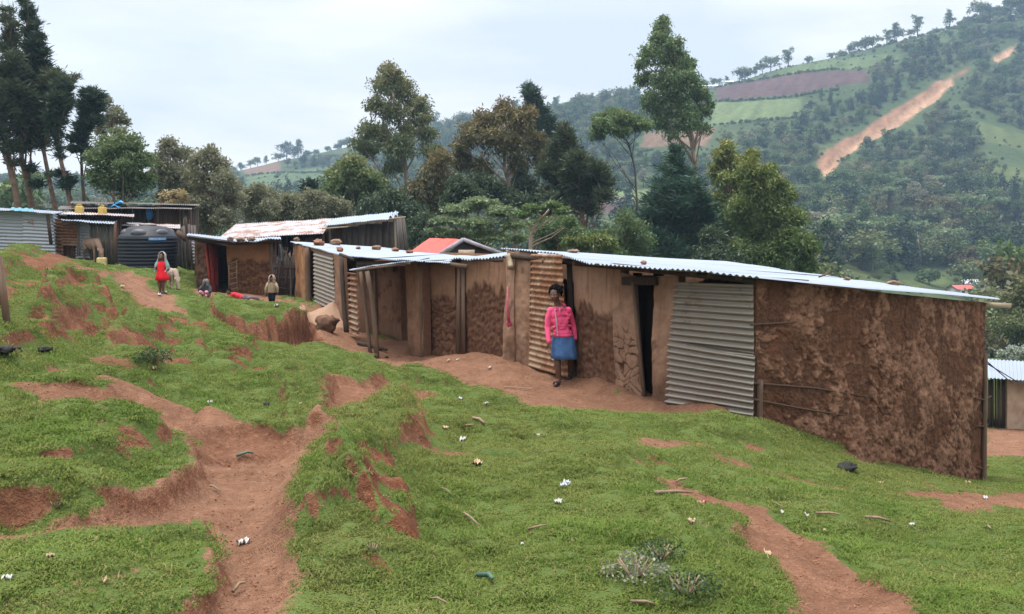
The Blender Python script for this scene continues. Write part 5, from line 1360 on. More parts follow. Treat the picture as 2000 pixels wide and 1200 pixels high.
# ---- children
def child(px, pyfoot, Y, hpx, label, build):
    q = ground_at(px, pyfoot); f = P(px, pyfoot, Y); f[2] = H(f[0], f[1])[0]
    u = hpx * Y / F
    r = empty('person', f, label, 'person')
    A = lambda x, y, z: f + np.array([x, y, z]) * u      # in body heights
    build(r, A, u)
    return r
def std_body(r, A, u, arms, legs, face, headc=(0, -.02, .895), tw=1.0):
    s = MB(); hd_, R_ = head(s, A(*headc), .175 * u, face)
    limb(s, [A(0, 0, .74), A(headc[0], headc[1] + .02, .83)], [.035 * u, .034 * u], 10)
    for z, rx, ry in ((.72, .095, .06), (.66, .10, .07), (.58, .085, .065), (.50, .095, .07), (.45, .095, .07)):
        s.ell(A(0, 0, z), (rx * u * tw, ry * u * tw, .06 * u), 14, 9)
    for a in arms:
        pts = [A(*p) for p in a]; limb(s, pts, [.036 * u, .028 * u, .02 * u], 10)
        hand(s, pts[-1], pts[-1] - pts[-2], [1, 0, 0], .62 * u / 1.1, .4, 6)
    for l in legs:
        pts = [A(*p) for p in l]; limb(s, pts, [.06 * u, .044 * u, .026 * u], 10)
        limb(s, [pts[-1], pts[-1] + np.array([0, -.07 * u, -.012 * u])], [.026 * u, .018 * u], 8)
    remeshed(s, 'body', M['skin'], r, .009, 3)
    face_bits(hd_, R_, .175 * u, r)
    hb = MB()
    for k in range(90):
        a = random.uniform(0, 6.28); b = random.uniform(.1, 1); v = np.array([math.cos(a) * math.sqrt(1 - b * b), math.sin(a) * math.sqrt(1 - b * b), b])
        if v[1] > .55 and b < .55: continue
        hb.ell(hd_(v[0] * .35, -.05 + v[1] * .42, .11 + v[2] * .40), .012 * u * 1.3, 6, 4)
    hb.build('hair', M['hair'], r, True)
    return hd_, R_
def shell(A, u, rows, n=30, wav=.03):
    G = np.zeros((len(rows), n, 3))
    for i, (z, cx, cy, rx, ry) in enumerate(rows):
        for k in range(n):
            an = 2 * math.pi * k / (n - 1); f = 1 + wav * math.sin(an * 6 + i) * (i / len(rows))
            G[i, k] = A(cx + rx * f * math.cos(an), cy + ry * f * math.sin(an), z)
    return MB().grid(G)
def sleeve(A, u, a, r0, r1, name, mat, r):
    s = MB(); limb(s, [A(*a[0]), A(*a[1]), A(*(np.array(a[1]) * .25 + np.array(a[2]) * .75))], [r0 * u, (r0 + r1) / 2 * u, r1 * u], 12); return s.build(name, mat, r, True)
mred = mat_cloth('red_dress', (.62, .018, .030), .2); mshawl = mat_cloth('mint_shawl', (.17, .27, .25), .35); mwhi = mat_cloth('pale_headcloth', (.30, .27, .25), .2)
def b_red(r, A, u):
    arms = [((-.10, .0, .72), (-.145, -.03, .60), (-.10, -.10, .62)), ((.10, 0, .72), (.15, -.03, .60), (.14, -.09, .56))]
    legs = [((-.045, 0, .44), (-.05, -.02, .26), (-.045, .02, .03)), ((.045, 0, .44), (.04, -.02, .25), (.03, .0, .03))]
    hd_, R_ = std_body(r, A, u, arms, legs, (-.1, -1, .1))
    shell(A, u, [(.775, 0, 0, .045, .04), (.76, 0, 0, .105, .06), (.70, 0, 0, .115, .082), (.60, .0, 0, .105, .085), (.52, .0, 0, .115, .092), (.42, .01, 0, .145, .115), (.32, .02, 0, .175, .135), (.322, .02, 0, .16, .12)], 36, .06).build('dress', mred, r, True)
    s = MB(); cc = A(0, .01, .90); 
    U, V = np.meshgrid(np.linspace(.27 * math.pi, 1.73 * math.pi, 30) - math.pi / 2, np.linspace(0, 1, 16))
    rad = np.interp(V, [0, .25, .45, .6, .8, 1], [.02, .088, .094, .12, .15, .16]); zz = np.interp(V, [0, .1, .3, .5, .75, 1], [1.01, .99, .93, .82, .72, .62]) - .10 * np.sin(np.abs(U + math.pi / 2 - math.pi) * 2) ** 2 * V
    rad = rad * (1 + .05 * np.sin(U * 9) * V)
    G = np.stack([rad * np.cos(U), rad * np.sin(U) * .75 + .02, zz + 0 * U], -1)
    s.grid(A(0, 0, 0) + G[:9] * u); o = s.build('headcloth', mwhi, r, True); o.modifiers.new('t', 'SOLIDIFY').thickness = .01
    s = MB(); G2 = G[8:].copy(); k_ = np.linspace(0, 1, len(G2))[:, None]; G2[..., 0] *= 1 + .12 * k_; G2[..., 2] -= .05 * k_ * np.cos(U[8:] * 5)
    s.grid(A(0, 0, 0) + G2 * u); o = s.build('shawl', mshawl, r, True); md = o.modifiers.new('t', 'SOLIDIFY'); md.thickness = .01
child(316, 571, 24.2, 81, 'child in a red dress with a pale greenish shawl, on the far path', b_red)
mhood = mat_cloth('tan_hood', (.30, .20, .155), .25); mcardi = mat_cloth('khaki_cardigan', (.24, .185, .12), .25); mtrou = mat_cloth('dark_trousers', (.012, .013, .022), .3)
def b_tod(r, A, u):
    arms = [((-.12, 0, .72), (-.19, -.02, .56), (-.20, -.06, .42)), ((.12, 0, .72), (.19, -.02, .56), (.21, -.05, .42))]
    legs = [((-.055, 0, .44), (-.06, -.01, .24), (-.055, .02, .04)), ((.055, 0, .44), (.055, -.02, .24), (.05, .0, .03))]
    hd_, R_ = std_body(r, A, u, arms, legs, (-.1, -1, 0), (0, -.02, .88), 1.2)
    shell(A, u, [(.78, 0, 0, .05, .05), (.76, 0, 0, .13, .08), (.68, 0, 0, .145, .10), (.56, 0, 0, .14, .11), (.46, 0, 0, .15, .115), (.41, 0, 0, .155, .12), (.41, 0, 0, .13, .10)], 30).build('cardigan', mcardi, r, True)
    for a in arms: sleeve(A, u, a, .058, .045, 'sleeve', mcardi, r)
    s = MB(); U, V = np.meshgrid(np.linspace(.16 * math.pi, 1.84 * math.pi, 26) - math.pi / 2 + math.pi * 0, np.linspace(0, 1, 12))
    rad = np.interp(V, [0, .2, .5, .8, 1], [.015, .075, .108, .10, .115]); zz = np.interp(V, [0, .1, .5, 1], [1.01, 1.0, .90, .76])
    # the opening is to the front (-Y)
    G = np.stack([rad * np.sin(U + math.pi / 2), -rad * np.cos(U + math.pi / 2), zz], -1)
    s.grid(A(0, 0, 0) + G * u); o = s.build('hood', mhood, r, True); o.modifiers.new('t', 'SOLIDIFY').thickness = .012
    shell(A, u, [(.46, 0, 0, .12, .09), (.40, 0, 0, .125, .095), (.28, 0, 0, .12, .09), (.20, 0, 0, .115, .085)], 26).build('trousers', mtrou, r, True)
    for l in legs: 
        s = MB(); limb(s, [A(*l[0]), A(*l[1]), A(l[2][0], l[2][1], .10)], [.075 * u, .062 * u, .05 * u], 12); s.build('trouser_leg', mtrou, r, True)
child(531, 601, 24.0, 58, 'hooded toddler in a khaki cardigan and dark trousers standing on the path', b_tod)
mblk = mat_cloth('charcoal_sweater', (.035, .042, .050), .3); mpks = mat_cloth('faded_pink_cloth', (.45, .20, .24), .3)
def b_sit(r, A, u):
    # seated with knees drawn up; units are sitting height
    s = MB(); hd_, R_ = head(s, A(0, -.05, .80), .30 * u, (-.5, -.8, .05))
    limb(s, [A(0, 0, .55), A(0, -.03, .68)], [.07 * u, .065 * u], 10)
    for z, rx in ((.15, .19), (.30, .18), (.45, .19), (.55, .18)): s.ell(A(0, .03, z), (rx * u, .13 * u, .12 * u), 14, 9)
    arms = [((-.19, 0, .55), (-.28, -.12, .38), (-.16, -.26, .50)), ((.19, 0, .55), (.27, -.10, .32), (.18, -.28, .24))]
    for a in arms:
        pts = [A(*p) for p in a]; limb(s, pts, [.07 * u, .055 * u, .04 * u], 10); hand(s, pts[-1], pts[-1] - pts[-2], [1, 0, 0], .8 * u, .5, 6)
    for x in (-1, 1):
        pts = [A(x * .10, -.02, .10), A(x * .15, -.34, .30), A(x * .14, -.40, .05)]; limb(s, pts, [.10 * u, .08 * u, .05 * u], 10); limb(s, [pts[-1], A(x * .14, -.52, .03)], [.05 * u, .035 * u], 8)
    remeshed(s, 'body', M['skin'], r, .009, 3); face_bits(hd_, R_, .30 * u, r)
    shell(A, u, [(.66, 0, 0, .08, .07), (.62, 0, .01, .20, .12), (.50, 0, .02, .235, .16), (.35, 0, .03, .225, .17), (.20, 0, .03, .23, .18), (.06, 0, .03, .235, .18)], 28).build('sweater', mblk, r, True)
    for a in arms: sleeve(A, u, a, .095, .07, 'sleeve', mblk, r)
    s = MB()
    for x in (-1, 1): limb(s, [A(x * .10, -.02, .10), A(x * .15, -.34, .30), A(x * .145, -.39, .13)], [.125 * u, .10 * u, .075 * u], 12)
    s.build('pink_wrap', mpks, r, True)
    s = MB(); U, V = np.meshgrid(np.linspace(.14 * math.pi, 1.86 * math.pi, 26), np.linspace(0, 1, 10))
    rad = np.interp(V, [0, .2, .5, .8, 1], [.02, .12, .155, .15, .16]); zz = np.interp(V, [0, .1, .5, 1], [.965, .95, .80, .60])
    G = np.stack([rad * np.sin(U), .0 - rad * np.cos(U), zz], -1)
    s.grid(A(0, 0, 0) + G * u); o = s.build('hood', mat_cloth('grey_hood', (.12, .135, .13), .3), r, True); o.modifiers.new('t', 'SOLIDIFY').thickness = .01
child(402, 567, 26.0, 38, 'small child in a charcoal hooded sweater sitting beside the red door', b_sit)
mreds = mat_cloth('red_shirt', (.40, .022, .035), .25)
def b_lie(r, A, u):
    # lying propped on the elbows, head to the left, legs trailing to the right; u = length
    g = lambda x, y, z: (lambda p: np.array([p[0], p[1], H(p[0], p[1])[0] + z * u]))(A(x, y, 0))
    s = MB(); hd_, R_ = head(s, g(-.42, -.05, .22), .17 * u, (-.45, -.85, -.1))
    limb(s, [g(-.32, 0, .17), g(-.39, -.03, .19)], [.04 * u, .036 * u], 10)
    for x, z, rr_ in ((-.28, .15, .085), (-.18, .125, .085), (-.08, .10, .08), (.02, .09, .085)): s.ell(g(x, 0, z), (.09 * u, rr_ * 1.1 * u, rr_ * .9 * u), 14, 9)
    arms = [(-.30, -.09), (-.29, .09)]
    for x, y in arms:
        pts = [g(x, y, .15), g(x - .05, y * 1.5, .035), g(x - .18, y * 1.2 - .03, .03)]; limb(s, pts, [.04 * u, .032 * u, .024 * u], 10); hand(s, pts[-1], pts[-1] - pts[-2], [0, 1, 0], .5 * u, .4, 6)
    for y in (-.05, .06):
        pts = [g(.05, y, .08), g(.26, y * 1.3, .05), g(.47, y, .035)]; limb(s, pts, [.06 * u, .045 * u, .028 * u], 10); limb(s, [pts[-1], g(.54, y, .03)], [.028 * u, .02 * u], 8)
    remeshed(s, 'body', M['skin'], r, .009, 3); face_bits(hd_, R_, .17 * u, r)
    hb = MB()
    for k in range(70):
        a = random.uniform(0, 6.28); b = random.uniform(.0, 1); v = np.array([math.cos(a) * math.sqrt(1 - b * b), math.sin(a) * math.sqrt(1 - b * b), b])
        if v[1] > .5 and b < .6: continue
        hb.ell(hd_(v[0] * .36, -.05 + v[1] * .43, .11 + v[2] * .40), .016 * u, 6, 4)
    hb.build('hair', M['hair'], r, True)
    s = MB()
    for x, z, rr_ in ((-.31, .15, .085), (-.26, .15, .10), (-.16, .13, .10), (-.06, .105, .098), (.02, .095, .095)): s.ell(g(x, 0, z), (.095 * u, rr_ * 1.15 * u, rr_ * .95 * u), 18, 10)
    for x, y in arms: limb(s, [g(x, y, .15), g(x - .05, y * 1.5, .04)], [.055 * u, .045 * u], 10)
    remeshed(s, 'shirt', mreds, r, .01, 3)
    s = MB()
    for y in (-.05, .06): limb(s, [g(.04, y, .085), g(.26, y * 1.3, .055), g(.42, y, .045)], [.085 * u, .062 * u, .045 * u], 12)
    s.build('trousers', mat_cloth('patterned_trousers', (.10, .075, .085), .6), r, True)
    s = MB(); s.ell(g(.02, -.03, .05), (.10 * u, .10 * u, .04 * u), 12, 8); s.build('undershirt', mat_cloth('white_undershirt', (.5, .48, .5), .1), r, True)
child(476, 583, 26.0, 68, 'child in a red shirt lying on the grass edge below the ladder', b_lie)

# ---- donkeys
def fur(name, base, pale, dark):
    b = NB(name); v = b.obj(); n = b.noise(v, 3, 4); n2 = b.noise(v, 40, 4)
    c = b.mix(b.rng(n, .3, .7), base, pale); c = b.mix(b.rng(n2, .45, .75, 0, .5), c, dark)
    return b.bsdf(c, .9, .15, 0, b.bump(n2, .4, .02))
def donkey(p, yaw, u, label, mats, dark_stripe=True):
    """u = height at the withers; grazing, head at the ground"""
    r = empty('donkey', p, label, 'donkey')
    cy, sy = math.cos(yaw), math.sin(yaw)
    def A(x, y, z):
        X = x * cy - y * sy; Y = x * sy + y * cy
        return np.asarray(p, float) + np.array([X, Y, z]) * u
    R = np.array([[cy, -sy, 0], [sy, cy, 0], [0, 0, 1]])
    s = MB()
    for x, z, rx, ry, rz in ((-.42, .80, .20, .185, .20), (-.28, .77, .24, .205, .215), (-.05, .74, .26, .225, .225), (.18, .74, .24, .20, .225), (.34, .78, .17, .15, .20), (.02, .66, .28, .19, .18)):
        s.ell(A(x, 0, z), np.array([rx, ry, rz]) * u, 18, 12, R)
    limb(s, [A(.38, 0, .82), A(.52, 0, .68), A(.64, 0, .50), A(.72, 0, .36)], [.135 * u, .11 * u, .09 * u, .082 * u], 14)
    limb(s, [A(.70, 0, .36), A(.755, 0, .24), A(.80, 0, .10)], [.088 * u, .066 * u, .048 * u], 14)
    s.ell(A(.81, 0, .07), np.array([.05, .05, .06]) * u, 12, 8, R)
    for y in (-1, 1):   # front legs
        limb(s, [A(.33, y * .10, .68), A(.33, y * .10, .50), A(.345, y * .10, .33), A(.335, y * .10, .12), A(.345, y * .10, .045)], [.085 * u, .058 * u, .044 * u, .030 * u, .040 * u], 12)
        # hind legs: stifle forward, hock back
        limb(s, [A(-.42, y * .11, .74), A(-.33, y * .12, .56), A(-.43, y * .11, .40), A(-.50, y * .11, .33), A(-.475, y * .11, .12), A(-.455, y * .11, .045)], [.13 * u, .095 * u, .058 * u, .046 * u, .031 * u, .041 * u], 12)
    for y in (-1, 1): limb(s, [A(.695, y * .05, .42), A(.64, y * .11, .50), A(.60, y * .13, .57)], [.026 * u, .036 * u, .012 * u], 8)
    remeshed(s, 'body', mats, r, .013 * u / .8, 4)
    t = MB(); t.tube([A(-.60, 0, .84), A(-.645, 0, .70), A(-.64, 0, .52), A(-.63, 0, .40)], [.026 * u, .018 * u, .02 * u, .030 * u], 8); t.build('tail', M['bark_dark'], r, True)
    mn = MB()
    for k in range(26):
        t_ = k / 25; a = A(.36 + .34 * t_, 0, .955 - .50 * t_); mn.ell(a + np.array([random.uniform(-.01, .01)] * 3), np.array([.018, .016, .045]) * u, 7, 5, R)
    mn.build('mane', M['bark_dark'], r, True)
    hv = MB()
    for x, y in ((.345, .1), (.345, -.1), (-.455, .11), (-.455, -.11)): hv.ell(A(x + .012, y, .022), np.array([.044, .038, .03]) * u, 10, 7, R)
    hv.build('hoof', mat_plain('hoof', (.03, .025, .022), .6), r, True)
    return r
pd = P(181, 515, 33.0); pd[2] = H(pd[0], pd[1])[0]
donkey(pd, math.radians(-38), .92, 'brown donkey with its head down at the cut-open jerrycan', fur('donkey_brown', (.19, .12, .085), (.25, .165, .12), (.10, .065, .05)))
pd = P(336, 568, 25.4); pd[2] = H(pd[0], pd[1])[0]
donkey(pd, math.radians(-48), .62, 'small pale grey donkey grazing behind the child in red', fur('donkey_grey', (.26, .19, .15), (.33, .26, .21), (.13, .09, .07)))
# ------------------------------------------------------------------ trees
def leaf_cloud(clumps, n, L, W, droop, rs, shell_=.55, hue_top=0.0, flat=1.0, style='leaf', hue0=0.0):
    """clumps: (centre, radii(3), weight).  returns verts (4n,3), rnd, hue.  leaves sit in small twig sprays"""
    c = np.array([k[0] for k in clumps]); r = np.array([k[1] for k in clumps]); w = np.array([np.prod(k[1]) ** (2 / 3) for k in clumps]); w /= w.sum()
    per = 9; ns = max(1, n // per)
    k = rs.choice(len(c), ns, p=w)
    d = rs.normal(size=(ns, 3)); d /= np.linalg.norm(d, axis=1)[:, None]
    d[:, 2] = np.where((d[:, 2] < -.35) & (rs.random(ns) < .6), -d[:, 2], d[:, 2])
    rad = np.where(rs.random(ns) < .75, shell_ + (1.05 - shell_) * rs.random(ns), rs.random(ns) ** .5)
    lump = 1 + .65 * fbm(d * 2.6 + (k * 7.3)[:, None], 2)
    sc = c[k] + d * r[k] * (rad * lump)[:, None]
    # leaves around each spray
    kk = np.repeat(k, per); S = np.repeat(sc, per, 0); D = np.repeat(d, per, 0); m = len(kk)
    sr = np.repeat(.16 * r[k].mean(1) + L * .5, per)
    P_ = S + rs.normal(size=(m, 3)) * sr[:, None] * np.array([.6, .6, .45 * flat])
    ld = D * .5 + rs.normal(size=(m, 3)) * .55; ld[:, 2] -= droop
    if style == 'needle': ld = D * np.array([1.0, 1.0, .45]) + rs.normal(size=(m, 3)) * .28; ld[:, 2] -= droop
    ld /= np.linalg.norm(ld, axis=1)[:, None]
    wd_ = np.cross(ld, rs.normal(size=(m, 3))); wd_ /= np.linalg.norm(wd_, axis=1)[:, None] + 1e-9
    l = L * rs.uniform(.6, 1.3, m)[:, None]; w_ = W * rs.uniform(.7, 1.2, m)[:, None]
    V = np.stack([P_ - ld * l * .5, P_ + wd_ * w_ * .5, P_ + ld * l * .5, P_ - wd_ * w_ * .5], 1).reshape(-1, 3)
    rnd = np.clip(np.repeat(rs.random(ns), per) * .6 + rs.random(m) * .4, 0, 1)
    top = np.clip((P_[:, 2] - np.min(P_[:, 2])) / (np.ptp(P_[:, 2]) + 1e-6), 0, 1)
    hue = np.clip(hue0 * rs.random(m) + hue_top * top ** 1.5 * (.4 + .9 * np.repeat(rs.random(ns), per)) * (.3 + .7 * np.clip(D[:, 2] * .7 + .5, 0, 1)), 0, 1)
    return V, np.repeat(rnd, 4), np.repeat(hue, 4)

LEAF = {
 'euc': mat_leaf('leaf_eucalypt', (0.046, 0.076, 0.029), (0.110, 0.155, 0.056), (0.238, 0.139, 0.066)),
 'eucd': mat_leaf('leaf_eucalypt_deep', (0.035, 0.074, 0.028), (0.092, 0.162, 0.053), (0.232, 0.186, 0.054)),
 'brown': mat_leaf('leaf_bronze', (0.043, 0.051, 0.019), (0.103, 0.101, 0.035), (0.216, 0.108, 0.037)),
 'yel': mat_leaf('leaf_yellowing', (0.026, 0.060, 0.016), (0.082, 0.135, 0.032), (0.317, 0.265, 0.053)),
 'cyp': mat_leaf('leaf_cypress', (0.012, 0.030, 0.017), (0.030, 0.056, 0.030), (0.068, 0.073, 0.030), .2),
 'cypl': mat_leaf('leaf_cypress_light', (0.022, 0.040, 0.020), (0.056, 0.081, 0.038), (0.112, 0.095, 0.045), .2),
 'cedar': mat_leaf('leaf_cedar', (0.016, 0.043, 0.026), (0.038, 0.081, 0.047), (0.067, 0.100, 0.051), .2),
 'grey': mat_leaf('leaf_olive_grey', (0.082, 0.092, 0.052), (0.196, 0.199, 0.117), (0.277, 0.244, 0.145)),
 'acacia': mat_leaf('leaf_acacia', (0.064, 0.106, 0.050), (0.168, 0.217, 0.105), (0.224, 0.257, 0.120)),
 'green': mat_leaf('leaf_green', (0.031, 0.068, 0.026), (0.094, 0.155, 0.054), (0.175, 0.162, 0.067)),
 'tan': mat_leaf('leaf_tan', (0.163, 0.128, 0.064), (0.350, 0.280, 0.140), (0.396, 0.304, 0.152)),
 'pale': mat_leaf('leaf_silver', (0.127, 0.156, 0.117), (0.292, 0.330, 0.263), (0.389, 0.408, 0.350)),
 'dark': mat_leaf('leaf_dark', (0.018, 0.038, 0.018), (0.047, 0.078, 0.034), (0.090, 0.090, 0.039)),
}
STY = {  # leaf length, width, droop, flat, kind, leaves per square metre of clump
 'euc': (.34, .13, .55, 1, 'leaf'), 'con': (.62, .10, -.22, .7, 'needle'), 'flat': (.26, .16, .05, .35, 'leaf'), 'bush': (.24, .12, .1, 1, 'leaf')}

def tree(name, label, Y, trunk, clumps, leaf, style='euc', n=9000, bark='bark', tr=.22, group=None, hue=.0, seed=1, depth=1.0, hue0=.25, limbs=True, cat='tree', rz=1.0, Lk=1.0, to_ground=True):
    """trunk: photo points bottom to top; clumps: (px,py,r px[,flatten]) seen in the photo; placed round the trunk at real depth Y"""
    rs = np.random.default_rng(seed * 101 + 7); r = random.Random(seed)
    m = Y / F
    tp = [P(px, py, Y) for px, py in trunk]
    base = tp[0].copy(); gz = float(base_h(np.array([base[0]]), np.array([base[1]]))[0])
    if to_ground:
        tp.insert(0, np.array([base[0] - (tp[1][0] - tp[0][0]) * .15, base[1], gz - .3]))
    root = empty(name, (tp[0][0], tp[0][1], gz), label, cat, group)
    allc = np.array([[c[0], c[1]] for c in clumps]); cx = allc[:, 0].mean(); wid = (np.ptp(allc[:, 0]) / 2 + np.mean([c[2] for c in clumps]))
    CL = []
    for c in clumps:
        px, py, rr = c[:3]; fl = c[3] if len(c) > 3 else 1.0
        lim = math.sqrt(max(0.05, 1 - min(1, abs(px - cx) / (wid + 1)) ** 2)) * wid * .75 * depth
        for q in range(2):
            dy = r.uniform(-1, 1) * lim * m
            k = (Y + dy) / Y
            ctr = P(px + r.uniform(-.25, .25) * rr * q, py + r.uniform(-.2, .2) * rr * q, Y + dy)
            rad = rr * m * k * (.84 if q == 0 else .5)
            CL.append((ctr, np.array([rad, rad * 1.1, rad * fl * rz])))
    if style == 'con':   # foliage close round the upper stem too
        ys_ = sorted(clumps, key=lambda c: c[1]); t0, t1 = ys_[0][1], ys_[-1][1]; zs_ = [q[2] for q in tp]
        for k in range(10):
            py = t0 + (t1 - t0) * (k + .2) / 13; z = (HOR - py) * m
            x = np.interp(z, zs_, [q[0] for q in tp]) if all(np.diff(zs_) > 0) else tp[-1][0]
            nr = [c[2] for c in clumps if abs(c[1] - py) < 30] or [10]
            rad = .55 * max(nr) * m; CL.append((np.array([x, Y, z]), np.array([rad, rad, rad * 1.3])))
    L, W_, dr, fl, kind = STY[style]; ks = min(1.0, .85 * Y / 60); n = int(n * 1.35); Lk *= ks
    area = sum(float(k[1][0] ** 2) for k in CL)
    V, rnd, hu = leaf_cloud(CL, n, L * Lk, W_ * Lk, dr, rs, .5, hue, fl, kind, hue0)
    org = np.array(root.location)
    nq = len(V) // 4
    me = npmesh('crown', V - org, np.arange(nq * 4).reshape(-1, 4), None, [LEAF[leaf]], False, {'rnd': rnd, 'hue': hu})
    o = bpy.data.objects.new('crown', me); COL.objects.link(o); o.parent = root
    tb = MB(); ln = len(tp)
    tb.tube(tp, [tr * (1 - .72 * i / (ln - 1)) for i in range(ln)], 9, .06)
    if limbs:
        for ctr, rad in CL[::1]:
            # leave the trunk below the clump and curve out into it
            best = min(range(1, ln), key=lambda i: abs(tp[i][2] - (ctr[2] - np.linalg.norm(ctr[:2] - tp[i][:2]) * .6)))
            t = r.uniform(0, .9); a = tp[best - 1] * t + tp[best] * (1 - t)
            if a[2] > ctr[2] + rad[2]: a = tp[max(1, ln // 3)]
            mid = a * .45 + ctr * .55; mid[2] += .12 * np.linalg.norm(ctr - a) * r.uniform(-.6, .8)
            r0 = tr * .34 * r.uniform(.6, 1.1)
            tb.tube([a, a * .75 + mid * .25 + np.array([0, 0, .02]), mid, ctr, ctr + (ctr - mid) * .5], [r0, r0 * .85, r0 * .6, r0 * .35, r0 * .12], 6)
    tb.build('trunk', M[bark], root, True)
    return root

GT = None
tree('eucalyptus_tree', 'tall olive eucalyptus with a domed crown between the plank building and the brown trees', 75, [(797, 440), (794, 350), (788, 280), (772, 210), (764, 160)],
 [(765, 152, 28), (748, 172, 30), (785, 178, 32), (812, 208, 32), (734, 208, 26), (770, 226, 34), (822, 232, 26), (716, 256, 24), (745, 266, 32), (702, 284, 22), (780, 292, 38), (832, 268, 26), (846, 300, 24), (722, 298, 22), (768, 330, 26), (756, 140, 18), (800, 255, 26)], 'euc', 'euc', 15000, 'bark_pale', .24, None, .45, 1)
tree('eucalyptus_tree', 'bronze-crowned eucalyptus with a wide forked trunk, right of the tall olive one', 65, [(1006, 420), (1000, 380), (985, 330), (985, 280), (990, 240)],
 [(985, 222, 30), (950, 242, 30), (1015, 246, 34), (918, 268, 30), (960, 278, 34), (1000, 286, 36), (1040, 282, 32), (898, 290, 22), (903, 320, 30), (940, 336, 28), (1012, 326, 28), (1058, 308, 26), (930, 250, 20), (1030, 225, 20)], 'brown', 'euc', 15000, 'bark_pale', .2, None, .50, 2, 1.0, .10)
tree('eucalyptus_tree', 'low bronze-green tree in front of the tall olive eucalyptus', 60, [(845, 460), (845, 400), (850, 350)],
 [(850, 342, 34), (820, 378, 34), (882, 378, 38), (862, 312, 24), (840, 410, 34), (880, 410, 30)], 'brown', 'euc', 8500, 'bark', .16, None, .35, 3, 1.0, .10)
tree('round_tree', 'rounded dark green tree left of the tall olive eucalyptus', 62, [(692, 460), (692, 400), (690, 350)],
 [(690, 328, 30), (665, 354, 32), (716, 350, 28), (648, 384, 26), (700, 382, 36), (732, 368, 28), (670, 330, 18)], 'eucd', 'euc', 9000, 'bark', .16, None, .55, 4)
tree('cypress_tree', 'dark windswept cypress with a bent tip, behind the bronze eucalyptus', 85, [(1052, 440), (1052, 300), (1045, 220), (1030, 170)],
 [(1030, 170, 9), (1038, 182, 15), (1045, 198, 16), (1042, 214, 20), (1055, 222, 20), (1045, 236, 24), (1068, 242, 22), (1050, 256, 30), (1075, 258, 20)], 'cyp', 'con', 6500, 'bark_dark', .2, None, 0, 5, .8)
tree('cypress_tree', 'big dark spreading cypress just above the near roof ridge', 55, [(1142, 500), (1138, 430), (1130, 380), (1115, 300), (1101, 245)],
 [(1101, 245, 7), (1100, 262, 13), (1096, 284, 20), (1090, 304, 26), (1128, 318, 30), (1076, 336, 28), (1164, 336, 28), (1108, 352, 38), (1150, 366, 36), (1186, 356, 18), (1078, 382, 26), (1128, 392, 34), (1178, 384, 20), (1150, 410, 22)], 'cypl', 'con', 15000, 'bark', .2, None, .2, 6)
tree('umbrella_tree', 'slender umbrella-topped tree with a bare trunk, left of the tallest eucalyptus', 70, [(1245, 440), (1244, 395), (1240, 330), (1228, 280), (1205, 255)],
 [(1212, 232, 24, .7), (1180, 248, 24, .7), (1242, 242, 24, .7), (1165, 266, 16, .8), (1215, 260, 20, .7), (1262, 248, 13, .8), (1192, 228, 16), (1170, 235, 14)], 'eucd', 'euc', 6500, 'bark_dark', .12, None, .2, 7)
tree('eucalyptus_tree', 'tallest eucalyptus, pale trunk and tapering crown above the near roof', 80, [(1360, 500), (1358, 340), (1352, 270), (1338, 200), (1318, 130), (1297, 50)],
 [(1297, 42, 13), (1293, 60, 20), (1292, 84, 26), (1318, 90, 20), (1270, 112, 28), (1314, 124, 34), (1344, 128, 20), (1258, 158, 22), (1300, 162, 36), (1344, 164, 32), (1278, 202, 32), (1324, 208, 38), (1370, 188, 22), (1374, 220, 18), (1290, 240, 26), (1340, 240, 34), (1376, 254, 15), (1386, 208, 11), (1312, 262, 17), (1252, 130, 16)], 'eucd', 'euc', 19000, 'bark_pale', .27, None, .15, 8)
tree('cedar_tree', 'broad blue-green conifer with layered boughs under the tallest eucalyptus', 55, [(1326, 510), (1326, 450), (1322, 380), (1320, 300)],
 [(1320, 292, 11), (1320, 312, 18, .9), (1305, 332, 22, .8), (1338, 338, 26, .8), (1292, 362, 26, .75), (1345, 366, 32, .8), (1320, 372, 34, .8), (1280, 392, 28, .75), (1318, 402, 36, .8), (1366, 398, 32, .8), (1272, 424, 30, .75), (1322, 432, 42, .8), (1376, 428, 34, .8), (1284, 456, 36, .8), (1340, 464, 42, .8), (1386, 458, 30, .8), (1310, 490, 40, .8), (1370, 490, 36, .8)], 'cedar', 'con', 16000, 'bark', .2, None, .15, 9)
tree('eucalyptus_tree', 'narrow young eucalyptus with yellowing tips beside the broad conifer', 58, [(1425, 500), (1424, 420), (1420, 330)],
 [(1420, 286, 16), (1412, 306, 22), (1436, 322, 22), (1406, 334, 24), (1422, 356, 32), (1448, 380, 34), (1408, 400, 32), (1440, 430, 36), (1410, 450, 32)], 'yel', 'euc', 11000, 'bark', .15, None, .65, 10, 1.0, .08)
tree('eucalyptus_tree', 'large dense eucalyptus with yellow-green shoulders at the right of the row of trees', 50, [(1500, 530), (1498, 450), (1485, 370), (1472, 310)],
 [(1470, 304, 15), (1462, 324, 22), (1462, 344, 28), (1494, 342, 28), (1480, 378, 38), (1530, 384, 28), (1450, 414, 38), (1510, 424, 44), (1552, 430, 28), (1480, 464, 44), (1540, 480, 44), (1578, 486, 24), (1500, 514, 44), (1574, 520, 26), (1446, 500, 34), (1520, 360, 20)], 'yel', 'euc', 24000, 'bark', .2, None, .42, 11, 1.0, .06)
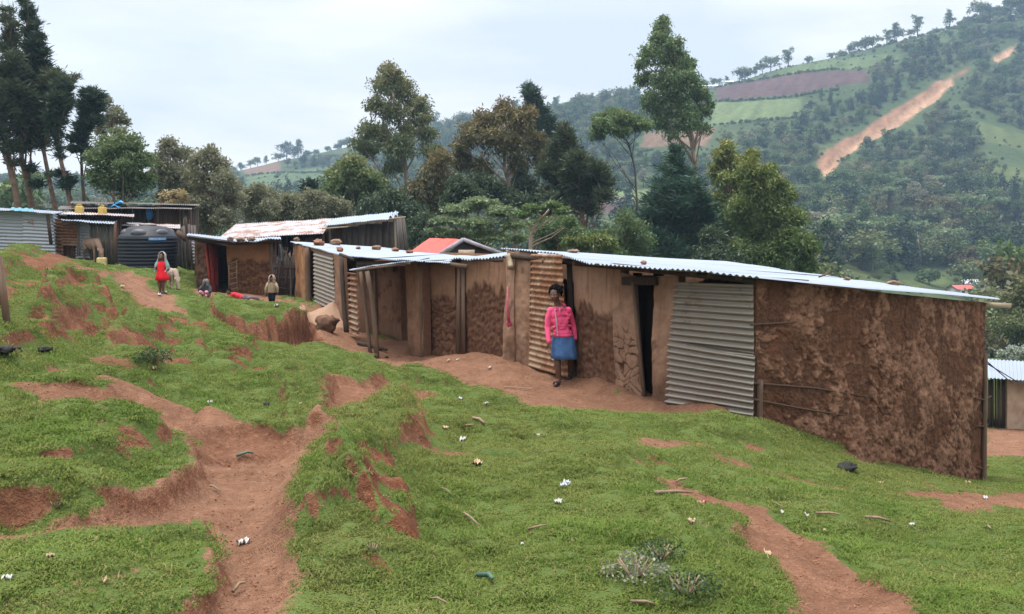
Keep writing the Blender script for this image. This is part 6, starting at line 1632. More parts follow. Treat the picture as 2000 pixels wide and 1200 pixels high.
tree('acacia_tree', 'flat-layered pale green acacia behind the red gabled house', 45, [(945, 520), (942, 470), (930, 430)],
 [(940, 398, 40, .32), (898, 410, 36, .32), (982, 414, 40, .3), (868, 432, 34, .3), (928, 436, 40, .3), (1002, 440, 38, .3), (890, 458, 38, .3), (958, 460, 42, .3), (1010, 466, 28, .35), (850, 450, 20, .3)], 'acacia', 'flat', 14000, 'bark', .13, None, .25, 12, .9)
tree('acacia_tree', 'pale forked leaning trunk with a thin crown above the left end of the near roof', 42, [(1036, 520), (1036, 465), (1040, 448), (1062, 422), (1078, 404)],
 [(1080, 402, 20, .5), (1100, 412, 18, .5), (1040, 408, 22, .5), (1020, 420, 18, .5), (1112, 436, 16)], 'eucd', 'flat', 3200, 'bark_pale', .12, None, .1, 13)
for i, (Y, tk_, cl, lf, lb, n_) in enumerate([
 (58, [(770, 470), (770, 430)], [(730, 410, 34), (765, 400, 36), (800, 425, 38), (745, 440, 36), (790, 390, 24), (830, 440, 30)], 'dark', 'dark bushy tree behind the long plank building', 9000),
 (66, [(1045, 470), (1045, 430)], [(1030, 380, 34), (1060, 395, 32), (1020, 360, 26), (1075, 420, 28)], 'dark', 'dark tree mass under the bronze-crowned eucalyptus', 7000),
 (48, [(1090, 510), (1090, 470)], [(1060, 450, 30), (1095, 440, 26), (1120, 462, 30), (1080, 478, 30)], 'green', 'mid green bushy tree at the foot of the dark spreading cypress', 6500),
 (50, [(1225, 520), (1225, 470)], [(1220, 430, 24), (1240, 456, 32), (1195, 470, 32), (1165, 470, 26), (1215, 490, 30), (1255, 480, 28)], 'green', 'leafy young tree between the cypress and the broad conifer', 8000),
 (44, [(1160, 510), (1160, 480)], [(1140, 478, 18), (1172, 474, 18), (1190, 484, 18), (1112, 474, 14)], 'yel', 'low light green shrub just over the near roof', 3500),
 (52, [(910, 400), (910, 380)], [(900, 372, 30), (930, 390, 26), (880, 396, 22)], 'dark', 'small dark tree between the bronze-green tree and the acacia', 4500),
 (48, [(1395, 515), (1395, 490)], [(1390, 470, 30), (1405, 500, 30), (1375, 505, 26), (1440, 512, 22)], 'dark', 'dark bush between the broad conifer and the dense eucalyptus', 5000),
 (56, [(1300, 500), (1300, 470)], [(1262, 452, 30), (1290, 476, 32), (1240, 486, 28), (1330, 488, 30)], 'dark', 'dark undergrowth at the foot of the broad conifer', 6000),
 (62, [(985, 450), (985, 420)], [(960, 372, 28), (985, 388, 30), (935, 362, 24), (1010, 400, 28)], 'dark', 'dark tree just behind the top of the acacia', 6000),
 (64, [(700, 470), (700, 440)], [(690, 418, 32), (720, 432, 32), (668, 436, 28), (745, 380, 24)], 'dark', 'dark bush under the rounded dark green tree', 6000),
 (52, [(820, 500), (820, 470)], [(812, 456, 30), (850, 470, 28), (790, 470, 26), (836, 440, 26)], 'dark', 'dark bush left of the flat-layered acacia', 5000)]):
    tree('bushy_tree', lb, Y, tk_, cl, lf, 'euc' if lf != 'green' else 'bush', n_, 'bark', .12, 'understorey trees behind the houses', .2, 40 + i)
# left: tall leaning cypresses
tree('cypress_tree', 'leftmost tall ragged cypress, its trunk curving up from the metal shack', 46, [(36, 415), (30, 370), (12, 300), (4, 220), (18, 120), (18, 40)],
 [(6, 18, 7), (14, 34, 10), (24, 52, 12), (26, 76, 13), (14, 96, 18), (30, 118, 18), (10, 140, 22), (40, 148, 20), (22, 178, 28), (50, 196, 22), (10, 214, 26), (40, 236, 26), (-6, 262, 26), (22, 288, 20), (-10, 180, 24), (26, 318, 12)], 'cypl', 'con', 12000, 'bark', .2, 'tall cypresses at the left', .25, 21, .8)
tree('cypress_tree', 'tallest ragged cypress, its wispy tip reaching the top edge, second trunk from the left', 48, [(64, 415), (56, 370), (42, 310), (42, 220), (62, 110), (46, -4)],
 [(46, 0, 6), (52, 14, 8), (56, 30, 11), (66, 46, 12), (58, 66, 15), (80, 72, 9), (68, 92, 18), (84, 104, 12), (62, 118, 18), (82, 130, 16), (64, 152, 22), (84, 166, 18), (70, 190, 24), (56, 224, 22), (76, 236, 20), (54, 262, 22), (42, 288, 18), (60, 330, 10), (70, 360, 12, .6)], 'cyp', 'con', 13000, 'bark', .19, 'tall cypresses at the left', .2, 22, .8)
tree('cypress_tree', 'ragged cypress on the third leaning trunk, with one spray blown right', 47, [(110, 415), (100, 370), (88, 310), (76, 240), (96, 170)],
 [(104, 152, 20), (94, 178, 22), (116, 172, 16), (132, 158, 12, .6), (146, 150, 8, .5), (104, 200, 22), (122, 190, 16), (84, 214, 20), (100, 226, 16), (92, 250, 14), (80, 280, 12), (96, 340, 8, .6)], 'cypl', 'con', 9000, 'bark', .17, 'tall cypresses at the left', .25, 23, .8)
tree('cypress_tree', 'ragged cypress on the rightmost leaning trunk of the left group', 45, [(140, 410), (132, 370), (118, 310), (108, 250), (122, 180)],
 [(122, 168, 14), (112, 196, 18), (128, 204, 14), (106, 228, 16), (116, 240, 10), (108, 262, 9), (118, 340, 12, .6), (138, 352, 10, .6), (126, 360, 9)], 'cyp', 'con', 6500, 'bark', .17, 'tall cypresses at the left', .2, 24, .8)
tree('cypress_tree', 'thin dark cypress with broken boughs between the leaning trunks and the round bush', 52, [(166, 415), (160, 340), (158, 280), (176, 200)],
 [(172, 184, 12), (188, 190, 13), (164, 206, 13), (184, 212, 15), (176, 230, 15), (160, 246, 13), (190, 238, 11), (150, 270, 12, .7), (146, 292, 12, .7), (164, 290, 12, .7), (172, 310, 10)], 'cyp', 'con', 6500, 'bark_dark', .13, None, .1, 25, .7)
tree('airy_tree', 'airy grey tree rising behind the round green bush', 58, [(222, 400), (222, 300), (222, 230)],
 [(206, 200, 16), (226, 222, 18), (240, 240, 15), (212, 240, 20), (198, 258, 16), (232, 258, 16), (186, 230, 12)], 'grey', 'bush', 3600, 'bark', .12, None, .1, 26)
tree('round_tree', 'round bright green bush tree behind the wooden shed', 45, [(240, 440), (240, 390), (238, 330)],
 [(214, 288, 30), (250, 286, 30), (190, 318, 26), (232, 326, 38), (274, 318, 30), (200, 356, 28), (252, 360, 36), (288, 356, 22), (180, 345, 16)], 'green', 'bush', 13000, 'bark_pale', .14, None, .45, 27, 1, .25, True, 'tree', 1, 1.1)
tree('round_tree', 'first grey-olive tree right of the bright green bush tree', 49, [(345, 450), (345, 400), (345, 330)],
 [(330, 286, 22), (354, 308, 28), (312, 318, 26), (340, 346, 34), (370, 340, 26), (330, 386, 30), (300, 350, 22), (365, 380, 28)], 'grey', 'bush', 10000, 'bark', .15, 'grey-olive trees', .1, 28)
tree('round_tree', 'largest grey-olive tree, its dome above the red door house', 46, [(410, 470), (410, 420), (412, 350)],
 [(392, 318, 26), (428, 328, 28), (386, 356, 34), (438, 358, 30), (400, 396, 38), (452, 398, 30), (402, 436, 32), (440, 430, 30), (412, 300, 18), (460, 370, 18)], 'grey', 'bush', 13000, 'bark', .15, 'grey-olive trees', .15, 29)
tree('flowering_shrub', 'tan feathery shrub between the wooden shed and the grey-olive trees', 43, [(340, 430), (340, 405)],
 [(322, 386, 12), (340, 380, 13), (358, 384, 12), (334, 398, 12)], 'tan', 'bush', 1500, 'bark', .05, None, .1, 30)
for i, (px, py, s, lb) in enumerate([(505, 390, 34, 'grey-olive bush left of centre behind the rusty roof'), (560, 405, 34, 'grey-olive bush above the middle of the rusty roof'), (610, 400, 32, 'grey-olive bush above the right half of the rusty roof'), (655, 412, 28, 'smaller grey-olive bush beside the rounded dark green tree')]):
    tree('grey_bush', lb, 52 + i, [(px, py + 60), (px, py + 20)], [(px - s * .6, py, s * .75), (px + s * .5, py - 4, s * .75), (px, py - s * .45, s * .6), (px - s * .2, py + s * .6, s), (px + s * .6, py + s * .6, s * .8)], 'grey', 'bush', 6500, 'bark', .08, 'grey-olive bushes behind the rusty roof', .1, 60 + i, 1, .25, True, 'bush')
tree('conifer_sapling', 'small dark pointed conifer among the grey-olive bushes', 60, [(604, 420), (604, 380)], [(604, 362, 7), (604, 376, 11), (603, 392, 16)], 'cyp', 'con', 1200, 'bark', .06, None, 0, 66)
tree('silver_plant', 'silvery bush behind the low plastered house at the right edge', 36, [(1985, 720), (1985, 705)], [(1960, 694, 12), (1980, 686, 14), (2000, 690, 14), (2024, 688, 15), (1970, 704, 14), (2000, 706, 16)], 'pale', 'bush', 2500, 'bark', .04, None, 0, 67, 1, .25, True, 'bush')
tree('bushy_tree', 'dark leafy tree beyond the end wall at the right edge', 60, [(1985, 700), (1985, 640)], [(1980, 600, 34), (2010, 570, 38), (1962, 640, 30), (2000, 640, 40), (2040, 610, 40)], 'euc', 'euc', 8000, 'bark', .16, None, .3, 68)

# ------------------------------------------------------------------ the wooded slope beyond the valley
def variant(name, leaf, kind, seed, n=900, bark='bark_dark'):
    """a whole small-scale tree of height about 1 in one mesh (trunk material slot 1)"""
    rs = np.random.default_rng(seed); r = random.Random(seed); CL = []
    if kind == 'dome':
        for k in range(11):
            a = r.uniform(0, 6.28); q = r.uniform(0, .34); z = .62 + r.uniform(-.20, .22) - q * .25; s = r.uniform(.15, .22); CL.append((np.array([q * math.cos(a), q * math.sin(a), z]), np.array([s, s, s * .75])))
        L, W_, dr = .070, .038, .25
    elif kind == 'umbrella':
        for k in range(8):
            a = r.uniform(0, 6.28); q = r.uniform(0, .34); z = .84 + r.uniform(-.06, .06); s = r.uniform(.13, .18); CL.append((np.array([q * math.cos(a), q * math.sin(a), z]), np.array([s, s, s * .45])))
        L, W_, dr = .060, .036, .1
    elif kind == 'spire':
        for k in range(12):
            z = .15 + k * .075; s = .20 * (1.05 - z) + .03; a = r.uniform(0, 6.28); CL.append((np.array([.05 * math.cos(a), .05 * math.sin(a), z]), np.array([s, s, s * .6])))
        L, W_, dr = .075, .026, .1
    elif kind == 'tall':
        for k in range(9):
            z = .45 + k * .06; a = r.uniform(0, 6.28); q = r.uniform(.0, .14); s = r.uniform(.09, .14) * (1.3 - .5 * z); CL.append((np.array([q * math.cos(a), q * math.sin(a), z]), np.array([s, s, s])))
        L, W_, dr = .060, .030, .4
    else:  # shrub
        for k in range(8):
            a = r.uniform(0, 6.28); q = r.uniform(0, .35); s = r.uniform(.2, .32); CL.append((np.array([q * math.cos(a), q * math.sin(a), .25 + r.uniform(0, .3)]), np.array([s, s, s])))
        L, W_, dr = .12, .07, .1
    V, rnd, hu = leaf_cloud(CL, n, L, W_, dr, rs, .55, .22, 1, 'leaf', .1)
    tb = MB(); tb.tube([(0, 0, -.08), (r.uniform(-.02, .02), 0, .3), (r.uniform(-.03, .03), 0, .75)], [.022, .017, .006], 6, rnd=.5)
    for c, s in CL[:6]: tb.tube([(0, 0, max(.2, c[2] * .6)), c * .6 + np.array([0, 0, c[2] * .35]), c], [.010, .007, .003], 5, rnd=.5)
    tv = np.concatenate(tb.v); tq = np.concatenate(tb.q); tt = np.concatenate(tb.t); nq = len(V) // 4
    me = npmesh(name, np.concatenate([V, tv]), np.concatenate([np.arange(nq * 4).reshape(-1, 4), tq + len(V)]), tt + len(V), [LEAF[leaf], M[bark]], False,
                {'rnd': np.r_[rnd, np.zeros(len(tv))], 'hue': np.r_[hu, np.zeros(len(tv))]}, np.r_[np.zeros(nq), np.ones(len(tq)), np.ones(len(tt))].astype(int))
    return me
VAR = [variant('dome_green', 'green', 'dome', 1, 1300), variant('dome_olive', 'euc', 'dome', 2, 1300), variant('dome_dark', 'dark', 'dome', 3, 1300), variant('umbrella_green', 'acacia', 'umbrella', 4, 1100),
       variant('spire_dark', 'cyp', 'spire', 5, 1100), variant('tall_euc', 'eucd', 'tall', 6, 1100), variant('shrub_olive', 'euc', 'shrub', 7, 700), variant('shrub_green', 'green', 'shrub', 8, 700), variant('dome_bronze', 'brown', 'dome', 9, 1300), variant('dome_grey', 'grey', 'dome', 10, 1200)]
VNAME = ['round_tree', 'round_tree', 'round_tree', 'umbrella_tree', 'conifer_tree', 'slender_tree', 'shrub', 'shrub', 'round_tree', 'round_tree']
def put(vi, p, h, name, label, group, wide=1.0, cat='tree'):
    o = bpy.data.objects.new(name, VAR[vi]); COL.objects.link(o)
    o.location = Vector([float(x) for x in p]); o.scale = (h * wide, h * wide, h); o.rotation_euler = (0, 0, random.uniform(0, 6.28))
    return tag(o, label, cat, group)

rs = np.random.default_rng(11)
NC = 26000
ang = np.radians(rs.uniform(-48, 50, NC)); rr = np.sqrt(rs.uniform(95 ** 2, 620 ** 2, NC))
fx = rr * np.sin(ang); fy = -4 + rr * np.cos(ang); fz = base_h(fx, fy)
cd_ = field_at(fx, fy)
# keep trees off fields (with their margins) and behind the skyline
dens = .58 + 1.4 * fbm(p3(fx / 55, fy / 55, 12), 4)
px_ = 1000 + F * fx / fy; py_ = HOR - F * fz / fy
dens += .55 * sstep(1380, 1650, px_) + .25 * (1 - sstep(450, 800, px_)) * (py_ < 330) + .5 * sstep(800, 860, px_) * (1 - sstep(1240, 1300, px_)) * (py_ < 330)
keep = (cd_ < 0) & (rs.random(NC) < np.clip(dens, .06, 1)) & (fy > 60)
fm = np.ones(NC, bool)
for poly, k in FIELDW:
    lo = poly.min(0) - 9; hi = poly.max(0) + 9
    m_ = (fx > lo[0]) & (fx < hi[0]) & (fy > lo[1]) & (fy < hi[1])
    if m_.any(): fm[m_] &= poly_sd(fx[m_], fy[m_], poly) < (-3 if k[:4] == 'scar' else -4)
keep &= fm
# nothing tall just below the slide or the fields, where the photo shows them clear
for pix, k in FIELDS:
    pp = np.array(pix, float); sd_ = np.maximum(poly_sd(px_, py_ - F * 6.5 / fy, pp), poly_sd(px_, py_ - F * 2.5 / fy, pp))
    keep &= ~((sd_ > (-6 if k[:4] == 'scar' else -2)) & (rs.random(NC) < (.95 if k[:4] == 'scar' else .85)))
fx, fy, fz, rr, px_, py_ = [a[keep] for a in (fx, fy, fz, rr, px_, py_)]
# thin by spacing
cell = {}; sel = []
for i in range(len(fx)):
    c = (int(fx[i] // 4.4), int(fy[i] // 4.4))
    if c in cell: continue
    cell[c] = 1; sel.append(i)
sel = np.array(sel); fx, fy, fz, rr, px_, py_ = [a[sel] for a in (fx, fy, fz, rr, px_, py_)]
zone = fbm(p3(fx / 45, fy / 45, 31), 3)
low = fz < 45
vi = np.where(rs.random(len(fx)) < .62, rs.choice([0, 1, 2, 9, 0, 1, 8, 3], len(fx)), rs.choice([6, 7, 4, 5, 6, 7], len(fx)))
vi = np.where((zone > .18) & (rs.random(len(fx)) < .6), rs.choice([6, 7], len(fx)), vi)
vi = np.where((zone < -.2) & (rs.random(len(fx)) < .5), 4, vi)
hh = rs.uniform(4.5, 9.5, len(fx)); hh = np.where(np.isin(vi, [6, 7]), rs.uniform(2.2, 4.2, len(fx)), hh); hh = np.where(np.isin(vi, [4, 5]), rs.uniform(6, 12, len(fx)), hh)
# the ridge itself carries only the separate trees seen there
ty_ = np.linspace(250, 720, 160); tpx = np.arange(-600, 2700, 20); tX = (tpx[:, None] - 1000) / F * ty_; rid = (base_h(tX, np.broadcast_to(ty_, tX.shape)) / ty_).max(1)
ridge = np.interp(px_, tpx, rid)
okr = ((fz + hh * .7) / fy < ridge - .001) | (px_ > 1880) | ((px_ > 780) & (px_ < 1250)) | ((px_ < 640) & (rs.random(len(px_)) < .6)) | ((px_ > 1640) & np.isin(vi, [6, 7]))
okr &= ~((px_ > 1630) & (px_ < 1925) & (fy < 188) & (py_ - F * hh * 1.05 / fy < 562))
fx, fy, fz, rr, px_, py_, vi, hh = [a[okr] for a in (fx, fy, fz, rr, px_, py_, vi, hh)]
hh = np.where((fy < 320) & ~np.isin(vi, [6, 7]), hh * 1.3, hh)
# the trees one can tell apart: the nearest ones in view become things of their own
inview = (px_ > 560) & (px_ < 2010) & (py_ < 620)
score = np.where(inview, hh / fy, 0)
ind = np.argsort(-score)[:170]; ind = ind[score[ind] > 0]
LBL = {0: 'rounded mid green tree in the wood on the slope across the valley', 1: 'rounded olive tree in the wood on the slope across the valley', 2: 'rounded dark tree in the wood on the slope across the valley', 3: 'flat-topped pale tree in the wood on the slope across the valley',
       4: 'dark pointed conifer in the wood on the slope across the valley', 5: 'slender tall-trunked tree in the wood on the slope across the valley', 6: 'olive shrub on the slope across the valley', 7: 'green shrub on the slope across the valley', 8: 'rounded bronze tree in the wood on the slope across the valley', 9: 'rounded grey-green tree in the wood on the slope across the valley'}
for i in ind:
    v = int(vi[i]); put(v, (fx[i], fy[i], fz[i] - .12 * hh[i]), float(hh[i]), VNAME[v], LBL[v], LBL[v].split(' in the wood')[0].split(' on the')[0] + 's across the valley', float(rs.uniform(1.0, 1.45)), 'shrub' if v in (6, 7) else 'tree')
rest = np.setdiff1d(np.arange(len(fx)), ind)

def scatter(name, pts, rotz, scale, idx, meshes, kind='stuff'):
    """points carrying copies of the given meshes (geometry nodes); one stuff object"""
    me = npmesh(name, pts, attrs={'sc': scale, 'rz': rotz})
    a = me.attributes.new('vi', 'INT', 'POINT'); a.data.foreach_set('value', np.asarray(idx, np.int32))
    o = bpy.data.objects.new(name, me); COL.objects.link(o); o['kind'] = kind
    ng = bpy.data.node_groups.new(name + '_nodes', 'GeometryNodeTree')
    ng.interface.new_socket('Geometry', in_out='INPUT', socket_type='NodeSocketGeometry'); ng.interface.new_socket('Geometry', in_out='OUTPUT', socket_type='NodeSocketGeometry')
    N = ng.nodes; Lk = ng.links
    gi = N.new('NodeGroupInput'); go = N.new('NodeGroupOutput'); ip = N.new('GeometryNodeInstanceOnPoints'); jg = N.new('GeometryNodeJoinGeometry')
    for mm in meshes[::-1]:
        so = bpy.data.objects.new(mm.name + '_source', mm)
        oi = N.new('GeometryNodeObjectInfo'); oi.inputs[0].default_value = so
        g2 = N.new('GeometryNodeGeometryToInstance'); Lk.new(oi.outputs['Geometry'], g2.inputs[0]); Lk.new(g2.outputs[0], jg.inputs[0])
    Lk.new(gi.outputs[0], ip.inputs['Points']); Lk.new(jg.outputs[0], ip.inputs['Instance']); ip.inputs['Pick Instance'].default_value = True
    def at(nm, t):
        x = N.new('GeometryNodeInputNamedAttribute'); x.data_type = t; x.inputs[0].default_value = nm; return x.outputs[0]
    Lk.new(at('vi', 'INT'), ip.inputs['Instance Index'])
    cx_ = N.new('ShaderNodeCombineXYZ'); Lk.new(at('rz', 'FLOAT'), cx_.inputs[2]); Lk.new(cx_.outputs[0], ip.inputs['Rotation'])
    Lk.new(at('sc', 'FLOAT'), ip.inputs['Scale']); Lk.new(ip.outputs[0], go.inputs[0])
    md = o.modifiers.new('scatter', 'NODES'); md.node_group = ng
    return o
fo = scatter('hillside_wood', np.stack([fx[rest], fy[rest], fz[rest] - .2 * hh[rest] * (rs.random(len(rest)) < .8)], -1), rs.uniform(0, 6.28, len(rest)), hh[rest], vi[rest], VAR)
tag(fo, 'wood and scrub covering the far slopes', 'wood')
NB_ = 9000; ba = np.radians(rs.uniform(-46, 48, NB_)); br_ = np.sqrt(rs.uniform(95 ** 2, 600 ** 2, NB_)); bx = br_ * np.sin(ba); by = -4 + br_ * np.cos(ba); bz = base_h(bx, by)
fk_ = np.array([FIELDW[c][1] if c >= 0 else '' for c in field_at(bx, by)]); ok_ = (fk_ == '') | (np.isin(fk_, ['lawn', 'crop2']) & (rs.random(NB_) < .35))
ok_ = ok_ & (fbm(p3(bx / 20, by / 20, 90), 4) > -.12)
bx, by, bz = bx[ok_], by[ok_], bz[ok_]
so_ = scatter('hillside_scrub', np.stack([bx, by, bz - .15], -1), rs.uniform(0, 6.28, len(bx)), rs.uniform(.7, 1.9, len(bx)), rs.choice([6, 7], len(bx)), VAR)
tag(so_, 'low scrub between the trees on the far slopes', 'scrub')
# hedge lines between the fields
hp_, hs_, hv_ = [], [], []
for pl in ([(1395, 199), (1480, 196), (1560, 188), (1640, 176)], [(1385, 246), (1480, 238), (1560, 230)], [(1400, 172), (1480, 158), (1520, 150), (1640, 136)], [(1400, 152), (1480, 138), (1560, 122), (1640, 108), (1720, 92)], [(480, 345), (560, 338), (690, 326)], [(470, 372), (560, 370), (700, 350)]):
    w_ = hit(pl, t0=60, n=500); 
    for a, b in zip(w_[:-1], w_[1:]):
        nn = int(np.linalg.norm(b - a) / 1.3)
        for k in range(nn):
            t = (k + random.random()) / nn; x = a[0] + (b[0] - a[0]) * t; y = a[1] + (b[1] - a[1]) * t; hp_.append((x, y)); hs_.append(random.uniform(1.2, 2.6)); hv_.append(random.choice([6, 7]))
hp_ = np.array(hp_); hz_ = base_h(hp_[:, 0], hp_[:, 1])
ho = scatter('field_hedge', np.c_[hp_, hz_ - .1], np.random.default_rng(5).uniform(0, 6.28, len(hp_)), hs_, hv_, VAR); tag(ho, 'hedges and scrub between the hill fields', 'hedge')
# skyline trees
SKY = [(1378, 148, 20, 1), (1392, 150, 22, 5), (1400, 150, 18, 1), (1420, 150, 16, 5), (1445, 146, 32, 1), (1455, 146, 30, 1), (1475, 142, 22, 5), (1490, 142, 24, 1), (1505, 140, 30, 1), (1540, 128, 34, 5), (1580, 118, 14, 7), (1625, 114, 16, 1), (1645, 108, 18, 6), (1660, 106, 20, 2), (1675, 104, 26, 1), (1690, 98, 30, 2), (1705, 96, 34, 1), (1732, 92, 32, 5), (1748, 86, 36, 5), (1752, 84, 28, 1), (1780, 78, 22, 1), (1792, 70, 40, 5), (1830, 62, 14, 6), (1855, 56, 40, 5), (1876, 50, 14, 7), (1890, 46, 16, 1), (1904, 44, 18, 1), (1918, 40, 38, 1), (1930, 36, 30, 2), (1950, 30, 26, 2), (1965, 26, 30, 5), (1975, 24, 44, 1), (1988, 22, 46, 2), (2000, 18, 44, 1), (2015, 14, 50, 2),
 (1110, 205, 20, 1), (1125, 204, 26, 1), (1140, 202, 36, 1), (1155, 198, 22, 2), (1185, 194, 32, 1), (1210, 188, 36, 1), (1222, 184, 38, 1), (1236, 182, 24, 5), (1170, 196, 16, 7),
 (835, 245, 30, 1), (850, 242, 44, 5), (858, 246, 30, 1), (880, 242, 40, 1), (900, 238, 44, 1), (916, 234, 34, 1), (935, 232, 26, 1), (950, 226, 24, 1), (975, 220, 36, 1), (995, 214, 34, 1), (1005, 212, 40, 5), (1090, 206, 22, 1),
 (455, 312, 14, 1), (470, 308, 18, 2), (490, 305, 20, 1), (503, 300, 18, 1), (520, 298, 16, 5), (545, 294, 26, 1), (560, 292, 32, 2), (582, 288, 30, 5), (600, 288, 14, 7), (618, 284, 12, 7), (640, 280, 14, 7), (667, 274, 22, 1), (683, 272, 24, 1), (575, 300, 22, 2), (660, 278, 14, 6),
 (20, 372, 30, 1), (60, 366, 30, 1), (90, 368, 34, 1), (150, 366, 30, 2), (5, 362, 22, 5)]
for px, py, hp, v in SKY:
    # find the ridge: the highest-looking ground along this direction
    ys = np.linspace(300, 720, 220); xs = (px - 1000) / F * ys; zs = base_h(xs, ys); k = int(np.argmax(zs / ys)); p = np.array([xs[k], ys[k], zs[k]])
    hgt = hp * ys[k] / F
    seg = 'above the ploughed fields' if 1370 < px < 1800 else 'above the dirt scar' if px >= 1800 else 'right of the bronze eucalyptus' if px > 1060 else 'behind the tall olive eucalyptus' if px > 800 else 'on the low far ridge' if px > 400 else 'behind the leaning cypresses'
    kn = {1: 'rounded', 2: 'dark rounded', 3: 'spreading', 5: 'thin-stemmed', 6: 'low', 7: 'low'}[v]
    put(v, p - np.array([0, 0, .3 + random.uniform(0, .22) * hgt]), hgt * random.uniform(1.0, 1.3), 'skyline_tree', f'{kn} tree on the skyline {seg}', f'{kn} skyline trees {seg}', 1.15 if v != 5 else 1.3)

# the lawn below: a few round bushes, one bare pale trunk, small far houses
def far_house(px, py, Y, w, d, h, rise, wallc, roofc, label, yaw=.3):
    p = P(px, py, Y); p[2] = base_h(np.array([p[0]]), np.array([p[1]]))[0]; r = empty('farm_house', p, label, 'house'); c, s = math.cos(yaw), math.sin(yaw)
    A = lambda x, y, z: p + np.array([x * c - y * s, x * s + y * c, z])
    MB().hexa([A(-w, -d, -.8), A(w, -d, -.8), A(w, d, -.8), A(-w, d, -.8), A(-w, -d, h), A(w, -d, h), A(w, d, h), A(-w, d, h)]).build('wall', wallc, r)
    e = .3; b = MB()
    b.add([A(-w - e, -d - e, h - .05), A(w + e, -d - e, h - .05), A(w + e, 0, h + rise), A(-w - e, 0, h + rise), A(-w - e, d + e, h - .05), A(w + e, d + e, h - .05), A(-w, 0, h + rise - .1), A(w, 0, h + rise - .1)], [(0, 1, 2, 3), (3, 2, 5, 4)], []); b.build('roof', roofc, r)
    g = MB(); g.add([A(-w, -d, h), A(-w, d, h), A(-w, 0, h + rise - .05), A(w, -d, h), A(w, d, h), A(w, 0, h + rise - .05)], [], [(0, 1, 2), (3, 4, 5)]); g.build('gable', wallc, r)
    m_ = MB(); m_.box(A(-w * .4, -d - .02, h * .55), (.7, .06, .8), yaw); m_.build('window', M['tank'], r); m_ = MB(); m_.box(A(w * .35, -d - .02, h * .42), (.8, .06, h * .8), yaw); m_.build('door', M['wood_dark'], r)
    return r
mfw = mat_plain('far_wall', (.36, .32, .30), .9); mfr = mat_plain('far_red_roof', (.45, .09, .075), .7); mfm = mat_plain('far_metal_roof', (.72, .74, .78), .5)
far_house(1877, 578, 185, 2.1, 1.6, 1.7, .7, mfw, mfr, 'small far house with a red roof below the wooded slope', .25)
far_house(1900, 566, 196, 2.0, 1.5, 2.0, .9, mfw, mfm, 'small far shed with a white roof behind the red-roofed house', -.3)
far_house(1212, 335, 300, 2.6, 2.0, 2.0, .8, mfw, mat_plain('far_brown_roof', (.14, .08, .07), .8), 'small far brown-roofed house seen past the umbrella-topped tree', .2)
ys = np.linspace(300, 640, 180)
for px, w, lb in ((1396, 6.0, 'long pale roofed building on the skyline left of the fields'), (1424, 2.2, 'short pale hut on the skyline beside the long building')):
    xs = (px - 1000) / F * ys; zs = base_h(xs, ys); k = int(np.argmax(zs / ys)); far_house(px, HOR - F * zs[k] / ys[k], ys[k] - 3, w, 1.6, 1.0, .8, mfw, mfm, lb, -.1)
def lawn_at(px, py): return hit([(px, py)], t0=60, n=500)[0]
for px, py, hgt, v, lb in ((1815, 556, 3.6, 7, 'round bright bush on the lawn across the valley'), (1746, 558, 2.6, 4, 'small dark pointed bush on the lawn across the valley')):
    p = lawn_at(px, py); put(v, p, hgt * p[1] / 150, 'lawn_bush', lb, 'bushes on the far lawn', 1.3, 'bush')
p = lawn_at(1799, 530); tag(MB().tube([p - Z3 * .5, p + np.array([-.3, 0, 4]), p + np.array([-.9, 0, 9.5])], [.22, .17, .07], 8).build('bare_trunk', M['bark_pale'], None, True), 'tall pale bare trunk at the upper edge of the far lawn', 'tree trunk')
# ------------------------------------------------------------------ grass
def mat_grass(name, a, b_, tipc):
    b = NB(name); v = b.pos(); r = b.attr('rnd'); t = b.attr('tip')
    oi = b.n('ShaderNodeObjectInfo').outputs['Random']
    n = b.noise(v, 1.1, 4, .6); n2 = b.noise(v, .25, 3)
    c = b.mix(b.rng(b.math('ADD', b.math('MULTIPLY', n, .75), b.math('MULTIPLY', r, .2)), .28, .68), a, b_)
    c = b.mix(b.rng(n2, .42, .62, 0, .65), c, (.165, .165, .052))
    c = b.mix(b.rng(b.noise(v, .75, 5, .65), .56, .72, 0, .5), c, (.165, .135, .060))
    c = b.mix(b.rng(r, .91, .95, 0, .6), c, tipc)
    c = b.mix(b.math('MULTIPLY', t, .25), c, (.20, .24, .07))
    d = b.n('ShaderNodeBsdfDiffuse'); b.L(c, d.inputs[0]); tr = b.n('ShaderNodeBsdfTranslucent'); b.L(c, tr.inputs[0])
    m1 = b.n('ShaderNodeMixShader'); m1.inputs[0].default_value = .35; b.L(d.outputs[0], m1.inputs[1]); b.L(tr.outputs[0], m1.inputs[2]); b.L(m1.outputs[0], b.out.inputs[0])
    return b.m
GM = [mat_grass('grass_lush', (.054, .104, .018), (.150, .212, .050), (.26, .23, .10)), mat_grass('grass_short', (.072, .112, .024), (.165, .200, .056), (.30, .26, .13)), mat_grass('grass_dry', (.17, .15, .055), (.27, .235, .10), (.36, .31, .18))]
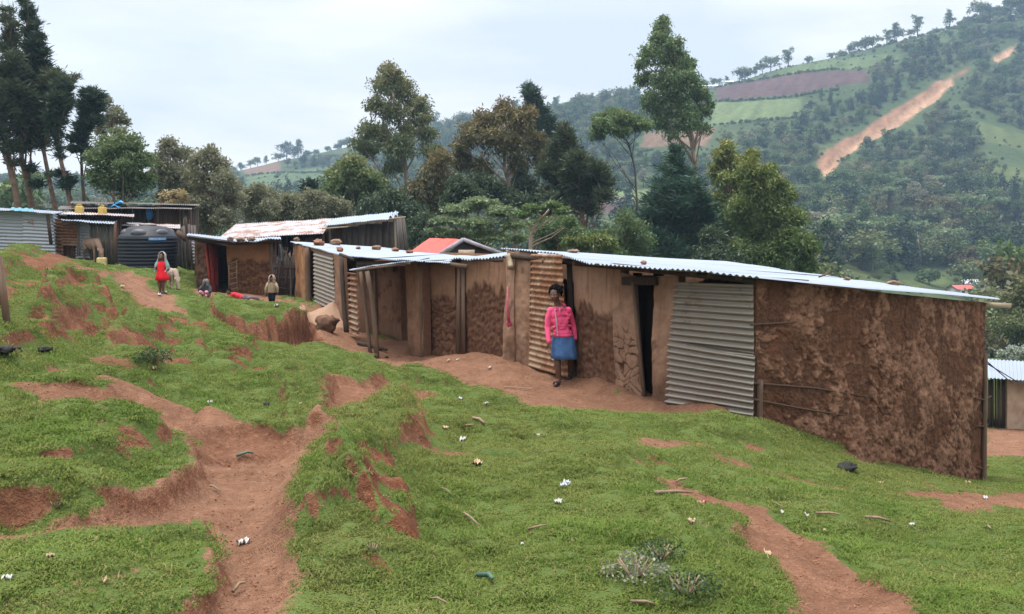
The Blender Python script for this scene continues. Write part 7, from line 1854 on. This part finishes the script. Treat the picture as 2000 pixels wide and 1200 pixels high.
def tuft(name, mat, nb, rad, h0, h1, lean, seed, wid=.0032):
    rs = np.random.default_rng(seed); V = []; Q = []; T = []; R = []; TP = []
    for k in range(nb):
        a = rs.uniform(0, 6.28); q = rad * math.sqrt(rs.random()); b = np.array([q * math.cos(a), q * math.sin(a), -.008]); h = rs.uniform(h0, h1)
        ln = rs.uniform(0, 6.28); le = lean * rs.uniform(.3, 1.2) * h; dv = np.array([math.cos(ln) * le, math.sin(ln) * le, 0]); w = np.array([-math.sin(ln + rs.normal() * .6), math.cos(ln), 0]) * wid * rs.uniform(.7, 1.4)
        m_ = b + dv * .35 + np.array([0, 0, h * .62]); t = b + dv * 1.1 + np.array([0, 0, h * (1 - .25 * lean)])
        i = len(V); V += [b - w, b + w, m_ + w * .8, m_ - w * .8, t]; Q.append((i, i + 1, i + 2, i + 3)); T.append((i + 3, i + 2, i + 4)); R += [rs.random()] * 5; TP += [0, 0, .5, .5, 1]
    return npmesh(name, V, Q, T, [mat], False, {'rnd': np.array(R), 'tip': np.array(TP)})
TUFT = [tuft('grass_a', GM[0], 34, .085, .007, .020, 1.1, 1), tuft('grass_b', GM[0], 30, .075, .010, .030, 1.1, 2), tuft('grass_c', GM[1], 40, .095, .005, .014, 1.3, 3), tuft('grass_d', GM[1], 36, .090, .006, .018, 1.2, 4),
        tuft('grass_e', GM[2], 14, .070, .008, .030, 1.3, 5, .0022), tuft('grass_f', GM[0], 22, .045, .02, .055, .9, 6)]
rg_ = np.random.default_rng(21)
NG = 260000
lo_, hi_ = 2.4, 52.0
r_ = (lo_ ** .45 + rg_.random(NG) * (hi_ ** .45 - lo_ ** .45)) ** (1 / .45)
a_ = np.radians(rg_.uniform(-46, 46, NG))
grx = r_ * np.sin(a_); gry = r_ * np.cos(a_)
# read height, soil and slope off the ground sheet itself (bilinear on the fan)
def on_sheet(x, y):
    rr = np.hypot(x, y + 4); aa = np.degrees(np.arctan2(x, y + 4))
    i = (np.log(rr) - math.log(4.4)) / (math.log(66) - math.log(4.4)) * 759; j = (aa + 56) / 112 * 719
    i0 = np.clip(np.floor(i).astype(int), 0, 758); j0 = np.clip(np.floor(j).astype(int), 0, 718); fi = np.clip(i - i0, 0, 1); fj = np.clip(j - j0, 0, 1)
    g = lambda A: (1 - fi) * ((1 - fj) * A[i0, j0] + fj * A[i0, j0 + 1]) + fi * ((1 - fj) * A[i0 + 1, j0] + fj * A[i0 + 1, j0 + 1])
    return g(gZ), g(gS), g(gSl)
gz_, gs_, gl_ = on_sheet(grx, gry)
pn = fbm(p3(grx * 1.3, gry * 1.3, 50), 4); pf = fbm(p3(grx * 5, gry * 5, 51), 2)
pt_ = fbm(p3(grx * 2.2, gry * 2.2, 71), 4)
pr_ = (1 - .6 * sstep(.05, .32, pt_)) * np.clip(1.15 - 1.9 * sstep(.12, .62, gs_ + .35 * pf) , 0, 1)
kp = rg_.random(NG) < pr_
grx, gry, gz_, r2, pn, gs_ = [q[kp] for q in (grx, gry, gz_, r_, pn, gs_)]
ng = len(grx); u_ = rg_.random(ng)
ti = np.where(pn > .12, rg_.choice([0, 1, 0, 3, 5], ng), rg_.choice([2, 3, 2, 0, 3], ng))
ti = np.where((u_ < .05 + .10 * (pn < -.15) + .15 * (gs_ > .25)), 4, ti)
ti = np.where((ti == 5) & (pn < .3) & (rg_.random(ng) < .8), 0, ti)
gsc = np.clip(.80 + .045 * r2, .85, 2.6) * rg_.uniform(.75, 1.25, ng) * (1 - .3 * np.clip(gs_, 0, 1))
gr = scatter('grass', np.stack([grx, gry, gz_], -1), rg_.uniform(0, 6.28, ng), gsc, ti, TUFT)
tag(gr, 'short cropped green grass over the slope', 'grass')
# fine crumbs of earth and pebbles on the bare ground
def crumb(name, mat, seed):
    rs = np.random.default_rng(seed); mb = MB()
    for k in range(7):
        s = rs.uniform(.003, .011) * (1 if k else 1.7); mb.ell((rs.normal() * .08, rs.normal() * .08, s * .2), (s, s * rs.uniform(.6, 1), s * .6), 7, 5, None, .3, rs.uniform(0, 30))
    v = np.concatenate(mb.v); return npmesh(name, v, np.concatenate(mb.q), None, [mat], False)
CR = [crumb('crumb_a', mat_plain('red_crumb', (.22, .10, .055), .95, .1, .3, 12), 1), crumb('crumb_b', mat_plain('pale_crumb', (.26, .15, .10), .95, .1, .3, 12), 2), crumb('crumb_c', mat_plain('dark_crumb', (.16, .08, .048), .95, .1, .3, 12), 3)]
NS = 60000
r_ = (lo_ ** .6 + rg_.random(NS) * (40 ** .6 - lo_ ** .6)) ** (1 / .6); a_ = np.radians(rg_.uniform(-46, 46, NS)); sx_ = r_ * np.sin(a_); sy_ = r_ * np.cos(a_); sz_, ss_, sl_ = on_sheet(sx_, sy_)
kp = (ss_ > .45) & (rg_.random(NS) < .5); sx_, sy_, sz_, r2 = [q[kp] for q in (sx_, sy_, sz_, r_)]
pe = scatter('earth_crumbs', np.stack([sx_, sy_, sz_], -1), rg_.uniform(0, 6.28, len(sx_)), np.clip(.35 + .03 * r2, .35, 1.1) * rg_.uniform(.3, 1.4, len(sx_)), rg_.integers(0, 3, len(sx_)), CR)
tag(pe, 'loose earth crumbs and pebbles on the bare ground', 'pebbles')

# ------------------------------------------------------------------ haze
hv = bpy.data.materials.new('valley_haze'); hv.use_nodes = True; t_ = hv.node_tree; t_.nodes.clear()
vo = t_.nodes.new('ShaderNodeOutputMaterial'); pv = t_.nodes.new('ShaderNodeVolumePrincipled'); pv.inputs['Color'].default_value = (.50, .72, 1.0, 1); pv.inputs['Density'].default_value = .00036; pv.inputs['Anisotropy'].default_value = .1
t_.links.new(pv.outputs[0], vo.inputs['Volume'])
zlo = float(min(hZ.min(), gZ.min())) - 1; zhi = float(hZ.max()) + 18
hz = MB().hexa([(-820, -20, zlo), (820, -20, zlo), (820, 910, zlo), (-820, 910, zlo), (-820, -20, zhi), (820, -20, zhi), (820, 910, zhi), (-820, 910, zhi)]).build('haze', hv, None)
hz['kind'] = 'stuff'
